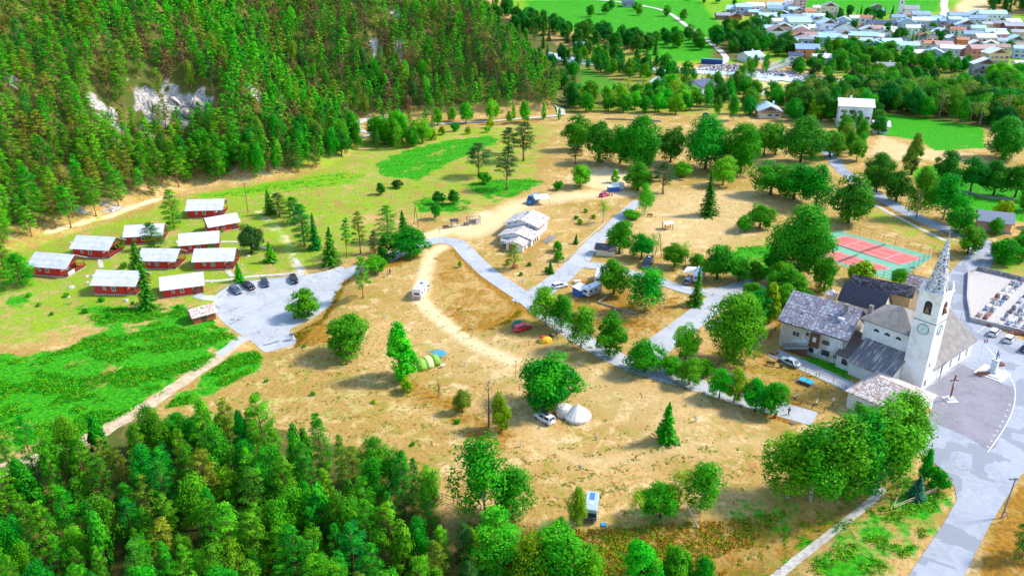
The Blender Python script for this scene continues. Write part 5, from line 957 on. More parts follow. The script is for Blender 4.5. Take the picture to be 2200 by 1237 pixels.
# ------------------------------------------------------------------ church
C0 = U(1977, 842); CA = math.atan2(.638, .77)
o = thing('church_tower', 'white church bell tower with clock and pointed stone spire', 'church tower', C0, CA)
m = M(); m.box(0, 4.4, 0, 4.3, 0, 20.4); m.build('tower_wall', TOWP, o); m = M(); m.box(-.22, 4.62, -.22, 4.52, 20.4, 20.75); m.build('cornice', TOWP, o)
m = M(); m.box(-.06, 4.46, -.06, 4.36, 14.55, 14.7); m.build('string_course', pm('dark_joint', (.2, .19, .18)), o)
m = M(); m.lathe([(2.05, 20.75), (1.15, 25.8), (.55, 29.4), (.06, 31.6)], 8, (2.2, 2.15, 0)); m.build('spire', RUBBLE, o)
for x, y in ((.35, .35), (4.05, .35), (4.05, 3.95), (.35, 3.95)):
    m = M(); m.box(x - .38, x + .38, y - .38, y + .38, 20.75, 21.3); m.add([(x - .4, y - .4, 21.3), (x + .4, y - .4, 21.3), (x + .4, y + .4, 21.3), (x - .4, y + .4, 21.3), (x, y, 22.9)], [(0, 1, 4), (1, 2, 4), (2, 3, 4), (3, 0, 4), (3, 2, 1, 0)]); m.build('pinnacle', pm('pinnacle_stone', (.74, .75, .76), (.5, .52, .55), 2), o)
m = M(); m.bar((2.2, 2.15, 31.4), (2.2, 2.15, 32.4), .06); m.bar((1.9, 2.15, 32.05), (2.5, 2.15, 32.05), .06); m.build('spire_cross', STEEL, o)
for nx_, ny_, cx, cy in ((-1, 0, 0, 2.15), (0, -1, 2.2, 0)):
    tx, ty = -ny_, nx_
    def W_(a, z, d): return (cx + tx * a + nx_ * d, cy + ty * a + ny_ * d, z)
    pts = [(-.72, 16.2), (.72, 16.2), (.72, 18.2)] + [(.72 * math.cos(k * math.pi / 8), 18.2 + .72 * math.sin(k * math.pi / 8)) for k in range(1, 8)] + [(-.72, 18.2)]
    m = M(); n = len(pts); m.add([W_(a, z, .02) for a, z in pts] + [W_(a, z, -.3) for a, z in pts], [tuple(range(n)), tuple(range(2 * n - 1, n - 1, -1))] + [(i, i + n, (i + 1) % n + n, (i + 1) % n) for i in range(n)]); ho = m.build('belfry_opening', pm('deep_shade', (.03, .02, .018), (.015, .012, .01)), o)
    m = M(); m.lathe([(.52, 0), (.42, .25), (.3, .6), (.22, .85), (.05, .95)], 12, W_(0, 16.7, .08)); m.build('bell', pm('bronze', (.25, .13, .05), (.14, .09, .04), 3, .4, .7), o); m = M(); m.bar(W_(-.7, 17.75, .06), W_(.7, 17.75, .06), .12); m.bar(W_(-.7, 16.5, .06), W_(.7, 16.5, .06), .1); m.build('bell_beam', BRW, o)
    def disc(r, d0, d1, mat, nm, par): 
        mm = M(); K = 28; mm.add([W_(r * math.cos(k * 6.2832 / K), 13.0 + r * math.sin(k * 6.2832 / K), d0) for k in range(K)] + [W_(r * math.cos(k * 6.2832 / K), 13.0 + r * math.sin(k * 6.2832 / K), d1) for k in range(K)], [tuple(range(K)), tuple(range(2 * K - 1, K - 1, -1))] + [(i, i + K, (i + 1) % K + K, (i + 1) % K) for i in range(K)]); return mm.build(nm, mat, par)
    DG = pm('dark_green_paint', (.01, .09, .08), (.02, .07, .06)); ck = disc(1.12, .05, -.02, DG, 'clock', o); disc(1.02, .07, .05, pm('clock_face', (.62, .72, .68), (.55, .66, .62)), 'dial', ck)
    mm = M()
    for k in range(12):
        a = k * math.pi / 6; mm.bar(W_(.70 * math.sin(a), 13 + .70 * math.cos(a), .085), W_(.95 * math.sin(a), 13 + .95 * math.cos(a), .085), .13 if k % 3 else .2, .02)
    mm.build('hour_marks', DG, ck); mm = M(); mm.bar(W_(-.08, 12.75, .10), W_(.38, 13.62, .10), .09, .02); mm.bar(W_(.05, 13.15, .11), W_(-.22, 12.5, .11), .13, .02); mm.build('clock_hands', DG, ck)
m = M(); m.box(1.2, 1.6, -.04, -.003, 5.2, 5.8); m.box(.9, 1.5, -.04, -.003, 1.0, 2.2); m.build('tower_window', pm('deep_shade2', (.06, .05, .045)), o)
o = thing('church_nave', 'long white church nave with brown grey roof behind the bell tower', 'church', C0, CA)
m = M(); gable(o, 4.42, 23, .3, 15.2, 3.9, 9.2, TOWP, GREYR, 'x', .55, .2)
for x in (9, 13, 17, 20.5): window(o, x, .3, .9, .35, 1.5, frame=CONC)
m = M(); m.tube([(8, -.05, 0), (8, -.05, 3.2), (8, .2, 3.9)], .07, 6); m.build('downpipe', DKW, o); m = M(); m.bar((7.1, -.25, 3.55), (9, -.25, 3.55), .14); m.build('gutter', DKW, o); m = M(); m.box(11.5, 12.8, 3.0, 3.9, 6.3, 6.5); m.build('roof_patch', WHT, o)
o = thing('church_choir', 'white choir block with pyramid stone roof left of the bell tower', 'church choir', C0, CA)
hip(o, 1.9, 11.0, 4.5, 14.3, 9.9, 13.0, WALLW, GREYR, .75, .2, 4.5)
for y in (7.0, 9.3, 11.6):
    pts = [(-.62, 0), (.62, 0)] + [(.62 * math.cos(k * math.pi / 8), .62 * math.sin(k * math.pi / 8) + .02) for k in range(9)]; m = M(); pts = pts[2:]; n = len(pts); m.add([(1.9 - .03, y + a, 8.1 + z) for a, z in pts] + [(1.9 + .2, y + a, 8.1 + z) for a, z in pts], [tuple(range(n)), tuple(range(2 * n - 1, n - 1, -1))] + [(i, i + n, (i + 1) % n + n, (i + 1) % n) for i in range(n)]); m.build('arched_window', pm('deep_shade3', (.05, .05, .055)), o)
m = M(); m.box(4.3, 5.1, 14.4, 15.2, 8, 12.0); m.build('chimney', GREYR, o); m = M(); m.bar((6.45, 9.4, 13), (6.45, 9.4, 14.4), .07); m.bar((6.45, 9.0, 14.0), (6.45, 9.8, 14.0), .07); m.build('roof_cross', STEEL, o)
o = thing('sacristy', 'low white annex with streaked grey lean-to roof in front of the choir', 'annex', C0, CA)
m = M(); m.add([(-4.3, 4.4, 0), (1.88, 4.4, 0), (1.88, 12.8, 0), (-4.3, 12.8, 0), (-4.3, 4.4, 3.2), (1.88, 4.4, 5.85), (1.88, 12.8, 5.85), (-4.3, 12.8, 3.2)], [(3, 2, 1, 0), (4, 5, 6, 7), (0, 1, 5, 4), (1, 2, 6, 5), (2, 3, 7, 6), (3, 0, 4, 7)]); m.build('wall', WALLW, o)
m = M(); m.slab([(-5.0, 4.0, 3.15), (1.87, 4.0, 6.1), (1.87, 13.3, 6.1), (-5.0, 13.3, 3.15)], .2); m.build('roof', STRK, o); window(o, -2.5, 4.4, 1.0, .5, .8, 0, -1)
o = thing('linking_annex', 'narrow annex with brown lean-to roof between farmhouse and sacristy', 'annex', C0, CA)
m = M(); m.add([(-3.4, 12.85, 0), (3.4, 12.85, 0), (3.4, 16.2, 0), (-3.4, 16.2, 0), (-3.4, 12.85, 3.0), (3.4, 12.85, 5.6), (3.4, 16.2, 5.6), (-3.4, 16.2, 3.0)], [(3, 2, 1, 0), (4, 5, 6, 7), (0, 1, 5, 4), (1, 2, 6, 5), (2, 3, 7, 6), (3, 0, 4, 7)]); m.build('wall', WALLW, o)
m = M(); m.slab([(-3.9, 13.35, 3.05), (3.6, 13.35, 5.95), (3.6, 16.5, 5.95), (-3.9, 16.5, 3.05)], .18); m.build('roof', pm('brown_sheet_roof', (.19, .13, .11), (.13, .10, .09), 1), o); window(o, -3.4, 14.4, 1.2, 1.1, 1.1, -1, 0, DKW)
lc = U(1818, 841, 3.3) - C0; rc_ = U(1998, 862, 3.3) - C0; ca, sa = math.cos(CA), math.sin(CA); lu, lv = lc.x * ca + lc.y * sa, -lc.x * sa + lc.y * ca; ru, rv = rc_.x * ca + rc_.y * sa, -rc_.x * sa + rc_.y * ca; print('chapel', lu, lv, ru, rv)
o = thing('stone_roofed_chapel', 'low white chapel with pinkish stone slab hip roof behind the birches', 'chapel', C0, CA)
hx0, hx1, hy0, hy1 = min(lu, ru) + .3, -5.3, rv + .3, max(lv, rv) - .3
hx0 = min(hx0, hx1 - 5); hip(o, hx0, hx1, hy0, hy1, 3.3, 5.6, WALLW, LAUZP, .5, .2, 3.0)
m = M(); m.box(hx0 - .05, hx0 - .003, hy1 - 3, hy1 - 1.8, 0, 2.2); m.build('door', BRW, o)
P = U(1985, 905, 0); o = thing('tiled_porch', 'small lean-to with reddish tiled roof at the chapel corner', 'porch', P, CA); m = M(); m.box(-1.2, 1.5, 0, 2.2, 0, 2); m.build('wall', WALLW, o); m = M(); m.slab([(-1.6, -.4, 1.9), (1.8, -.4, 1.9), (1.8, 2.5, 2.7), (-1.6, 2.5, 2.7)], .12); m.build('roof', tilemat('red_tiles', [(.5, .17, .08), (.58, .24, .12), (.42, .13, .07)], 3, (.12, .05, .04), .08), o)
# monument, cross, flag
P = G(2132, 803); o = thing('war_memorial', 'bronze soldier statue on tall pale stone pedestal with stepped base', 'monument', P, CA); m = M(); m.box(-2.6, 2.6, -2.6, 2.6, -.2, .25); m.box(-2, 2, -2, 2, .25, .5); m.build('steps', WALLW, o); m = M(); m.box(-.8, .8, -.8, .8, .5, 1.0); m.box(-.55, .55, -.55, .55, 1.0, 3.2); m.box(-.7, .7, -.7, .7, 3.2, 3.4); m.build('pedestal', pm('pale_stone', (.62, .66, .68), (.5, .54, .56)), o)
BZ = pm('blue_bronze', (.10, .22, .30), (.06, .14, .2), 5, .5, .4); m = M(); m.lathe([(.16, 3.4), (.13, 3.9), (.19, 4.25), (.25, 4.6), (.27, 4.85), (.1, 5.0), (.07, 5.05), (.13, 5.15), (.14, 5.28), (.1, 5.4), (.02, 5.44)], 10, sx=1.2, sy=.8); m.tube([(-.3, 0, 4.82), (-.4, -.1, 4.5), (-.15, -.3, 4.4)], [.08, .07, .05], 6); m.tube([(.3, 0, 4.82), (.38, -.05, 4.45), (.3, -.25, 4.2)], [.08, .07, .05], 6); m.bar((.3, -.28, 3.5), (.3, -.28, 5.0), .05); m.build('statue', BZ, o, True)
FLW = pm('red_flowers', (.55, .01, .10), (.10, .20, .02), 7, .8)
def planter(px, py, w_, lab):
    P = G(px, py); o = thing('flower_box', lab, 'planter', P, CA - .8); m = M(); m.box(-w_ / 2, w_ / 2, -.4, .4, 0, .5); m.build('box', pm('terracotta', (.35, .10, .05), (.28, .08, .04)), o); m = M(); g = random.Random(px)
    for k in range(60): c = (g.uniform(-w_ / 2, w_ / 2), g.uniform(-.45, .45), .5 + g.uniform(0, .45)); s = g.uniform(.12, .2); m.add([(c[0] + g.uniform(-s, s), c[1] + g.uniform(-s, s), c[2] + g.uniform(-s, s)) for _ in range(4)], [(0, 1, 2), (0, 2, 3), (0, 3, 1), (1, 3, 2)])
    m.build('flowers', FLW, o)
planter(2112, 806, 2.4, 'red flower box in front of the memorial'); planter(2146, 785, 1.8, 'dark flower box behind the memorial'); planter(2132, 700, 2.6, 'crimson flower box at the cemetery wall, left one'); planter(2180, 718, 2.6, 'crimson flower box at the cemetery wall, right one')
P = G(2040, 860); o = thing('wayside_cross', 'tall wooden crucifix on a white stepped base in the church square', 'cross', P, CA - .6); m = M(); m.box(-1.1, 1.1, -1.1, 1.1, 0, .25); m.box(-.6, .6, -.6, .6, .25, .75); m.build('base', WALLW, o); m = M(); m.box(-.14, .14, -.1, .1, .75, 5.6); m.box(-.8, .8, -.11, .11, 4.3, 4.55); m.build('wooden_cross', pm('red_wood', (.25, .09, .05), (.18, .07, .04)), o); m = M(); m.lathe([(.06, 3.2), (.09, 3.7), (.13, 4.1), (.05, 4.3), (.08, 4.45), (.02, 4.55)], 8, (0, -.17, 0)); m.tube([(-.6, -.16, 4.45), (0, -.17, 4.15), (.6, -.16, 4.45)], [.04, .05, .04], 5); m.build('figure', WHT, o)
P = G(2102, 778); o = thing('flagpole', 'white flagpole with a hanging blue white red flag', 'flagpole', P); m = M(); m.tube([(0, 0, 0), (0, 0, 5.6)], [.06, .04], 6); m.build('pole', WHT, o); 
for k, (nm, cc) in enumerate((('blue_stripe', (.02, .05, .35)), ('white_stripe', (.8, .8, .8)), ('red_stripe', (.6, .02, .02)))): m = M(); m.box(.06 + k * .22, .28 + k * .22, -.02 - .03 * k, .02 - .03 * k, 4.6, 5.5); m.build(nm, pm(nm, cc), o)
# ------------------------------------------------------------------ tennis courts
TA, TB, TC, TD = [U(*p) for p in ((1795, 497), (2002, 553), (1895, 601), (1690, 535))]
tc_ = [U(1797, 494), U(2004, 551), U(1925, 606), U(1715, 540)]
tcp = [tuple(p[:2]) for p in tc_]; drape('court_surface', tcp, pm('green_court', (.13, .36, .21), (.17, .40, .26), .5, .9), .06)
RC = pm('red_court', (.62, .12, .10), (.56, .15, .13), .4, .9)
def court(cA, cB, cC, cD, lab):
    A, B, C_, D_ = [U(*p) for p in (cA, cB, cC, cD)]
    def Wq(u, v): a = A.lerp(B, u); d = D_.lerp(C_, u); return a.lerp(d, v)
    def sh(u0, u1, v0, v1, z, mat, nm, par=None, kind=True):
        m = M(); m.add([tuple(Wq(u, v) + Vector((0, 0, z))) for u, v in ((u0, v1), (u1, v1), (u1, v0), (u0, v0))], [(0, 1, 2, 3)]); q = m.build(nm, mat, par); q['kind'] = 'structure' if kind else ''; return q
    sh(0, 1, 0, 1, .075, RC, 'court')
    t_, tv = .0055, .012
    for u0, u1, v0, v1 in ((0, 1, 0, tv), (0, 1, 1 - tv, 1), (0, t_, tv, 1 - tv), (1 - t_, 1, tv, 1 - tv), (t_, 1 - t_, .125, .125 + tv), (t_, 1 - t_, .875 - tv, .875), (.23, .23 + t_, .137, .863), (.77 - t_, .77, .137, .863), (.236, .764, .5 - tv / 2, .5 + tv / 2)): sh(u0, u1, v0, v1, .083, WP, 'court_line')
    a, b_ = Wq(.5, -.08), Wq(.5, 1.08); o = thing('tennis_net', lab, 'net', a, ang(a, b_)); L = (b_ - a).length; m = M()
    for x in (0, L): m.tube([(x, 0, 0), (x, 0, 1.1)], .05, 6)
    m.build('post', STEEL, o); m = M(); m.box(.05, L - .05, -.01, .01, .95, 1.03); m.build('tape', WHT, o); m = M()
    for k in range(60): x = .05 + (L - .1) * k / 59; m.box(x, x + .03, -.006, .006, .12, .95)
    for k in range(6): m.box(.05, L - .05, -.005, .005, .12 + k * .15, .15 + k * .15)
    m.build('mesh', BLK, o)
court((1818, 506), (1982, 555), (1934, 570), (1776, 518), 'tennis net on the upper right court'); court((1766, 530), (1915, 576), (1880, 588), (1732, 541), 'tennis net on the lower left court')
def meshfence(name, pxs, lab, h=3.0, sp=3.2, mat=STEEL, rails=3, cat='fence', wire=True):
    pts = [G(*p) for p in pxs]; o = thing(name, lab, cat, pts[0]); m = M(); w_ = M(); base = pts[0]
    for a, b_ in zip(pts[:-1], pts[1:]):
        L = (b_ - a).length; n = max(1, round(L / sp))
        for k in range(n + 1):
            p = a.lerp(b_, k / n) - base; m.tube([tuple(p), tuple(p + Vector((0, 0, h)))], .045, 5)
        for r in range(rails): z = h * (r + 1) / rails - .02; w_.bar(tuple(a - base + Vector((0, 0, z))), tuple(b_ - base + Vector((0, 0, z))), .035)
    m.build('posts', mat, o); w_.build('wires', mat, o)
GST = pm('green_steel', (.02, .09, .06), (.03, .08, .05), 3, .5, .3)
meshfence('court_fence', [(1797, 494), (2004, 551), (1925, 606)], 'tall green wire fence around the tennis courts', 3, 3.4, GST); meshfence('court_fence', [(1925, 606), (1715, 540)], 'wire fence along the near side of the tennis courts', 2.6, 3.4, GST)
P = G(1958, 588); o = thing('umpire_shelter', 'small covered bench beside the tennis court', 'shelter', P, R(-30)); m = M(); m.box(-.6, .6, -.4, .4, 1.7, 1.8); [m.box(x, x + .07, y, y + .07, 0, 1.7) for x in (-.55, .48) for y in (-.35, .28)]; m.build('frame', DKW, o); m = M(); m.box(-.5, .5, -.2, .25, .4, .48); m.build('bench', BRW, o)
# pink garage
P = G(2100, 494); o = thing('pink_garage', 'small pink building with bluish slate roof beside the road', 'house', P, ang(G(2112, 497), G(2150, 502)) ); gable(o, 0, 8.5, 0, 7.5, 3.3, 5.2, plaster('pink_plaster', (.75, .42, .30), (.62, .34, .25), .4), pm('blue_slate', (.20, .23, .30), (.16, .19, .25), 2), 'x', .7); m = M(); m.box(0, 9, -.08, -.003, -.3, .5); m.build('plinth', CONC, o)
# stone walls, cemetery
STW = tilemat('rubble_wall', [(.30, .28, .26), (.40, .38, .35), (.24, .22, .21)], 2.2, (.12, .11, .10), .1)
def wall(pxs, h, th, lab, mat=STW, cap=None):
    pts = [G(*p) for p in pxs]; o = thing('stone_wall', lab, 'wall', pts[0]); L, Rr = ribbon([tuple(p[:2]) for p in pts], th); b0 = pts[0]; m = M(); vs = []
    for a, c, p in zip(L, Rr, pts): vs += [(a[0] - b0.x, a[1] - b0.y, p.z - b0.z - .3), (a[0] - b0.x, a[1] - b0.y, p.z - b0.z + h), (c[0] - b0.x, c[1] - b0.y, p.z - b0.z + h), (c[0] - b0.x, c[1] - b0.y, p.z - b0.z - .3)]
    fs = [];
    for i in range(len(pts) - 1):
        for k in range(4): q = i * 4; fs.append((q + k, q + 4 + k, q + 4 + (k + 1) % 4, q + (k + 1) % 4))
    m.add(vs, fs + [(3, 2, 1, 0), (len(vs) - 4, len(vs) - 3, len(vs) - 2, len(vs) - 1)]); m.build('masonry', mat, o)
wall([(1696, 572), (1720, 578), (1740, 583)], 1.3, .5, 'short rubble wall below the giant tree')
wall([(1420, 262), (1330, 258), (1300, 257)], .7, .6, 'low dark dry stone wall beyond the grove'); wall([(2050, 408), (2110, 424), (2180, 432)], .6, 1.0, 'low mossy wall along the orchard')
CEM = [(2078, 590), (2100, 583), (2140, 590), (2290, 625), (2290, 770), (2190, 716), (2085, 690), (2076, 640)]
drape('cemetery_gravel', [tuple(U(*p)[:2]) for p in CEM], pm('white_gravel', (.54, .50, .45), (.42, .38, .34), 3, .95), .10)
wall([(2085, 690), (2190, 716), (2290, 748)], 1.1, .4, 'grey concrete cemetery wall facing the church square', CONC); wall([(2085, 690), (2077, 645), (2080, 588), (2098, 580)], 1.0, .4, 'pale cemetery wall along the road', CONC); wall([(2098, 580), (2150, 592), (2290, 628)], 1.2, .4, 'dark stone wall at the back of the cemetery')
STN = [pm('grey_granite', (.36, .38, .43), (.26, .28, .33), 6, .4), pm('blue_granite', (.18, .24, .36), (.13, .17, .28), 6, .35), pm('pale_marble', (.70, .67, .64), (.58, .56, .54), 4, .5), pm('brown_granite', (.30, .16, .12), (.22, .12, .09), 6, .4), pm('dark_granite', (.07, .07, .09), (.11, .11, .13), 6, .3)]
SN = ['grey', 'blue grey', 'pale marble', 'brown', 'dark']
protos = []
for si in range(5):
    for hs in range(2):
        o = thing('grave', 'x', 'grave', (0, 0, -50), 0, 'graves in the cemetery'); m = M(); m.box(-.5, .5, -1.0, 1.0, 0, .32); m.box(-.42, .42, -.9, .9, .323, .42); m.build('tomb_slab', STN[si], o); m = M()
        if hs: m.box(-.4, .4, .9, 1.06, .3, 1.15); m.box(-.28, .28, .9, 1.06, 1.15, 1.3)
        else: m.box(-.06, .06, .92, 1.04, .3, 1.4); m.box(-.3, .3, .92, 1.04, 1.0, 1.12)
        m.build('headstone' if hs else 'cross', STN[si], o)
        if random.random() < .5: m = M(); m.lathe([(.12, .42), (.2, .62), (.22, .75), (.05, .85)], 7, (.1, -.3, 0)); m.build('flower_pot', random.choice([FLW, WHT]), o)
        protos.append((o, si, hs))
cg = random.Random(5); cp_ = np.array([tuple(U(*p)[:2]) for p in CEM]); ga = CA + R(90); n_g = 0
A0 = U(2085, 690); dxx = Vector((math.cos(CA - R(84)), math.sin(CA - R(84)), 0)); dyy = Vector((-dxx.y, dxx.x, 0))
for j in range(0, 18):
    if j in (5, 10): pass
    for i in range(0, 16):
        p = A0 + dyy * (1.4 + j * 2.55 + (0.3 if j % 2 else 0)) + dxx * (.6 + i * 1.55 + cg.uniform(-.15, .15))
        if float(sdf(cp_, np.array([p.x]), np.array([p.y]))[0]) < .8: continue
        if cg.random() < .08 or 3.2 < (p - A0).dot(dxx) < 5.2: continue
        o, si, hs = cg.choice(protos + [q for q in protos if q[1] in (0, 1, 2)]); c = dup(o, (p.x, p.y, .1), math.atan2(dxx.y, dxx.x) + (R(180) if j % 2 else 0), '%s stone grave with %s in the cemetery' % (SN[si], 'upright headstone' if hs else 'cross')); n_g += 1
print('graves', n_g)
for o, _, _ in protos:
    for k in list(o.children): bpy.data.objects.remove(k)
    bpy.data.objects.remove(o)
P = G(2092, 672); 
# ------------------------------------------------------------------ village
RO = {'c': ('cyan', (.42, .66, .76)), 'b': ('steel blue', (.26, .40, .62)), 'n': ('navy', (.06, .08, .15)), 'w': ('pale', (.78, .80, .82)), 'g': ('grey', (.34, .35, .38)), 'p': ('pinkish brown', (.45, .27, .24)), 'o': ('terracotta', (.52, .20, .10)), 'l': ('light blue', (.50, .66, .84))}
WA = {'w': ('white', (.78, .78, .78)), 'c': ('cream', (.74, .63, .48)), 'o': ('orange', (.72, .22, .07)), 's': ('salmon', (.74, .27, .18)), 'r': ('maroon wood', (.25, .06, .04)), 'b': ('pale blue', (.42, .52, .64)), 'y': ('yellow', (.72, .54, .26)), 'k': ('brown', (.30, .19, .12)), 'g': ('grey', (.42, .42, .43)), 'p': ('pink', (.72, .47, .40))}
def house(px, py, wpx, ori, rk, wk, st=2, dr=.8, rot=0, lab=None):
    """px, py: middle of the roof in the photograph"""
    P = G(px, py, 3.0 + 1.6 * st); w_ = wpx * (1.25 if wpx < 46 and lab is None else 1) / ppm(P); w_ = min(max(w_, 6), 36); D = w_ * dr if dr < 3 else dr; D = min(max(D, 6.5), 20); ze = 3.0 * st + .6; zr = ze + (D if ori == 'e' else w_) * .22
    rn, rc__ = RO[rk]; wn_, wc = WA[wk]
    o = thing('village_house', lab or '%s house with %s roof in the village' % (wn_, rn), 'house', (P.x, P.y, GH(P.x, P.y)), R(rot) - math.atan2(P.x, P.y) * .35, 'houses of the village')
    wm = pm('wall_' + wn_.replace(' ', '_'), wc, tuple(x * .85 for x in wc), .5, .9); rm = pm('roof_' + rn.replace(' ', '_'), rc__, tuple(x * .8 for x in rc__), .4, .5)
    gable(o, -w_ / 2, w_ / 2, -D / 2, D / 2, ze, zr, wm, rm, 'x' if ori == 'e' else 'y', .8, .2, -2)
    g = random.Random(int(px * 7 + py)); n = max(2, int(w_ / 3.2)); sh = MATS['brown_planks'] if g.random() < .6 else None
    for s in range(st):
        for k in range(n):
            if g.random() < .15: continue
            window(o, -w_ / 2 + w_ * (k + .5) / n, -D / 2, 1.0 + 2.75 * s, .95, 1.15, frame=g.choice([WHT, DKW, WHT]), shut=sh if n < 6 else None)
        for k in range(2): window(o, w_ / 2, -D / 4 + k * D / 2, 1.0 + 2.75 * s, .9, 1.1, 1, 0, WHT)
    if ori == 'g' and g.random() < .7:
        m = M(); m.box(-w_ * .42, w_ * .42, -D / 2 - 1.1, -D / 2 - .003, 2.95, 3.1); m.bar((-w_ * .42, -D / 2 - 1.05, 3.9), (w_ * .42, -D / 2 - 1.05, 3.9), .1); [m.bar((-w_ * .42 + k * w_ * .84 / 8, -D / 2 - 1.05, 3.1), (-w_ * .42 + k * w_ * .84 / 8, -D / 2 - 1.05, 3.9), .08) for k in range(9)]; m.build('balcony', BRW, o)
        m = M(); m.add([(-w_ * .3, -D / 2 - .04, ze + .1), (w_ * .3, -D / 2 - .04, ze + .1), (0, -D / 2 - .04, zr - .3), (-w_ * .3, -D / 2 + .02, ze + .1), (w_ * .3, -D / 2 + .02, ze + .1), (0, -D / 2 + .02, zr - .3)], [(0, 1, 2), (5, 4, 3), (0, 3, 4, 1), (1, 4, 5, 2), (2, 5, 3, 0)]); m.build('gable_boards', BRW, o)
    cx = g.uniform(-.25, .25) * w_; m = M(); m.box(cx - .45, cx + .45, -.4 + D * .12, .4 + D * .12, ze, zr + 1.1); m.build('chimney', WALLW if g.random() < .5 else CONC, o); return o
V3 = [(985, 90, 175, 'e', 'c', 'g', 1), (1065, 80, 140, 'e', 'l', 'b', 2), (1190, 70, 150, 'e', 'w', 'w', 2), (1300, 120, 150, 'g', 'g', 'c', 1), (1415, 60, 120, 'e', 'l', 'w', 2), (1420, 100, 130, 'e', 'b', 'w', 2), (1715, 20, 100, 'g', 'p', 'p', 4), (1615, 45, 95, 'e', 'p', 'c', 2), (1590, 85, 120, 'g', 'b', 'b', 2), (1515, 160, 100, 'g', 'l', 'r', 2), (1700, 125, 95, 'g', 'l', 'p', 2), (1905, 90, 60, 'e', 'w', 'w', 2), (2060, 95, 145, 'g', 'g', 'c', 3), (820, 160, 115, 'e', 'g', 'k', 1), (965, 170, 110, 'g', 'g', 'o', 1), (1330, 190, 150, 'e', 'l', 'y', 2), (1250, 240, 80, 'g', 'l', 'b', 2), (1465, 245, 120, 'e', 'w', 'w', 2), (1580, 205, 140, 'e', 'b', 'w', 2), (1690, 200, 120, 'e', 'g', 'b', 2), (1825, 190, 130, 'e', 'c', 'b', 2), (1680, 250, 260, 'e', 'c', 'w', 2), (1880, 230, 120, 'g', 'b', 'w', 2), (1525, 310, 140, 'g', 'l', 'p', 2), (1285, 335, 170, 'e', 'c', 'w', 2), (1440, 360, 190, 'g', 'p', 'w', 2), (1730, 340, 130, 'g', 'w', 'p', 2), (1820, 390, 150, 'e', 'p', 's', 1), (1885, 320, 120, 'e', 'w', 'c', 2), (2030, 295, 170, 'g', 'l', 'w', 3), (2100, 265, 110, 'g', 'n', 'c', 2), (1650, 445, 130, 'e', 'w', 'w', 1), (1910, 425, 120, 'e', 'c', 'b', 1), (2045, 430, 175, 'e', 'c', 'b', 2), (1790, 560, 200, 'e', 'b', 'o', 2), (1665, 640, 115, 'e', 'n', 'w', 2), (1965, 640, 160, 'e', 'w', 'w', 1), (1600, 30, 90, 'e', 'l', 'w', 2), (2110, 330, 100, 'e', 'w', 'w', 2), (2000, 250, 90, 'e', 'w', 'w', 1), (1810, 560, 60, 'e', 'n', 'p', 1), (1530, 60, 80, 'g', 'l', 'c', 2), (1640, 110, 90, 'e', 'l', 'b', 2)]
V4 = [(60, 330, 210, 'g', 'n', 'w', 2), (215, 190, 115, 'e', 'w', 'w', 1), (500, 115, 75, 'e', 'b', 'b', 1), (510, 255, 290, 'e', 'n', 'c', 1), (430, 310, 130, 'e', 'p', 'p', 1), (345, 345, 130, 'g', 'l', 'w', 2), (290, 410, 240, 'e', 'c', 's', 2), (80, 395, 140, 'g', 'p', 'w', 2), (30, 440, 100, 'e', 'l', 'g', 2), (430, 520, 180, 'g', 'c', 'w', 2), (590, 460, 210, 'e', 'l', 'b', 1), (780, 500, 220, 'e', 'c', 'w', 1), (540, 375, 100, 'g', 'g', 'w', 2), (600, 320, 110, 'e', 'w', 'w', 1), (830, 150, 100, 'e', 'p', 'c', 1), (950, 150, 150, 'e', 'b', 'w', 1), (800, 260, 150, 'g', 'b', 'b', 2), (960, 235, 140, 'e', 'w', 'w', 2), (1080, 235, 150, 'e', 'c', 'b', 2), (1060, 300, 110, 'e', 'n', 'w', 1), (860, 320, 110, 'e', 'w', 'w', 2), (930, 290, 90, 'e', 'g', 'w', 1), (1200, 355, 150, 'g', 'l', 'c', 1), (1250, 245, 130, 'e', 'b', 'g', 2), (1340, 245, 105, 'e', 'l', 'b', 3), (1490, 290, 200, 'g', 'w', 'b', 2), (1385, 180, 150, 'e', 'b', 'w', 2), (1460, 215, 130, 'e', 'l', 'w', 1), (1590, 165, 130, 'g', 'l', 'k', 2), (1770, 180, 280, 'e', 'c', 'w', 3), (1800, 345, 200, 'e', 'l', 'w', 1), (1560, 395, 150, 'e', 'b', 'b', 2), (1690, 430, 160, 'e', 'w', 'p', 2), (2020, 300, 160, 'e', 'g', 'r', 2), (2060, 440, 170, 'g', 'c', 'w', 1), (2110, 560, 110, 'e', 'c', 'b', 2), (1210, 515, 150, 'e', 'p', 'w', 2), (1330, 560, 210, 'e', 'w', 'w', 2), (1500, 575, 120, 'g', 'w', 'k', 2), (1660, 585, 230, 'e', 'p', 's', 3), (1110, 610, 160, 'g', 'l', 'b', 2), (1385, 680, 190, 'e', 'g', 'y', 1), (1820, 640, 190, 'g', 'w', 'y', 3), (1700, 740, 270, 'g', 'w', 'g', 2), (2110, 740, 110, 'e', 'w', 'w', 2), (2085, 880, 130, 'g', 'g', 'g', 1), (950, 590, 150, 'e', 'w', 'w', 1), (570, 740, 170, 'e', 'g', 'g', 1), (700, 180, 110, 'e', 'b', 'w', 1), (1140, 190, 110, 'e', 'b', 'w', 1), (660, 350, 80, 'e', 'w', 'w', 1), (450, 60, 80, 'g', 'g', 'k', 1)]
for x, y, w_, ori, rk, wk, st in V3: house(1400 + x / 5.3775, y / 5.3775, w_ / 5.3775, ori, rk, wk, st, .75, random.uniform(-14, 14))
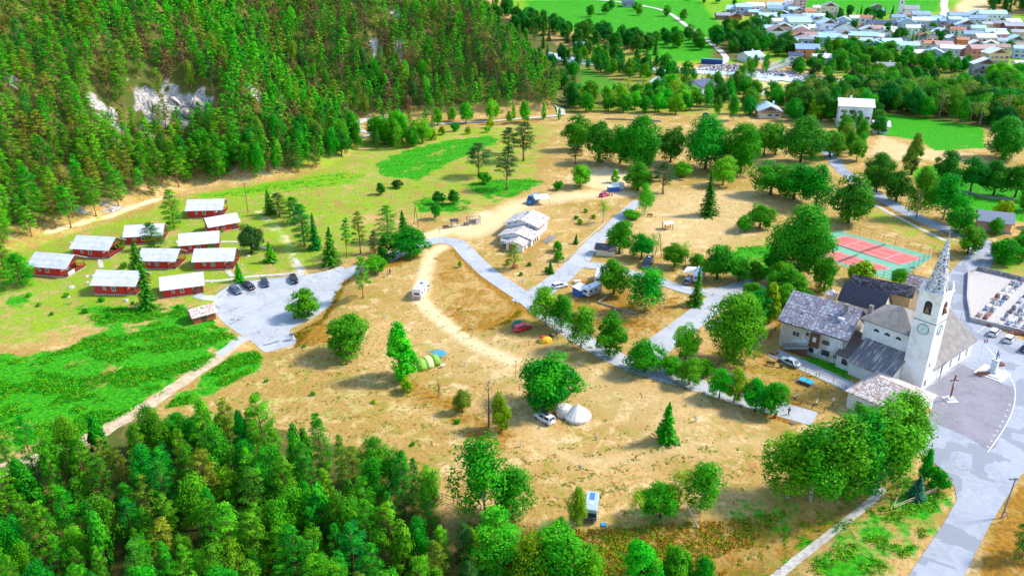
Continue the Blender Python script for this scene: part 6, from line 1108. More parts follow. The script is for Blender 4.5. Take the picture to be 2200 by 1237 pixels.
for x, y, w_, ori, rk, wk, st in V4: house(1800 + x / 5.3775, y / 5.3775, w_ / 5.3775, ori, rk, wk, st, .72 if w_ < 200 else .5, random.uniform(-12, 12))
hp_ = [(1400 + v[0] / 5.3775, v[1] / 5.3775) for v in V3] + [(1800 + v[0] / 5.3775, v[1] / 5.3775) for v in V4]; hr = random.Random(3); vp = [(1590, 12), (1700, 8), (1780, 34), (1960, 42), (2190, 30), (2200, 105), (2110, 118), (1960, 98), (1850, 92), (1700, 92), (1640, 62)]
for _ in range(900):
    x, y = hr.uniform(1590, 2200), hr.uniform(8, 118)
    if float(sdf(np.array(vp, float), np.array([x]), np.array([y]))[0]) < 0 or any(abs(x - a) < 19 and abs(y - b_) < 8.5 for a, b_ in hp_): continue
    hp_.append((x, y)); house(x, y, hr.uniform(16, 24), hr.choice('eeg'), hr.choice('wwbclngpoo'), hr.choice('wwwcbpcso'), 1 if hr.random() < .5 else 2, .75, hr.uniform(-20, 20))
print('houses', len(hp_))
house(1614, 116, 42, 'e', 'c', 'w', 1, .9, 35, 'large white barn with cyan roof beside the river'); house(1506, 182, 46, 'e', 'n', 'w', 2, .9, 40, 'white house with dark slate roof among tall trees'); house(1420, 172, 34, 'g', 'w', 'w', 1, .8, 30, 'white building half hidden left of the slate roofed house')
house(1651, 229, 46, 'g', 'l', 'c', 1, 1.1, 0, 'low cream house with grey blue roof behind the grove'); house(1836, 232, 66, 'e', 'w', 'w', 3, .75, -6, 'white three storey house with white roof and red shutters'); house(1248, 92, 20, 'e', 'l', 'g', 1, .8, 0, 'pale grey hut in the wood by the river'); house(1350, 4, 24, 'e', 'n', 'g', 1, .8, 0, 'small farm shed on the far upper meadow'); house(1893, 262, 20, 'e', 'w', 'w', 1, .8, -6, 'tiny white annex at the corner of the bright field')
P = G(1933, 30); o = thing('village_church', 'distant village church with slim white bell tower', 'church', P, R(-10)); gable(o, 3, 16, -3, 6, 4.5, 7.5, WALLW, pm('roof_grey', (.34, .35, .38)), 'x', .5); m = M(); m.box(-2, 2, -2, 2, -1, 13); m.build('tower', WALLW, o); m = M(); m.add([(-2.2, -2.2, 13), (2.2, -2.2, 13), (2.2, 2.2, 13), (-2.2, 2.2, 13), (0, 0, 22)], [(0, 1, 4), (1, 2, 4), (2, 3, 4), (3, 0, 4), (3, 2, 1, 0)]); m.build('spire', pm('pale_spire', (.6, .65, .68)), o); window(o, 0, -2, 9, 1, 2, frame=DKW)
a, b_ = G(1655, 152), G(1690, 140); o = thing('bridge', 'pale truss road bridge over the river below the village', 'bridge', a, ang(a, b_)); L = (b_ - a).length + 16; GR_ = pm('pale_green_steel', (.45, .58, .50), (.35, .46, .40)); m = M(); m.box(-6, L, -3, 3, .3, .8); m.build('deck', CONC, o)
for s in (-3, 3):
    m = M(); m.bar((-4, s, 3), (L - 2, s, 3), .35); m.bar((-4, s, 1.8), (L - 2, s, 1.8), .25); [m.bar((-4 + k * (L + 2) / 8, s, .8), (-4 + (k + .5) * (L + 2) / 8, s, 3), .3) for k in range(8)]; [m.bar((-4 + (k + 1) * (L + 2) / 8, s, .8), (-4 + (k + .5) * (L + 2) / 8, s, 3), .3) for k in range(8)]; m.build('truss', GR_, o)
P = G(1529, 138); o = thing('container', 'long dark blue container beside the river', 'container', P, R(-22)); m = M(); m.box(-7, 7, -1.6, 1.6, 0, 3.2); [m.box(-7 + k * .7, -6.75 + k * .7, -1.7, -1.603, .2, 3) for k in range(20)]; m.build('box', pm('navy_steel', (.02, .07, .28), (.02, .05, .2)), o); m = M(); m.box(-7.05, 7.05, -1.65, 1.65, 3.203, 3.35); m.build('lid', pm('teal_steel', (.08, .35, .35)), o)
P = G(2010, 163); o = thing('excavator', 'yellow digger on the gravel lot before the village', 'excavator', P, R(20)); YL = pm('yellow_steel', (.75, .42, .02), (.6, .32, .02)); m = M(); m.box(-1.8, 1.8, -1.4, -.8, 0, .9); m.box(-1.8, 1.8, .8, 1.4, 0, .9); m.build('tracks', RUB, o); m = M(); m.box(-2, 1.4, -1.2, 1.2, .9, 2.2); m.build('body', YL, o); m = M(); m.box(-.2, 1.2, -1.1, .1, 2.2, 3.3); m.build('cab', GLASS, o); m = M(); m.bar((1.2, .4, 1.8), (4, .4, 4.2), .4); m.bar((4, .4, 4.2), (5.6, .4, 1.6), .35); m.build('boom', YL, o)
STR = cover.__call__ if False else None
def stones(name, label, px, n, s, cols, cat='rocks'):
    poly = upoly(px); x0, y0 = poly.min(0); x1, y1 = poly.max(0); X = RNG.uniform(x0, x1, n * 4); Y = RNG.uniform(y0, y1, n * 4); k = sdf(poly, X, Y) > 0; X, Y = X[k][:n], Y[k][:n]; Z = hgt(X, Y); m = M()
    for x, y, z in zip(X, Y, Z):
        r = s * random.uniform(.5, 1.3); p = [(x + r * random.uniform(.6, 1.1) * a, y + r * random.uniform(.6, 1.1) * b_, z + r * .8 * c * random.uniform(.7, 1.1)) for a, b_, c in ((1, 0, 0), (0, 1, 0), (-1, 0, 0), (0, -1, 0), (0, 0, 1), (0, 0, -1))]; m.add(p, [(0, 1, 4), (1, 2, 4), (2, 3, 4), (3, 0, 4), (1, 0, 5), (2, 1, 5), (3, 2, 5), (0, 3, 5)])
    return tag(m.build(name, cols), label, cat, kind='stuff')
stones('riprap', 'dark grey boulders lining the river bank under the village', [(1500, 142), (1580, 140), (1620, 150), (1700, 155), (1745, 160), (1748, 172), (1690, 168), (1600, 158), (1500, 152)], 500, 1.3, pm('boulder', (.24, .25, .32), (.14, .15, .2), .5))
stones('river_pebbles', 'pale stones of the river bed at the right', [(1740, 168), (2000, 172), (2250, 168), (2250, 186), (2000, 186), (1740, 180)], 400, .8, pm('pale_boulder', (.55, .54, .53), (.4, .39, .38), .5))
# ------------------------------------------------------------------ vehicles
def paint(n, c): return pm('paint_' + n, c, tuple(x * .93 for x in c), .5, .25, .1)
PT = {'white': (.78, .79, .80), 'red': (.85, .01, .02), 'magenta': (.60, .02, .10), 'navy': (.03, .05, .10), 'black': (.015, .015, .02), 'slate': (.10, .13, .18), 'silver': (.42, .52, .58), 'grey': (.20, .19, .20), 'taupe': (.22, .19, .19), 'blue': (.03, .16, .36)}
HL = pm('headlight_glass', (.7, .72, .75), (.55, .58, .6), 3, .1); TL = pm('tail_light', (.35, .005, .01), (.25, .005, .01), 3, .2); RIM = pm('rim_metal', (.40, .41, .43), (.3, .31, .33), 6, .35, .7)
def loft(m, st, sec):
    n = None; rings = []
    for s in st: rings.append(sec(*s))
    n = len(rings[0]); vs = [p for r in rings for p in r]; fs = []
    for i in range(len(rings) - 1):
        for k in range(n): fs.append((i * n + k, (i + 1) * n + k, (i + 1) * n + (k + 1) % n, i * n + (k + 1) % n))
    fs += [tuple(range(n)), tuple(range(len(vs) - n, len(vs)))[::-1]]; m.add(vs, fs)
CARS = {'hatch': dict(L=4.1, W=1.76, H=1.48, b0=-.47, b1=.25, r0=-.40, r1=.06, hood=.90), 'sedan': dict(L=4.7, W=1.82, H=1.43, b0=-.40, b1=.24, r0=-.24, r1=.06, hood=.86), 'wagon': dict(L=4.6, W=1.8, H=1.48, b0=-.48, b1=.24, r0=-.42, r1=.06, hood=.88), 'suv': dict(L=4.35, W=1.86, H=1.62, b0=-.48, b1=.25, r0=-.40, r1=.07, hood=1.0), 'mpv': dict(L=4.6, W=1.86, H=1.78, b0=-.49, b1=.36, r0=-.46, r1=.14, hood=1.05)}
def wheels(o, xs, y, r, w_=.22):
    for x in xs:
        for s in (-1, 1):
            m = M(); m.tube([(x, s * y - w_ / 2 * s, r), (x, s * y + w_ / 2 * s, r)], r, 16); q = m.build('wheel', RUB, o); m = M(); m.tube([(x, s * (y + w_ / 2 - .02), r), (x, s * (y + w_ / 2 + .012), r)], r * .62, 12); m.build('rim', RIM, q)
def car(kind, col, px, to, label, group=None, sc=1.0, name='parked_car'):
    d = CARS[kind]; L, Wd, H = d['L'], d['W'], d['H']; P = G(*px); o = thing(name, label, 'car', P, ang(P, G(*to)), group); o.scale = (sc, sc, sc); pc = paint(col, PT[col]); hd = d['hood']
    def sec(t, wf, zb, zt):
        x = t * L; w_ = Wd / 2 * wf; return [(x, -w_ * .88, zb), (x, -w_, zb + .12), (x, -w_, zt - .22), (x, -w_ * .90, zt - .03), (x, 0, zt + .02), (x, w_ * .90, zt - .03), (x, w_, zt - .22), (x, w_, zb + .12), (x, w_ * .88, zb)]
    m = M(); z = .22; tail = hd + (.06 if kind != 'sedan' else .05)
    loft(m, [(-.5, .80, z + .15, tail - .28), (-.485, .90, z + .05, tail - .08), (-.44, .97, z, tail), (-.3, 1, z, tail), (-.1, 1, z, hd + .03), (.1, 1, z, hd + .02), (.24, 1, z, hd), (.36, .98, z, hd - .07), (.45, .92, z, hd - .17), (.485, .84, z + .05, hd - .28), (.5, .72, z + .12, hd - .38)], sec); m.build('body', pc, o, True)
    b0, b1, r0, r1 = d['b0'] * L, d['b1'] * L, d['r0'] * L, d['r1'] * L; yb, yr = Wd * .46, Wd * .37; zb = hd - .06
    m = M(); m.add([(b0, -yb, zb), (b1, -yb, zb), (b1, yb, zb), (b0, yb, zb), (r0, -yr, H - .05), (r1, -yr, H - .05), (r1, yr, H - .05), (r0, yr, H - .05)], [(3, 2, 1, 0), (4, 5, 6, 7), (0, 1, 5, 4), (1, 2, 6, 5), (2, 3, 7, 6), (3, 0, 4, 7)]); m.build('windows', GLASS, o)
    m = M(); m.slab(catmull([(r0 - .05, -yr * .9, H), (r1 + .02, -yr * .9, H), (r1 + .08, 0, H), (r1 + .02, yr * .9, H), (r0 - .05, yr * .9, H), (r0 - .09, 0, H)], 3), .09)
    for s in (-1, 1):
        m.bar((b0 + .03, s * yb, zb), (r0, s * yr, H - .05), .10, .07); m.bar((b1 - .02, s * yb, zb), (r1, s * yr, H - .05), .08, .06); xm = (b0 + b1) / 2 - .1; m.bar((xm, s * (yb + .005), zb), (xm, s * (yr + .01), H - .05), .09, .04)
        if kind in ('wagon', 'mpv'): m.bar((xm - L * .22, s * (yb + .005), zb), (xm - L * .20, s * (yr + .01), H - .05), .09, .04)
    m.build('roof', pc, o)
    for s in (-1, 1):
        m = M(); m.box(L * .455, L * .492, s * Wd * .37 - .16, s * Wd * .37 + .16, hd - .40, hd - .24); m.build('headlight', HL, o); m = M(); m.box(-L * .498, -L * .47, s * Wd * .36 - .17, s * Wd * .36 + .17, tail - .32, tail - .14); m.build('tail_light', TL, o)
        m = M(); m.box(b1 - .35, b1 - .2, s * (Wd / 2 + .08) - .08, s * (Wd / 2 + .08) + .08, hd - .02, hd + .12); m.build('mirror', pc, o)
    m = M(); m.box(L * .488, L * .503, -.5, .5, .38, .52); m.build('grille', BLK, o); m = M(); m.box(-L * .504, -L * .497, -.26, .26, .55, .66); m.build('number_plate', WHT, o)
    wheels(o, (-L * .31, L * .33), Wd / 2 - .1, .33); return o
g_ = 'cars in the parking yard'
car('hatch', 'slate', (507, 628), (528, 640), 'blue grey hatchback, leftmost car of the parking yard', g_); car('hatch', 'black', (535, 619), (556, 629), 'black hatchback, second from left in the parking yard', g_)
car('hatch', 'navy', (570, 612), (577, 626), 'dark blue hatchback, third from left in the parking yard', g_, .95); car('suv', 'black', (632, 604), (639, 618), 'black car parked apart at the right end of the yard', g_, .95)
car('wagon', 'red', (1123, 708), (1142, 701), 'bright red estate car on the dry grass beside a green tent'); o = car('suv', 'white', (1170, 903), (1150, 891), 'white off-road car with black roof box beside the bell tent')
m = M(); loft(m, [(-1.0, .2, 1.70, 1.9), (-.9, .36, 1.68, 2.02), (.5, .38, 1.68, 2.04), (.85, .3, 1.68, 1.98), (.95, .15, 1.7, 1.85)], lambda x, w_, a, b_: [(x, -w_, a), (x, -w_, b_ - .08), (x, -w_ * .7, b_), (x, w_ * .7, b_), (x, w_, b_ - .08), (x, w_, a)]); m.build('roof_box', BLK, o, True)
car('sedan', 'silver', (1696, 782), (1675, 772), 'light silver blue saloon in front of the farmhouse'); car('suv', 'white', (1540, 703), (1526, 708), 'white car half hidden by the dome shaped tree'); car('wagon', 'white', (1203, 617), (1216, 614), 'white estate car behind the birches on the caravan pitch', None, .95)
car('mpv', 'taupe', (1480, 607), (1490, 596), 'grey brown people carrier backed up to the awning caravan'); car('hatch', 'white', (1640, 637), (1652, 632), 'white car mostly hidden at the end of the camp road'); g_ = 'cars before the cemetery wall'
car('hatch', 'white', (2135, 718), (2145, 707), 'white car before the cemetery wall, left one', g_); car('hatch', 'white', (2168, 732), (2178, 721), 'white car before the cemetery wall, right one', g_); car('suv', 'navy', (2206, 752), (2216, 742), 'dark blue car cut by the right picture edge', g_)
car('hatch', 'magenta', (1298, 422), (1310, 419), 'pinkish red small car at the top camping terrace', None, .95); car('hatch', 'slate', (1516, 249), (1526, 245), 'grey car parked under trees beyond the grove', None, 1.0); car('hatch', 'black', (1681, 164), (1690, 160), 'black car on the pale yard by the bridge')
def boxvan(px, to, L, Wd, H, col, label, cat='camper van', name='camper_van', cab=True, wheels_x=None, sc=1.0, roof=None, win=True):
    P = G(*px); o = thing(name, label, cat, P, ang(P, G(*to))); pc = paint(col, PT[col]); m = M(); x0, x1 = -L / 2, L / 2; ch = .9 if cab else .25; n = 'body'
    def sec(x, w_, zb, zt): return [(x, -w_, zb), (x, -w_, zt - .25), (x, -w_ * .88, zt), (x, w_ * .88, zt), (x, w_, zt - .25), (x, w_, zb)]
    W2 = Wd / 2
    if cab: st = [(x0, W2 * .96, .45, H - .1), (x0 + .12, W2, .4, H), (x1 - 1.9, W2, .4, H), (x1 - 1.45, W2 * .97, .4, H - .12), (x1 - .85, W2 * .94, .4, 1.35 + (H - 2.2) * .35), (x1 - .15, W2 * .86, .4, 1.05), (x1, W2 * .72, .5, .8)]
    else: st = [(x0, W2 * .94, .55, H - .35), (x0 + .25, W2, .45, H), (x1 - .35, W2, .45, H), (x1, W2 * .92, .6, H - .55)]
    loft(m, st, sec); m.build('body', pc, o)
    if cab:
        zt = H - .12; m = M(); m.add([(x1 - 1.42, -W2 * .85, zt - .05), (x1 - 1.42, W2 * .85, zt - .05), (x1 - .83, W2 * .82, 1.42 + (H - 2.2) * .35), (x1 - .83, -W2 * .82, 1.42 + (H - 2.2) * .35), (x1 - 1.5, -W2 * .85, zt - .12), (x1 - 1.5, W2 * .85, zt - .12), (x1 - .9, W2 * .82, 1.3), (x1 - .9, -W2 * .82, 1.3)], [(0, 1, 2, 3), (7, 6, 5, 4), (0, 4, 5, 1), (1, 5, 6, 2), (2, 6, 7, 3), (3, 7, 4, 0)]); m.build('windscreen', GLASS, o)
        for s in (-1, 1):
            m = M(); m.box(x1 - 1.9, x1 - 1.1, s * (W2 + .004) - .01, s * (W2 + .004) + .01, 1.2, min(1.75, H - .6)); m.build('side_window', GLASS, o); m = M(); m.box(x1 - 1.35, x1 - 1.2, s * (W2 + .2) - .12, s * (W2 + .2) + .12, 1.2, 1.55); m.build('mirror', BLK, o); m = M(); m.box(x1 - .12, x1 + .01, s * W2 * .62 - .15, s * W2 * .62 + .15, .72, .88); m.build('headlight', HL, o); m = M(); m.box(x0 - .02, x0 + .02, s * W2 * .85 - .07, s * W2 * .85 + .07, .8, 1.25); m.build('tail_light', TL, o)
    if win:
        for s in (-1, 1):
            for a in ((x0 + .6, x0 + 1.5), (x0 + 2.3, x0 + 3.1)): m = M(); m.box(a[0], a[1], s * (W2 + .006) - .012, s * (W2 + .006) + .012, 1.35, min(1.95, H - .5)); m.build('side_window', GLASS, o)
        m = M(); m.box(x0 - .03, x0 + .06, -W2 * .6, W2 * .6, 1.35, min(1.95, H - .6)); m.build('rear_window', GLASS, o)
    m = M(); m.box(x0 + 1.2, x0 + 1.75, -.28, .28, H + .003, H + .07); m.build('roof_hatch', WHT if col != 'white' else pm('vent_grey', (.4, .42, .45)), o)
    wx = wheels_x or (x0 + L * .22, x1 - L * .16); wheels(o, wx, W2 - .13, .35); return o
o = boxvan((905, 632), (918, 614), 7.2, 2.3, 2.9, 'white', 'white motorhome parked on the dry slope beside the dirt track', 'motorhome', 'motorhome'); m = M(); m.box(-.3, .9, -.5, .3, 2.905, 2.95); m.build('solar_panel', pm('solar_cells', (.05, .08, .16), (.03, .05, .11), 5, .2), o); m = M(); m.box(-3.66, -3.61, -.8, .8, .6, .9); m.build('bumper', TL, o)
o = boxvan((1271, 1096), (1276, 1060), 6.0, 2.05, 2.6, 'silver', 'silver camper van with solar panel seen from behind', 'camper van'); m = M(); m.box(-.6, 1.0, -.38, .38, 2.605, 2.65); m.build('solar_panel', pm('solar_blue', (.08, .22, .5), (.06, .16, .4), 5, .2), o); m = M(); m.box(-3.08, -3.02, -.9, .9, .5, 1.9); m.build('rear_doors', BLK, o)
m = M(); [m.box(-3.3, -3.1, -.8, .8, z, z + .06) for z in (.6, .9, 1.2)]; m.build('bike_rack', STEEL, o)
def caravan(px, to, L, label, stripe=None):
    o = boxvan(px, to, L, 2.2, 2.5, 'white', label, 'caravan', 'caravan', False, (-.2,), win=True); x1 = L / 2; m = M(); m.bar((x1 - .1, -.5, .45), (x1 + 1.1, 0, .45), .08); m.bar((x1 - .1, .5, .45), (x1 + 1.1, 0, .45), .08); m.tube([(x1 + .9, 0, 0), (x1 + .9, 0, .6)], .05, 6); m.build('drawbar', STEEL, o)
    m = M(); m.box(.4, 1.0, -1.125, -1.103, .55, 2.1); m.build('door', pm('door_grey', (.6, .6, .62)), o)
    if stripe: m = M(); m.box(-L / 2 + .3, L / 2 - .5, -1.12, -1.102, .75, 1.0); m.build('stripe', pm('stripe_' + stripe, (.3, .05, .08)), o)
    return o
o = caravan((1272, 632), (1295, 622), 5.2, 'white caravan with roof vents and a blue front tent', 'red'); P = G(1246, 632)
t_ = thing('caravan_awning', 'blue and white awning tent pitched against the caravan', 'awning', P, o.rotation_euler[2]); AWB = pm('blue_canvas', (.03, .12, .42), (.02, .09, .32), 2, .8); m = M(); m.box(-1.5, 1.3, -1.5, 1.2, 0, 1.9); m.build('side_panels', AWB, t_); m = M(); m.slab([(-1.65, -1.65, 1.95), (1.35, -1.65, 2.15), (1.35, 1.35, 2.45), (-1.65, 1.35, 2.2)], .1); m.build('canopy', WHT, t_); m = M(); m.box(-.8, .1, -1.53, -1.503, .5, 1.6); m.build('clear_window', HL, t_)
caravan((1288, 604), (1292, 590), 5.6, 'white caravan behind the one with the blue front tent')
o = caravan((1502, 600), (1512, 584), 6.4, 'long white caravan with a white side awning'); b0 = o.location; t_ = thing('side_awning', 'white sloping awning stretched beside the long caravan', 'awning', b0, o.rotation_euler[2]); m = M(); m.slab([(-2.4, 1.2, 2.5), (2.2, 1.2, 2.5), (2.2, 3.9, 2.1), (-2.4, 3.9, 2.1)], .04); m.build('canopy', WHT, t_); m = M(); [m.tube([(x, 3.8, 0), (x, 3.8, 2.1)], .03, 5) for x in (-2.3, 2.1)]; m.build('awning_poles', STEEL, t_)
caravan((1326, 408), (1345, 404), 4.6, 'white caravan at the top camping terrace'); P = G(1318, 411); t_ = thing('front_tent', 'dark blue tent flap before the top caravan', 'tent', P, R(5)); m = M(); m.box(-2.2, 2, -.9, .5, 0, 1.7); m.build('side_panels', AWB, t_); m = M(); m.slab([(-2.3, -1.0, 1.75), (2.1, -1.0, 1.75), (2.1, .6, 2.3), (-2.3, .6, 2.3)], .05); m.build('canopy', WHT, t_)
o = boxvan((1145, 436), (1134, 441), 5.8, 2.2, 2.7, 'blue', 'blue camper truck with a white awning beside the service building', 'camper van'); P = G(1162, 438); t_ = thing('canopy_tent', 'white slanted canopy with side poles next to the blue camper truck', 'canopy', P, R(12)); m = M(); m.slab([(-2.4, -1.8, 2.2), (2.6, -1.8, 2.2), (2.6, 1.8, 2.8), (-2.4, 1.8, 2.8)], .06); m.build('canopy', WHT, t_); m = M(); [m.tube([(x, y, 0), (x, y, 2.2 if y < 0 else 2.8)], .04, 5) for x in (-2.3, 2.5) for y in (-1.7, 1.7)]; m.build('canopy_poles', DKW, t_)
o = boxvan((1391, 572), (1383, 582), 5.4, 2.0, 2.3, 'navy', 'dark blue van half hidden by the weeping birch', 'van', 'van'); boxvan((1664, 180), (1684, 178), 6.0, 2.1, 2.7, 'white', 'white van on the pale yard by the bridge', 'van', 'van')
def moto(px, to, lab):
    P = G(*px); o = thing('motorcycle', lab, 'motorcycle', P, ang(P, G(*to)), 'motorcycles under the yard tree')
    for x in (-.75, .75): m = M(); m.tube([(x, -.06, .32), (x, .06, .32)], .32, 14); m.build('wheel', RUB, o)
    m = M(); loft(m, [(-.7, .10, .7, .85), (-.2, .16, .45, .85), (.2, .2, .4, 1.05), (.55, .14, .6, 1.1), (.7, .05, .7, 1.0)], lambda x, w_, a, b_: [(x, -w_, a), (x, -w_, b_ - .05), (x, 0, b_), (x, w_, b_ - .05), (x, w_, a)]); m.build('body', paint('white', PT['white']), o, True)
    m = M(); m.bar((.75, 0, .32), (.5, 0, 1.05), .07); m.bar((.48, -.38, 1.15), (.48, .38, 1.15), .04); m.build('fork', STEEL, o); m = M(); m.box(-.6, .1, -.14, .14, .86, .94); m.build('seat', BLK, o)
    for s in (-1, 1): m = M(); m.box(-.85, -.35, s * .32 - .13, s * .32 + .13, .55, .95); m.build('pannier', pm('alu', (.5, .5, .52), None, 3, .4), o)
moto((639, 682), (650, 678), 'left white touring motorcycle under the yard tree'); moto((655, 678), (666, 674), 'right white touring motorcycle under the yard tree')
# ------------------------------------------------------------------ tents
CV = pm('cream_canvas', (.80, .74, .68), (.72, .66, .60), 1.2, .9); P = G(1240, 897); o = thing('bell_tent', 'large white bell tent with scalloped skirt and guy ropes', 'tent', P, R(10)); K = 16; m = M(); m.lathe([(2.42, 0), (2.45, .62)], K); m.build('wall', pm('pink_canvas', (.70, .58, .52), (.62, .50, .45), 1), o)
m = M(); m.lathe([(2.66, .6), (2.55, .8), (1.95, 1.35), (1.15, 2.05), (.25, 2.8), (.05, 3.0)], K); m.build('roof', CV, o); m = M()
for k in range(12): a = k * .5236; m.bar((2.6 * math.cos(a), 2.6 * math.sin(a), .6), (3.7 * math.cos(a), 3.7 * math.sin(a), .02), .03)
m.build('guy_ropes', WHT, o)
P = G(1212, 890); o = thing('annex_tent', 'small white round topped annex tent left of the bell tent', 'tent', P, R(-15)); m = M(); m.lathe([(1.35, 0), (1.45, 1.2), (1.2, 1.8), (.6, 2.15), (.1, 2.3)], 12, sx=1.15, sy=1); m.build('canopy', CV, o); m = M(); m.box(-1.0, -.4, -1.42, -1.36, .1, 1.5); m.build('door_flap', pm('canvas_seam', (.6, .55, .5)), o)
GRN = pm('lime_canvas', (.22, .45, .03), (.17, .38, .03), 1.5, .7); GR2 = pm('pale_lime_canvas', (.50, .62, .25), (.42, .55, .2), 1.5, .7); BLC = pm('blue_tarp', (.05, .28, .36), (.04, .22, .3), 1.5, .7)
A, B = G(897, 792), G(945, 776); o = thing('tunnel_tent', 'long lime green tunnel tent with paler middle band', 'tent', A, ang(A, B)); L = 5.2
def hoops(stn, mat, nm):
    m = M(); loft(m, stn, lambda x, w_, h, z: [(x + z * math.sin(k * math.pi / 8) , w_ * math.cos(k * math.pi / 8), h * math.sin(k * math.pi / 8)) for k in range(9)]); return m.build(nm, mat, o, True)
hoops([(-.6, 1.0, .25, .1), (0, 1.5, 1.7, 0), (1.6, 1.7, 2.05, 0)], GRN, 'sleeping_cabin'); hoops([(1.605, 1.7, 2.05, 0), (2.1, 1.72, 2.1, 0), (3.2, 1.7, 2.05, 0)], GR2, 'middle_section'); hoops([(3.205, 1.7, 2.05, 0), (4.6, 1.55, 1.9, 0), (4.9, 1.3, 1.4, .1)], GRN, 'porch_section')
m = M(); [m.tube([(x, 1.74 * math.cos(k * math.pi / 8), 2.09 * math.sin(k * math.pi / 8)) for k in range(9)], .035, 4) for x in (.02, 1.6, 3.2)]; m.build('tent_hoops', pm('dark_green_tape', (.04, .14, .03)), o)
P = G(940, 774); o = thing('tarp', 'blue green tarp canopy stretched behind the tunnel tent', 'tarp', P, ang(A, B)); m = M(); m.slab([(-1.6, -1.2, 1.5), (1.2, -1.5, 1.6), (2.4, 0, 1.2), (1.5, 1.8, 1.5), (-1.4, 1.9, 1.6), (-1.0, .3, 2.0)], .03); m.build('canvas', BLC, o); m = M(); [m.tube([(x, y, 0), (x, y, z)], .03, 5) for x, y, z in ((1.2, -1.5, 1.6), (1.5, 1.8, 2.6), (-1.4, 1.9, 1.6), (2.4, 0, 1.2))]; m.build('tarp_poles', WHT, o)
P = G(952, 789); o = thing('camp_table', 'folding table and white chairs in front of the tunnel tent', 'table', P, .5); m = M(); m.box(-.5, .5, -.3, .3, .62, .66); m.build('tabletop', WHT, o); m = M(); [m.bar((x, y, 0), (x, y, .62), .04) for x in (-.42, .42) for y in (-.22, .22)]; m.build('legs', STEEL, o)
def dome(px, w_, h, mat, lab, rz, n=9):
    P = G(*px); o = thing('dome_tent', lab, 'tent', P, rz); m = M(); m.lathe([(w_, 0), (w_ * .93, h * .4), (w_ * .7, h * .75), (w_ * .35, h * .96), (.04, h)], 8, sx=1.25, sy=.85); m.build('canopy', mat, o); m = M(); m.add([(w_ * 1.05, -.3, .05), (w_ * 1.22, 0, .05), (w_ * .95, .3, h * .5), (w_ * .9, -.3, h * .5)], [(0, 1, 2, 3)]); m.add([(w_ * 1.04, -.28, .02), (w_ * 1.04, .28, .02), (w_ * .85, 0, h * .7)], [(0, 1, 2)]); m.build('entrance', BLK, o); return o
dome((1111, 699), 1.15, 1.35, pm('teal_green_canvas', (.02, .26, .15), (.015, .2, .12), 2, .7), 'small dark green dome tent behind the red estate car', .6); o = dome((1172, 734), 1.3, 1.25, pm('yellow_canvas', (.80, .45, .01), (.75, .38, .01), 2, .7), 'bright yellow and orange tent near the lane row', .4); m = M(); m.lathe([(.9, .95), (.5, 1.24), (.05, 1.33)], 8, (-.3, .4, 0)); m.build('red_flysheet', pm('orange_canvas', (.55, .06, .02)), o)
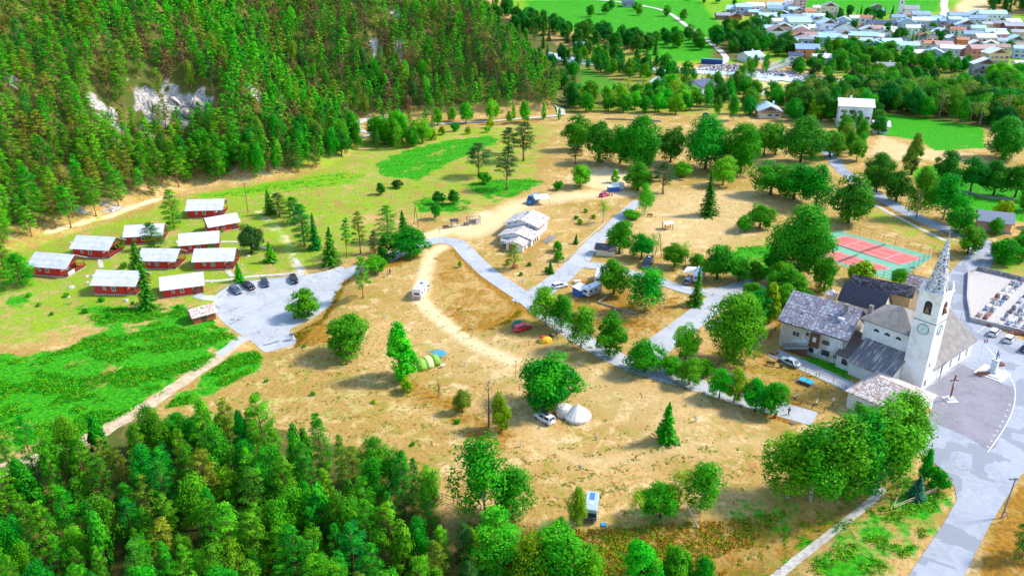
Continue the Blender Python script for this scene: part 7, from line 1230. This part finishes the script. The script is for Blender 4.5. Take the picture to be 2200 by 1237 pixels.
# ------------------------------------------------------------------ people
SKIN = pm('skin', (.55, .33, .24), (.48, .28, .2), 5, .6); HAIR = pm('dark_hair', (.04, .025, .018), (.06, .04, .03), 8, .7)
def skel(name, J, E, mat, par, sub=1):
    me = bpy.data.meshes.new(name); ks = list(J); me.from_pydata([J[k][0] for k in ks], [(ks.index(a), ks.index(b_)) for a, b_ in E], []); me.update(); o = link(name, me, mat, par)
    md = o.modifiers.new('skin', 'SKIN'); md.use_smooth_shade = True
    for k, v in zip(ks, me.skin_vertices[0].data): r = J[k][1]; v.radius = (r, r); v.use_root = (k == ks[0])
    if sub: o.modifiers.new('sub', 'SUBSURF').levels = sub; o.modifiers['sub'].render_levels = sub
    return o
def person(px, rz, pose, shirt, trousers, label, z=0.0):
    P = G(*px); P.z += z; o = thing('person', label, 'person', P, rz); sit = pose == 'sit'; st = .32 if pose == 'walk' else .06; hz = .48 if sit else .93
    J = {'pelvis': ((0, 0, hz), .12), 'waist': ((0, .0, hz + .17), .11), 'chest': ((0, .02, hz + .40), .135), 'neck': ((0, .03, hz + .56), .05), 'chin': ((0, .05, hz + .64), .07), 'head': ((0, .04, hz + .73), .095), 'crown': ((0, .03, hz + .80), .06)}; E = [('pelvis', 'waist'), ('waist', 'chest'), ('chest', 'neck'), ('neck', 'chin'), ('chin', 'head'), ('head', 'crown')]
    for s, n in ((-1, 'l'), (1, 'r')):
        f = s * st; J[n + 'hip'] = ((s * .1, .01, hz - .04), .09)
        if sit: J[n + 'knee'] = ((s * .14, .44, hz + .02), .062); J[n + 'ankle'] = ((s * .14, .48, .09), .042); J[n + 'toe'] = ((s * .15, .64, .045), .035)
        else: J[n + 'knee'] = ((s * .11, f * .55 + .05, .50), .062); J[n + 'ankle'] = ((s * .11, f - .03, .09), .042); J[n + 'toe'] = ((s * .12, f + .15, .045), .035)
        J[n + 'sh'] = ((s * .18, .02, hz + .48), .06); J[n + 'elbow'] = ((s * .25, -f * .4 + .02, hz + .22), .042); J[n + 'wrist'] = ((s * .25, -f * .8 + (.3 if sit else .10), hz + (.12 if sit else -.01)), .030); J[n + 'palm'] = ((s * .245, -f * .9 + (.37 if sit else .13), hz + (.10 if sit else -.08)), .032)
        w_ = Vector(J[n + 'palm'][0])
        for k in range(4): t1 = w_ + Vector((0, (k - 1.5) * .02, -.055 - .006 * (1.5 - abs(k - 1.5)))); J['%sf%d' % (n, k)] = (tuple(t1), .009); J['%sg%d' % (n, k)] = (tuple(t1 + Vector((-s * .015, .008, -.035))), .008); E += [(n + 'palm', '%sf%d' % (n, k)), ('%sf%d' % (n, k), '%sg%d' % (n, k))]
        J[n + 'thumb'] = (tuple(w_ + Vector((-s * .02, .045, -.02))), .010); E += [(n + 'palm', n + 'thumb'), ('pelvis', n + 'hip'), (n + 'hip', n + 'knee'), (n + 'knee', n + 'ankle'), (n + 'ankle', n + 'toe'), ('chest', n + 'sh'), (n + 'sh', n + 'elbow'), (n + 'elbow', n + 'wrist'), (n + 'wrist', n + 'palm')]
    skel('body', J, E, SKIN, o)
    def sub(ks, E2, inc): return {k: (J[k][0], J[k][1] + inc) for k in ks}, E2
    a, b_ = sub(['pelvis', 'waist', 'chest', 'lsh', 'rsh', 'lelbow', 'relbow'], [('pelvis', 'waist'), ('waist', 'chest'), ('chest', 'lsh'), ('chest', 'rsh'), ('lsh', 'lelbow'), ('rsh', 'relbow')], .022); skel('shirt', a, b_, pm('cloth_' + shirt[0], shirt[1], None, 5, .9), o)
    a, b_ = sub(['pelvis', 'lhip', 'rhip', 'lknee', 'rknee', 'lankle', 'rankle'], [('pelvis', 'lhip'), ('pelvis', 'rhip'), ('lhip', 'lknee'), ('rhip', 'rknee'), ('lknee', 'lankle'), ('rknee', 'rankle')], .018); skel('trousers', a, b_, pm('cloth_' + trousers[0], trousers[1], None, 5, .9), o)
    m = M(); m.lathe([(.10, -.03), (.112, .05), (.09, .11), (.04, .14)], 10, (0, .015, hz + .73)); m.build('hair', HAIR, o, True)
    m = M(); m.lathe([(.012, -.015), (.016, 0), (.008, .02)], 6, (0, .14, hz + .715)); m.build('nose', SKIN, o)
    m = M(); [m.lathe([(.012, -.008), (.014, 0), (.01, .008)], 6, (s * .035, .128, hz + .74)) for s in (-1, 1)]; m.build('eyes', BLK, o)
    return o
BK, WT, DKB, RD, GY = ('black', (.02, .02, .025)), ('white', (.75, .75, .75)), ('dark_blue', (.03, .04, .10)), ('red', (.5, .04, .05)), ('grey', (.3, .3, .32))
person((1694, 891), R(20), 'walk', BK, BK, 'person in dark clothes walking along the lane'); person((1157, 882), R(200), 'stand', WT, DKB, 'person in a white shirt standing behind the white off-road car')
person((1181, 724), R(-60), 'sit', RD, BK, 'person in a red top sitting behind the yellow tent', 0); person((1188, 725), R(100), 'sit', WT, BK, 'person in a white top sitting by the yellow tent'); person((1196, 721), R(80), 'stand', BK, BK, 'person in black standing behind the yellow tent')
person((834, 594), R(150), 'stand', WT, GY, 'person in a white top standing near the grey bush'); person((838, 590), R(170), 'stand', BK, DKB, 'person in black next to the one in white near the grey bush'); person((1309, 421), R(0), 'stand', BK, RD, 'person in black beside the pinkish red car'); person((1315, 421), R(60), 'sit', RD, BK, 'person in red sitting beside the pinkish red car')
for px in ((1181, 724), (1188, 725), (1315, 421)): P = G(*px); o = thing('camp_stool', 'low camp stool under a person in %s' % ('red behind the yellow tent' if px[0] == 1181 else 'white by the yellow tent' if px[0] == 1188 else 'red at the top terrace'), 'stool', P); m = M(); m.box(-.2, .2, -.2, .2, .34, .38); m.build('seat', AWB, o); m = M(); [m.bar((x, y, 0), (-x, y, .34), .03) for x in (-.18, .18) for y in (-.18, .18)]; m.build('legs', STEEL, o)
# ------------------------------------------------------------------ fences, poles and camp furniture
def railfence(name, pxs, lab, h=1.0, sp=2.4, mat=FENW, rails=2, th=.11):
    pts = [G(*p) for p in pxs]; b0 = pts[0]; o = thing(name, lab, 'fence', b0)
    r_ = M()
    for a, b_ in zip(pts[:-1], pts[1:]):
        n = max(1, round((b_ - a).length / sp))
        for k in range(n if b_ is not pts[-1] else n + 1): p = a.lerp(b_, k / n) - b0; p.z = GH(p.x + b0.x, p.y + b0.y) - b0.z; m = M(); m.box(p.x - th / 2, p.x + th / 2, p.y - th / 2, p.y + th / 2, p.z - .2, p.z + h + .08); m.build('post', mat, o)
        for r in range(rails): z = h * (1 - r * .45); r_.bar(tuple(a - b0 + Vector((0, 0, z))), tuple(b_ - b0 + Vector((0, 0, z))), th * .7)
    r_.build('rails', mat, o)
railfence('wooden_fence', [(1609, 754), (1645, 728), (1684, 698)], 'wooden rail fence climbing from the dome tree to the farmhouse', 1.2); railfence('wooden_fence', [(1603, 750), (1640, 764), (1672, 777)], 'dark rail fence along the upper edge of the play meadow', 1.0); railfence('metal_fence', [(1676, 778), (1730, 799), (1790, 822), (1817, 838)], 'thin dark fence in front of the silver saloon lane', 1.1, 3.0, BLK, 2, .07)
railfence('wooden_fence', [(1522, 805), (1546, 784), (1568, 766)], 'short rail fence left of the picnic table', .9); railfence('wooden_fence', [(1685, 856), (1720, 868), (1770, 886)], 'rail fence between lane and play meadow', 1.0); railfence('pale_fence', [(463, 632), (480, 622), (510, 609), (560, 600), (620, 594)], 'pale low rail fence on the upper edge of the parking yard', .8, 3.2, PALEW, 2, .09)
railfence('pale_fence', [(655, 592), (700, 583), (740, 566), (790, 549)], 'pale low rail fence along the road leaving the yard', .8, 3.2, PALEW, 1, .09); railfence('wooden_fence', [(903, 1056), (950, 1072), (1000, 1090)], 'dark rail fence left of the birch clump', 1.1); railfence('white_fence', [(1918, 1096), (1950, 1083), (1990, 1066), (2043, 1040)], 'bleached rail fence facing the camera at the square corner', .9, 2.4, PALEW, 2, .12); railfence('white_fence', [(1942, 1036), (1918, 1096)], 'bleached single rail fence beside the blue spruce', .7, 5, PALEW, 1, .12)
railfence('wooden_fence', [(1998, 1004), (2020, 1018), (2043, 1038)], 'dark rail fence along the pavement by the thuja', .9); railfence('wooden_fence', [(1795, 1082), (1825, 1080), (1868, 1052)], 'low rail fence under the big birch stand', .8); railfence('wooden_fence', [(585, 537), (600, 545)], 'short dark fence piece beside the faded diagonal path', .8); railfence('pale_fence', [(1200, 568), (1222, 560), (1235, 546)], 'pale fence around the garden bed of the service building', .8, 2, PALEW)
def pole(px, ty, r, mat, lab, name='utility_pole', cat='pole', extra=None, lean=(0, 0)):
    P = G(*px); h = max(.5, vh(P, ty)); o = thing(name, lab, cat, P); m = M(); m.tube([(0, 0, -.2), (lean[0], lean[1], h)], [r, r * .7], 8); m.build('pole', mat, o)
    if extra: extra(o, h)
    return o
def insul(o, h): m = M(); m.bar((-.7, 0, h - .3), (.7, 0, h - .3), .1); m.build('crossarm', DKW, o); m = M(); [m.tube([(x, 0, h - .25), (x, 0, h)], .05, 6) for x in (-.6, 0, .6)]; m.build('insulators', BLK, o)
def lamp(o, h): m = M(); m.box(-.12, .35, -.1, .1, h, h + .12); m.build('lamp_head', WHT, o)
pole((533, 456), 394, .11, BRW, 'thin wooden pole on the slope above the cabins', extra=insul); pole((2152, 1112), 1026, .14, pm('weathered_pole', (.30, .27, .24), (.2, .18, .16), 3), 'grey power pole with dark lamp arm beside the road', extra=insul, lean=(.3, 0))
P = G(2150, 1118); o = thing('warning_sign', 'white triangular road sign with red border at the foot of the power pole', 'road sign', P); m = M(); m.tube([(0, -.35, 0), (0, -.35, 1.5)], .04, 6); m.build('post', STEEL, o)
m = M(); m.add([(-.5, -.42, 1.3), (.5, -.42, 1.3), (0, -.42, 2.15), (-.5, -.38, 1.3), (.5, -.38, 1.3), (0, -.38, 2.15)], [(0, 1, 2), (5, 4, 3), (0, 3, 4, 1), (1, 4, 5, 2), (2, 5, 3, 0)]); m.build('red_border', pm('sign_red', (.6, .02, .02)), o); m = M(); m.add([(-.33, -.43, 1.4), (.33, -.43, 1.4), (0, -.43, 1.97)], [(0, 1, 2)]); m.build('sign_face', WHT, o)
def aframe(b1_, b2_, top, lab):
    A, B = G(*b1_), G(*b2_); Cc = (A + B) / 2; h = vh(Cc, top); o = thing('crossed_poles', lab, 'pole', Cc); m = M(); [m.tube([tuple(q - Cc), (0, 0, h)], [.11, .08], 7) for q in (A, B)]; m.build('poles', BRW, o)
aframe((889, 482), (899, 490), 443, 'pair of leaning wooden poles left of the noticeboard'); aframe((1407, 549), (1421, 554), 501, 'pair of leaning wooden poles above the pitches')
for px, ty, lab in (((1108, 810), 774, 'thin pole with white supply box on the camping field'), ((1294, 479), 428, 'pale lamp post in front of the yellow birch')): pole(px, ty, .05, PALEW if px[0] > 1200 else BRW, lab, 'lamp_post', 'lamp post', lamp)
pole((586, 572), 562, .05, DKW, 'short garden lamp beside the little fir', 'lamp_post', 'lamp post', lamp); pole((2108, 588), 540, .06, STEEL, 'street lamp beside the cemetery road', 'street_lamp', 'street lamp', lamp); pole((2062, 690), 672, .05, STEEL, 'small post behind the nave roof', 'post', 'post'); pole((1268 - 160, 655), 643, .08, DKW, 'short dark post at the road junction bank', 'post', 'post')
bl = None
for i, (x, y, lab) in enumerate([(843, 424, 'on the upper meadow beside the small dark tree'), (1016, 706, 'left of the rusty grass bank'), (1088, 741, 'below the red estate car'), (998, 786, 'right of the tunnel tent'), (1052, 823, 'between tunnel tent and bare tree'), (1283, 944, 'below the bell tent'), (1495, 905, 'right of the lone spruce'), (1118, 960, 'below the young yellow tree'), (1248, 1008, 'above the camper van'), (1521, 664, 'in the middle of the caravan pitches'), (1584, 500, 'beside the round bushes on the dry meadow'), (1616, 748, 'at the foot of the climbing fence'), (1422, 664, 'beside the weeping birch'), (1322, 668, 'leaning on the log border'), (1185, 418, 'beside the blue camper truck'), (1332, 440, 'on the bank of the narrow road'), (902, 582, 'between dirt track and road'), (832, 684, 'in the dry field above the tapered tree')]):
    P = G(x, y)
    if bl is None: bl = thing('power_bollard', 'x', 'bollard', P, 0, 'white supply bollards'); m = M(); m.box(-.12, .12, -.12, .12, 0, .85); m.build('post', WHT, bl); m = M(); m.box(-.14, .14, -.14, .14, .853, .95); m.build('cap', pm('cap_grey', (.5, .5, .52)), bl); c = bl
    else: c = dup(bl, P)
    c['label'] = 'white supply bollard ' + lab
def sign(px, lab, w_=.8, h=.55, z=1.3, mat=WHT, posts=1):
    P = G(*px); o = thing('info_sign', lab, 'sign', P); m = M(); [m.box(x - .05, x + .05, -.04, .04, 0, z) for x in ((0,) if posts == 1 else (-w_ * .4, w_ * .4))]; m.build('post', BRW, o); m = M(); m.box(-w_ / 2, w_ / 2, -.09, -.043, z - .1, z + h); m.build('board', mat, o)
sign((1123, 614), 'white information sign on the grass tip of the road junction'); sign((944, 502), 'small white sign at the road bend'); sign((1788, 872), 'small sign between play meadow and chapel', .4, .5)
P = G(976, 487); o = thing('notice_shelter', 'roofed wooden notice shelter with white board at the road bend', 'shelter', P, R(12)); m = M(); [m.box(x - .07, x + .07, y - .07, y + .07, 0, 2.0) for x in (-.9, .9) for y in (-.4, .4)]; m.build('posts', BRW, o); m = M(); m.slab([(-1.3, -.9, 1.95), (1.3, -.9, 1.95), (1.3, 0, 2.6), (-1.3, 0, 2.6)], .08); m.slab([(-1.3, 0, 2.6), (1.3, 0, 2.6), (1.3, .9, 1.95), (-1.3, .9, 1.95)], .08); m.build('roof', SLATE, o); m = M(); m.box(-1.0, 1.0, -.7, .1, .6, .72); m.build('table', WHT, o)
P = G(1014, 482); o = thing('pergola', 'low stone barbecue wall under an open wooden pergola', 'pergola', P, R(12)); m = M(); m.box(-2.6, -1.2, -.9, .2, 0, 1.0); m.box(-.9, 2.2, .3, .9, 0, 1.3); m.build('stone_wall', STW, o); m = M(); [m.box(x - .06, x + .06, y - .06, y + .06, 0, 2.2) for x in (-1.4, 2.6) for y in (-.9, 1.1)]; [m.bar((x, -1.1, 2.25), (x, 1.3, 2.25), .09) for x in (-1.4, -.6, .2, 1.0, 1.8, 2.6)]; m.bar((-1.6, -.9, 2.15), (2.8, -.9, 2.15), .1); m.bar((-1.6, 1.1, 2.15), (2.8, 1.1, 2.15), .1); m.build('beams', BRW, o); m = M(); m.box(1.2, 1.9, -.6, .1, 0, 1.1); m.build('white_oven', WHT, o)
def bench(px, rz, lab, mat=BRW):
    P = G(*px); o = thing('bench', lab, 'bench', P, rz); m = M(); m.box(-.9, .9, -.25, .2, .42, .48); m.build('seat', mat, o); m = M(); m.box(-.9, .9, .2, .26, .55, .95); m.build('backrest', mat, o)
    for x in (-.75, .75): m = M(); m.box(x - .05, x + .05, -.2, .24, 0, .42); m.build('leg', mat, o)
bench((958, 491), .3, 'brown bench left of the notice shelter'); bench((1396, 466), -.2, 'bench at the foot of the slim bright birch'); bench((1655, 786), -.35, 'long bench on the upper fence of the play meadow', DKW)
def picnic(px, rz, lab, mat=DKW):
    P = G(*px); o = thing('picnic_table', lab, 'picnic table', P, rz); m = M(); m.box(-.9, .9, -.38, .38, .70, .76); m.build('tabletop', mat, o)
    for s in (-1, 1): m = M(); m.box(-.9, .9, s * .75 - .14, s * .75 + .14, .42, .47); m.build('seat', mat, o); m = M(); m.bar((s * .6, -.75, .02), (s * .6, -.1, .7), .08); m.bar((s * .6, .75, .02), (s * .6, .1, .7), .08); m.bar((s * .6, -.85, .4), (s * .6, .85, .4), .07); m.build('trestle', mat, o)
picnic((1591, 780), -.4, 'dark picnic table right of the dome shaped tree trunk'); picnic((1106, 575), .2, 'orange brown picnic table under the orange tinged pine', ORW); picnic((1172, 880), 1.1, 'dark wooden table under the big round tree'); picnic((1240, 608), 0, 'white camp table near the caravans', WHT)
P = G(1434, 492); o = thing('gazebo', 'open wooden gazebo with white roof on the dry meadow', 'gazebo', P, R(10)); m = M(); [m.box(x - .07, x + .07, y - .07, y + .07, 0, 2.1) for x in (-1.25, 1.25) for y in (-1, 1)]; m.build('posts', BRW, o); m = M(); m.slab([(-1.5, -1.3, 2.05), (1.5, -1.3, 2.05), (1.5, 0, 2.5), (-1.5, 0, 2.5)], .05); m.slab([(-1.5, 0, 2.5), (1.5, 0, 2.5), (1.5, 1.3, 2.05), (-1.5, 1.3, 2.05)], .05); m.build('roof', WHT, o); m = M(); m.box(-.9, .9, -.4, .4, .7, .76); m.box(-.9, .9, -.9, -.65, .4, .45); m.build('table', BRW, o)
P = G(1732, 824); A, B = G(1716, 818), G(1746, 829); o = thing('table_tennis_table', 'bright blue table tennis table on the play meadow', 'table tennis table', P, ang(A, B)); m = M()
for a, b_ in ((-1.37, -.01), (.01, 1.37)): m = M(); m.box(a, b_, -.76, .76, .74, .78); m.build('tabletop', pm('table_blue', (.01, .40, .62), (.01, .36, .58), 1, .4), o)
m = M(); m.box(-.01, .01, -.8, .8, .785, .93); m.build('net', DKB and pm('net_blue', (.02, .06, .3)), o); m = M(); [m.bar((x, -.7, .76), (x, .7, .765), .03, .01) for x in ()]; [m.box(x - .04, x + .04, y - .04, y + .04, 0, .74) for x in (-1.1, -.2, .2, 1.1) for y in (-.6, .6)]; m.build('legs', STEEL, o); 
drape('trodden_earth', [tuple((P + Vector((math.cos(k * .5) * 3.0 * math.cos(ang(A, B)) - math.sin(k * .5) * .9 * math.sin(ang(A, B)), math.cos(k * .5) * 3.0 * math.sin(ang(A, B)) + math.sin(k * .5) * .9 * math.cos(ang(A, B)), 0)))[:2]) for k in range(12)], pm('bare_earth', (.22, .13, .08), (.17, .10, .06), 1, .95), .05)
sqp = [tuple(U(*p)[:2]) for p in [(1552, 800), (1588, 800), (1606, 808), (1594, 818), (1570, 832), (1545, 822)]]; drape('gravel_square', sqp, pm('grey_gravel', (.45, .46, .46), (.36, .37, .37), 2, .95), .06)
o = thing('timber_edging', 'pale timber edge around the small gravel square', 'edging', (*sqp[1], 0)); m = M(); [m.bar((a[0] - sqp[1][0], a[1] - sqp[1][1], .12), (b_[0] - sqp[1][0], b_[1] - sqp[1][1], .12), .14) for a, b_ in zip(sqp[1:4], sqp[2:5])]; m.build('planks', pm('pink_timber', (.62, .42, .32), (.5, .34, .26)), o)
def rider(px, lab):
    P = G(*px); o = thing('spring_rider', lab, 'play equipment', P, px[0]); m = M(); m.tube([(0, 0, 0), (0, 0, .4)], .12, 8); m.build('spring', BLK, o); m = M(); m.box(-.5, .35, -.12, .12, .4, .65); m.box(.2, .5, -.1, .1, .65, 1.0); m.box(.05, .12, -.3, .3, .85, .9); m.build('seat', pm('pale_yellow', (.7, .62, .38)), o)
rider((1709, 856), 'pale spring rider by the lane fence, left one'); rider((1754, 868), 'pale spring rider on the play meadow, right one'); rider((1618, 822), 'pale play figure above the twin trees')
P = G(1665, 897); o = thing('litter_bin', 'red litter bin beside the lane', 'bin', P); m = M(); m.lathe([(.26, 0), (.3, .85)], 12); m.build('bin_body', pm('bin_red', (.6, .02, .02)), o); m = M(); m.lathe([(.32, .853), (.3, .93), (.1, .97)], 12); m.build('lid', pm('bin_red2', (.45, .02, .02)), o)
P = G(1678, 789); o = thing('litter_bin', 'brown litter bin at the end of the silver saloon lane', 'bin', P); m = M(); m.box(-.25, .25, -.25, .25, 0, .8); m.build('bin_body', BRW, o); m = M(); m.box(-.28, .28, -.28, .28, .803, .87); m.build('lid', DKW, o)
P = G(1297, 1126); o = thing('ground_mat', 'small bright blue square mat behind the camper van', 'mat', P, .1); m = M(); m.box(-.38, .38, -.38, .38, .0, .10); m.build('mat', pm('mat_blue', (.02, .28, .70)), o)
P = G(628, 730); o = thing('service_station', 'white service post with dark top on the lower yard', 'post', P); m = M(); m.box(-.4, .4, -.3, .3, 0, 1.3); m.build('post', WHT, o); m = M(); m.box(-.48, .48, -.38, .38, 1.303, 1.5); m.build('cap', pm('cap_blue', (.10, .12, .2)), o)
strip('drain', [(565, 743), (600, 733)], .5, pm('drain_grey', (.18, .18, .19)), .08, n=1); strip('drain', [(606, 732), (618, 730)], .25, WP, .08, n=1)
o = thing('log_border', 'long pale logs lying in an angle beside the caravans', 'log', G(1285, 650)); b0 = o.location; LG = pm('log_wood', (.42, .34, .24), (.30, .23, .16), 3, .9); m = M(); m.tube([(0, 0, .22), tuple(G(1312, 632) - b0 + Vector((0, 0, .22)))], .24, 8); m.build('short_log', LG, o); m = M(); m.tube([(0, -.3, .2), tuple(G(1328, 664) - b0 + Vector((0, 0, .2))), tuple(G(1366, 675) - b0 + Vector((0, 0, .2)))], .22, 8); m.build('long_log', LG, o)
o = thing('plank_stack', 'stack of reddish planks left of the farmhouse corner', 'planks', G(1664, 760), .6); m = M(); [m.box(-.8, .8, -.5 + k * .27, -.28 + k * .27, .05 + j * .2, .18 + j * .2) for k in range(4) for j in range(3)]; m.build('planks', pm('red_planks2', (.45, .17, .09), (.35, .14, .08)), o)
A, B = G(1500, 1134), G(1500, 1134); h = vh(A, 1078); o = thing('dead_trunk', 'leaning bare dead trunk in the lower birch group', 'tree', A); m = M(); e = (-2.4, .8, h * .95); m.tube([(0, 0, 0), (-1.2, .4, h * .5), e], [.16, .11, .04], 7); m.build('trunk', WBARK, o); m = M(); [m.tube([(-.5 - .3 * k, .3, .9 + .9 * k), (-.2 - .3 * k + (k % 2 - .5), -.5, 2.2 + .8 * k)], [.04, .01], 4) for k in range(4)]; m.build('branches', WBARK, o)
P = G(1704, 908); RKM = pm('pale_rock', (.66, .61, .56), (.40, .36, .33), 2, .9, 0, .4); CLF = tilemat('cliff_rock', [(.55, .50, .45), (.42, .37, .32), (.62, .57, .52), (.34, .28, .22)], .9, (.14, .11, .08), .12, stretch=(1.6, 1.6, .5)); RKD = pm('dark_rock', (.22, .20, .18), (.14, .13, .12), 2, .9, 0, .4)
def rockmesh(seed, flat=.55):
    bm = bmesh.new(); bmesh.ops.create_icosphere(bm, subdivisions=2, radius=1); g = random.Random(seed); q = [Vector((g.uniform(-1, 1), g.uniform(-1, 1), g.uniform(-.6, 1))).normalized() for _ in range(7)]
    for v in bm.verts:
        for k, n in enumerate(q):
            dd = v.co.dot(n) - .62 - .04 * k
            if dd > 0: v.co -= n * dd
        v.co.z *= flat
    me = bpy.data.meshes.new('rock'); bm.to_mesh(me); bm.free(); return me
RM = [rockmesh(k) for k in range(5)]
for i, (x, y, r, lab) in enumerate([(155, 618, 1.2, 'in the grass left of the front red cabin'), (186, 594, .7, 'behind the front left cabin roof'), (200, 593, .8, 'right behind the front left cabin'), (187, 607, .6, 'between leftmost and front cabins'), (147, 638, .5, 'small one below the cabins'), (272, 646, .9, 'beside the tall dark spruce'), (453, 606, .5, 'at the white footpath'), (533, 550, .7, 'on the lawn left of the little fir'), (148, 545, .8, 'between the two leftmost cabins'), (152, 522, .6, 'above the second cabin'), (212, 560, .6, 'at the steps of the second cabin'), (380, 520, .8, 'left of the pair of cabins'), (1703, 909, .7, 'beside the lane near the red bin'), (520, 569, .4, 'on the lawn right of the path junction')]):
    P = G(x, y); o = link('rock', RM[i % 5], None); o.data = RM[i % 5].copy(); o.data.materials.append(RKM if x < 1600 else RKD); o.location = P; o.scale = (r, r * .8, r); o.rotation_euler = (0, 0, i); tag(o, 'pale boulder ' + lab, 'rock', 'boulders around the cabins') if x < 1600 else tag(o, 'dark boulder ' + lab, 'rock')
for i, (x, y, r, lab) in enumerate([(232, 243, 5, 'left'), (325, 222, 6, 'second from left'), (352, 228, 5, 'third from left'), (372, 212, 5, 'fourth from left'), (400, 232, 6.5, 'broad'), (425, 215, 5, 'rightmost'), (318, 290, 4, 'lower'), (238, 449, 2.6, 'lowest')]):
    P = G(x, y); o = link('rock_outcrop', rockmesh(40 + i, .8), None); o.data.materials.append(CLF); o.location = P - Vector((0, 0, r * .45)); o.scale = (r * .62, r * .6, r * 1.15); o.rotation_euler = (-.5, .1 * i, i * .7); tag(o, '%s pale cliff face breaking through the pines on the mountain slope' % lab, 'rock', 'cliffs on the mountain slope')
# ------------------------------------------------------------------ give every repeated label its own place
dupes = {}
for o in scene.objects:
    if o.parent is None and o.get('label') and o.get('group'): dupes.setdefault((o['group'], o['label']), []).append(o)
ORD = ['first', 'second', 'third', 'fourth', 'fifth', 'sixth', 'seventh', 'eighth', 'ninth', 'tenth', 'eleventh', 'twelfth']
gb = {}
for (g, l), os_ in dupes.items():
    for o in os_: p = PJ(*o.location); b_ = gb.setdefault(g, [9e9, 9e9, -9e9, -9e9]); gb[g] = [min(b_[0], p[0]), min(b_[1], p[1]), max(b_[2], p[0]), max(b_[3], p[1])]
for (g, l), os_ in dupes.items():
    if len(os_) < 2: continue
    cells = {}
    x0, y0, x1, y1 = gb[g]
    for o in os_:
        p = PJ(*o.location); u = (p[0] - x0) / (x1 - x0 + 1); v = (p[1] - y0) / (y1 - y0 + 1)
        cells.setdefault(('' if len(os_) < 7 else ', %s %s' % (['upper', 'middle', 'lower'][min(2, int(v * 3))], ['left', 'centre', 'right'][min(2, int(u * 3))])), []).append((p[0], o))
    for c, L in cells.items():
        L.sort(key=lambda t: t[0])
        for i, (_, o) in enumerate(L):
            s = l + c
            if len(L) > 1 and i < 12: s += ', %s from left' % ORD[i]
            elif len(L) > 1: s += ', %dth from left' % (i + 1)
            w_ = s.split()
            if len(w_) > 16: s = ' '.join(l.split()[:16 - (len(w_) - len(l.split()))]) + s[len(l):]
            o['label'] = s
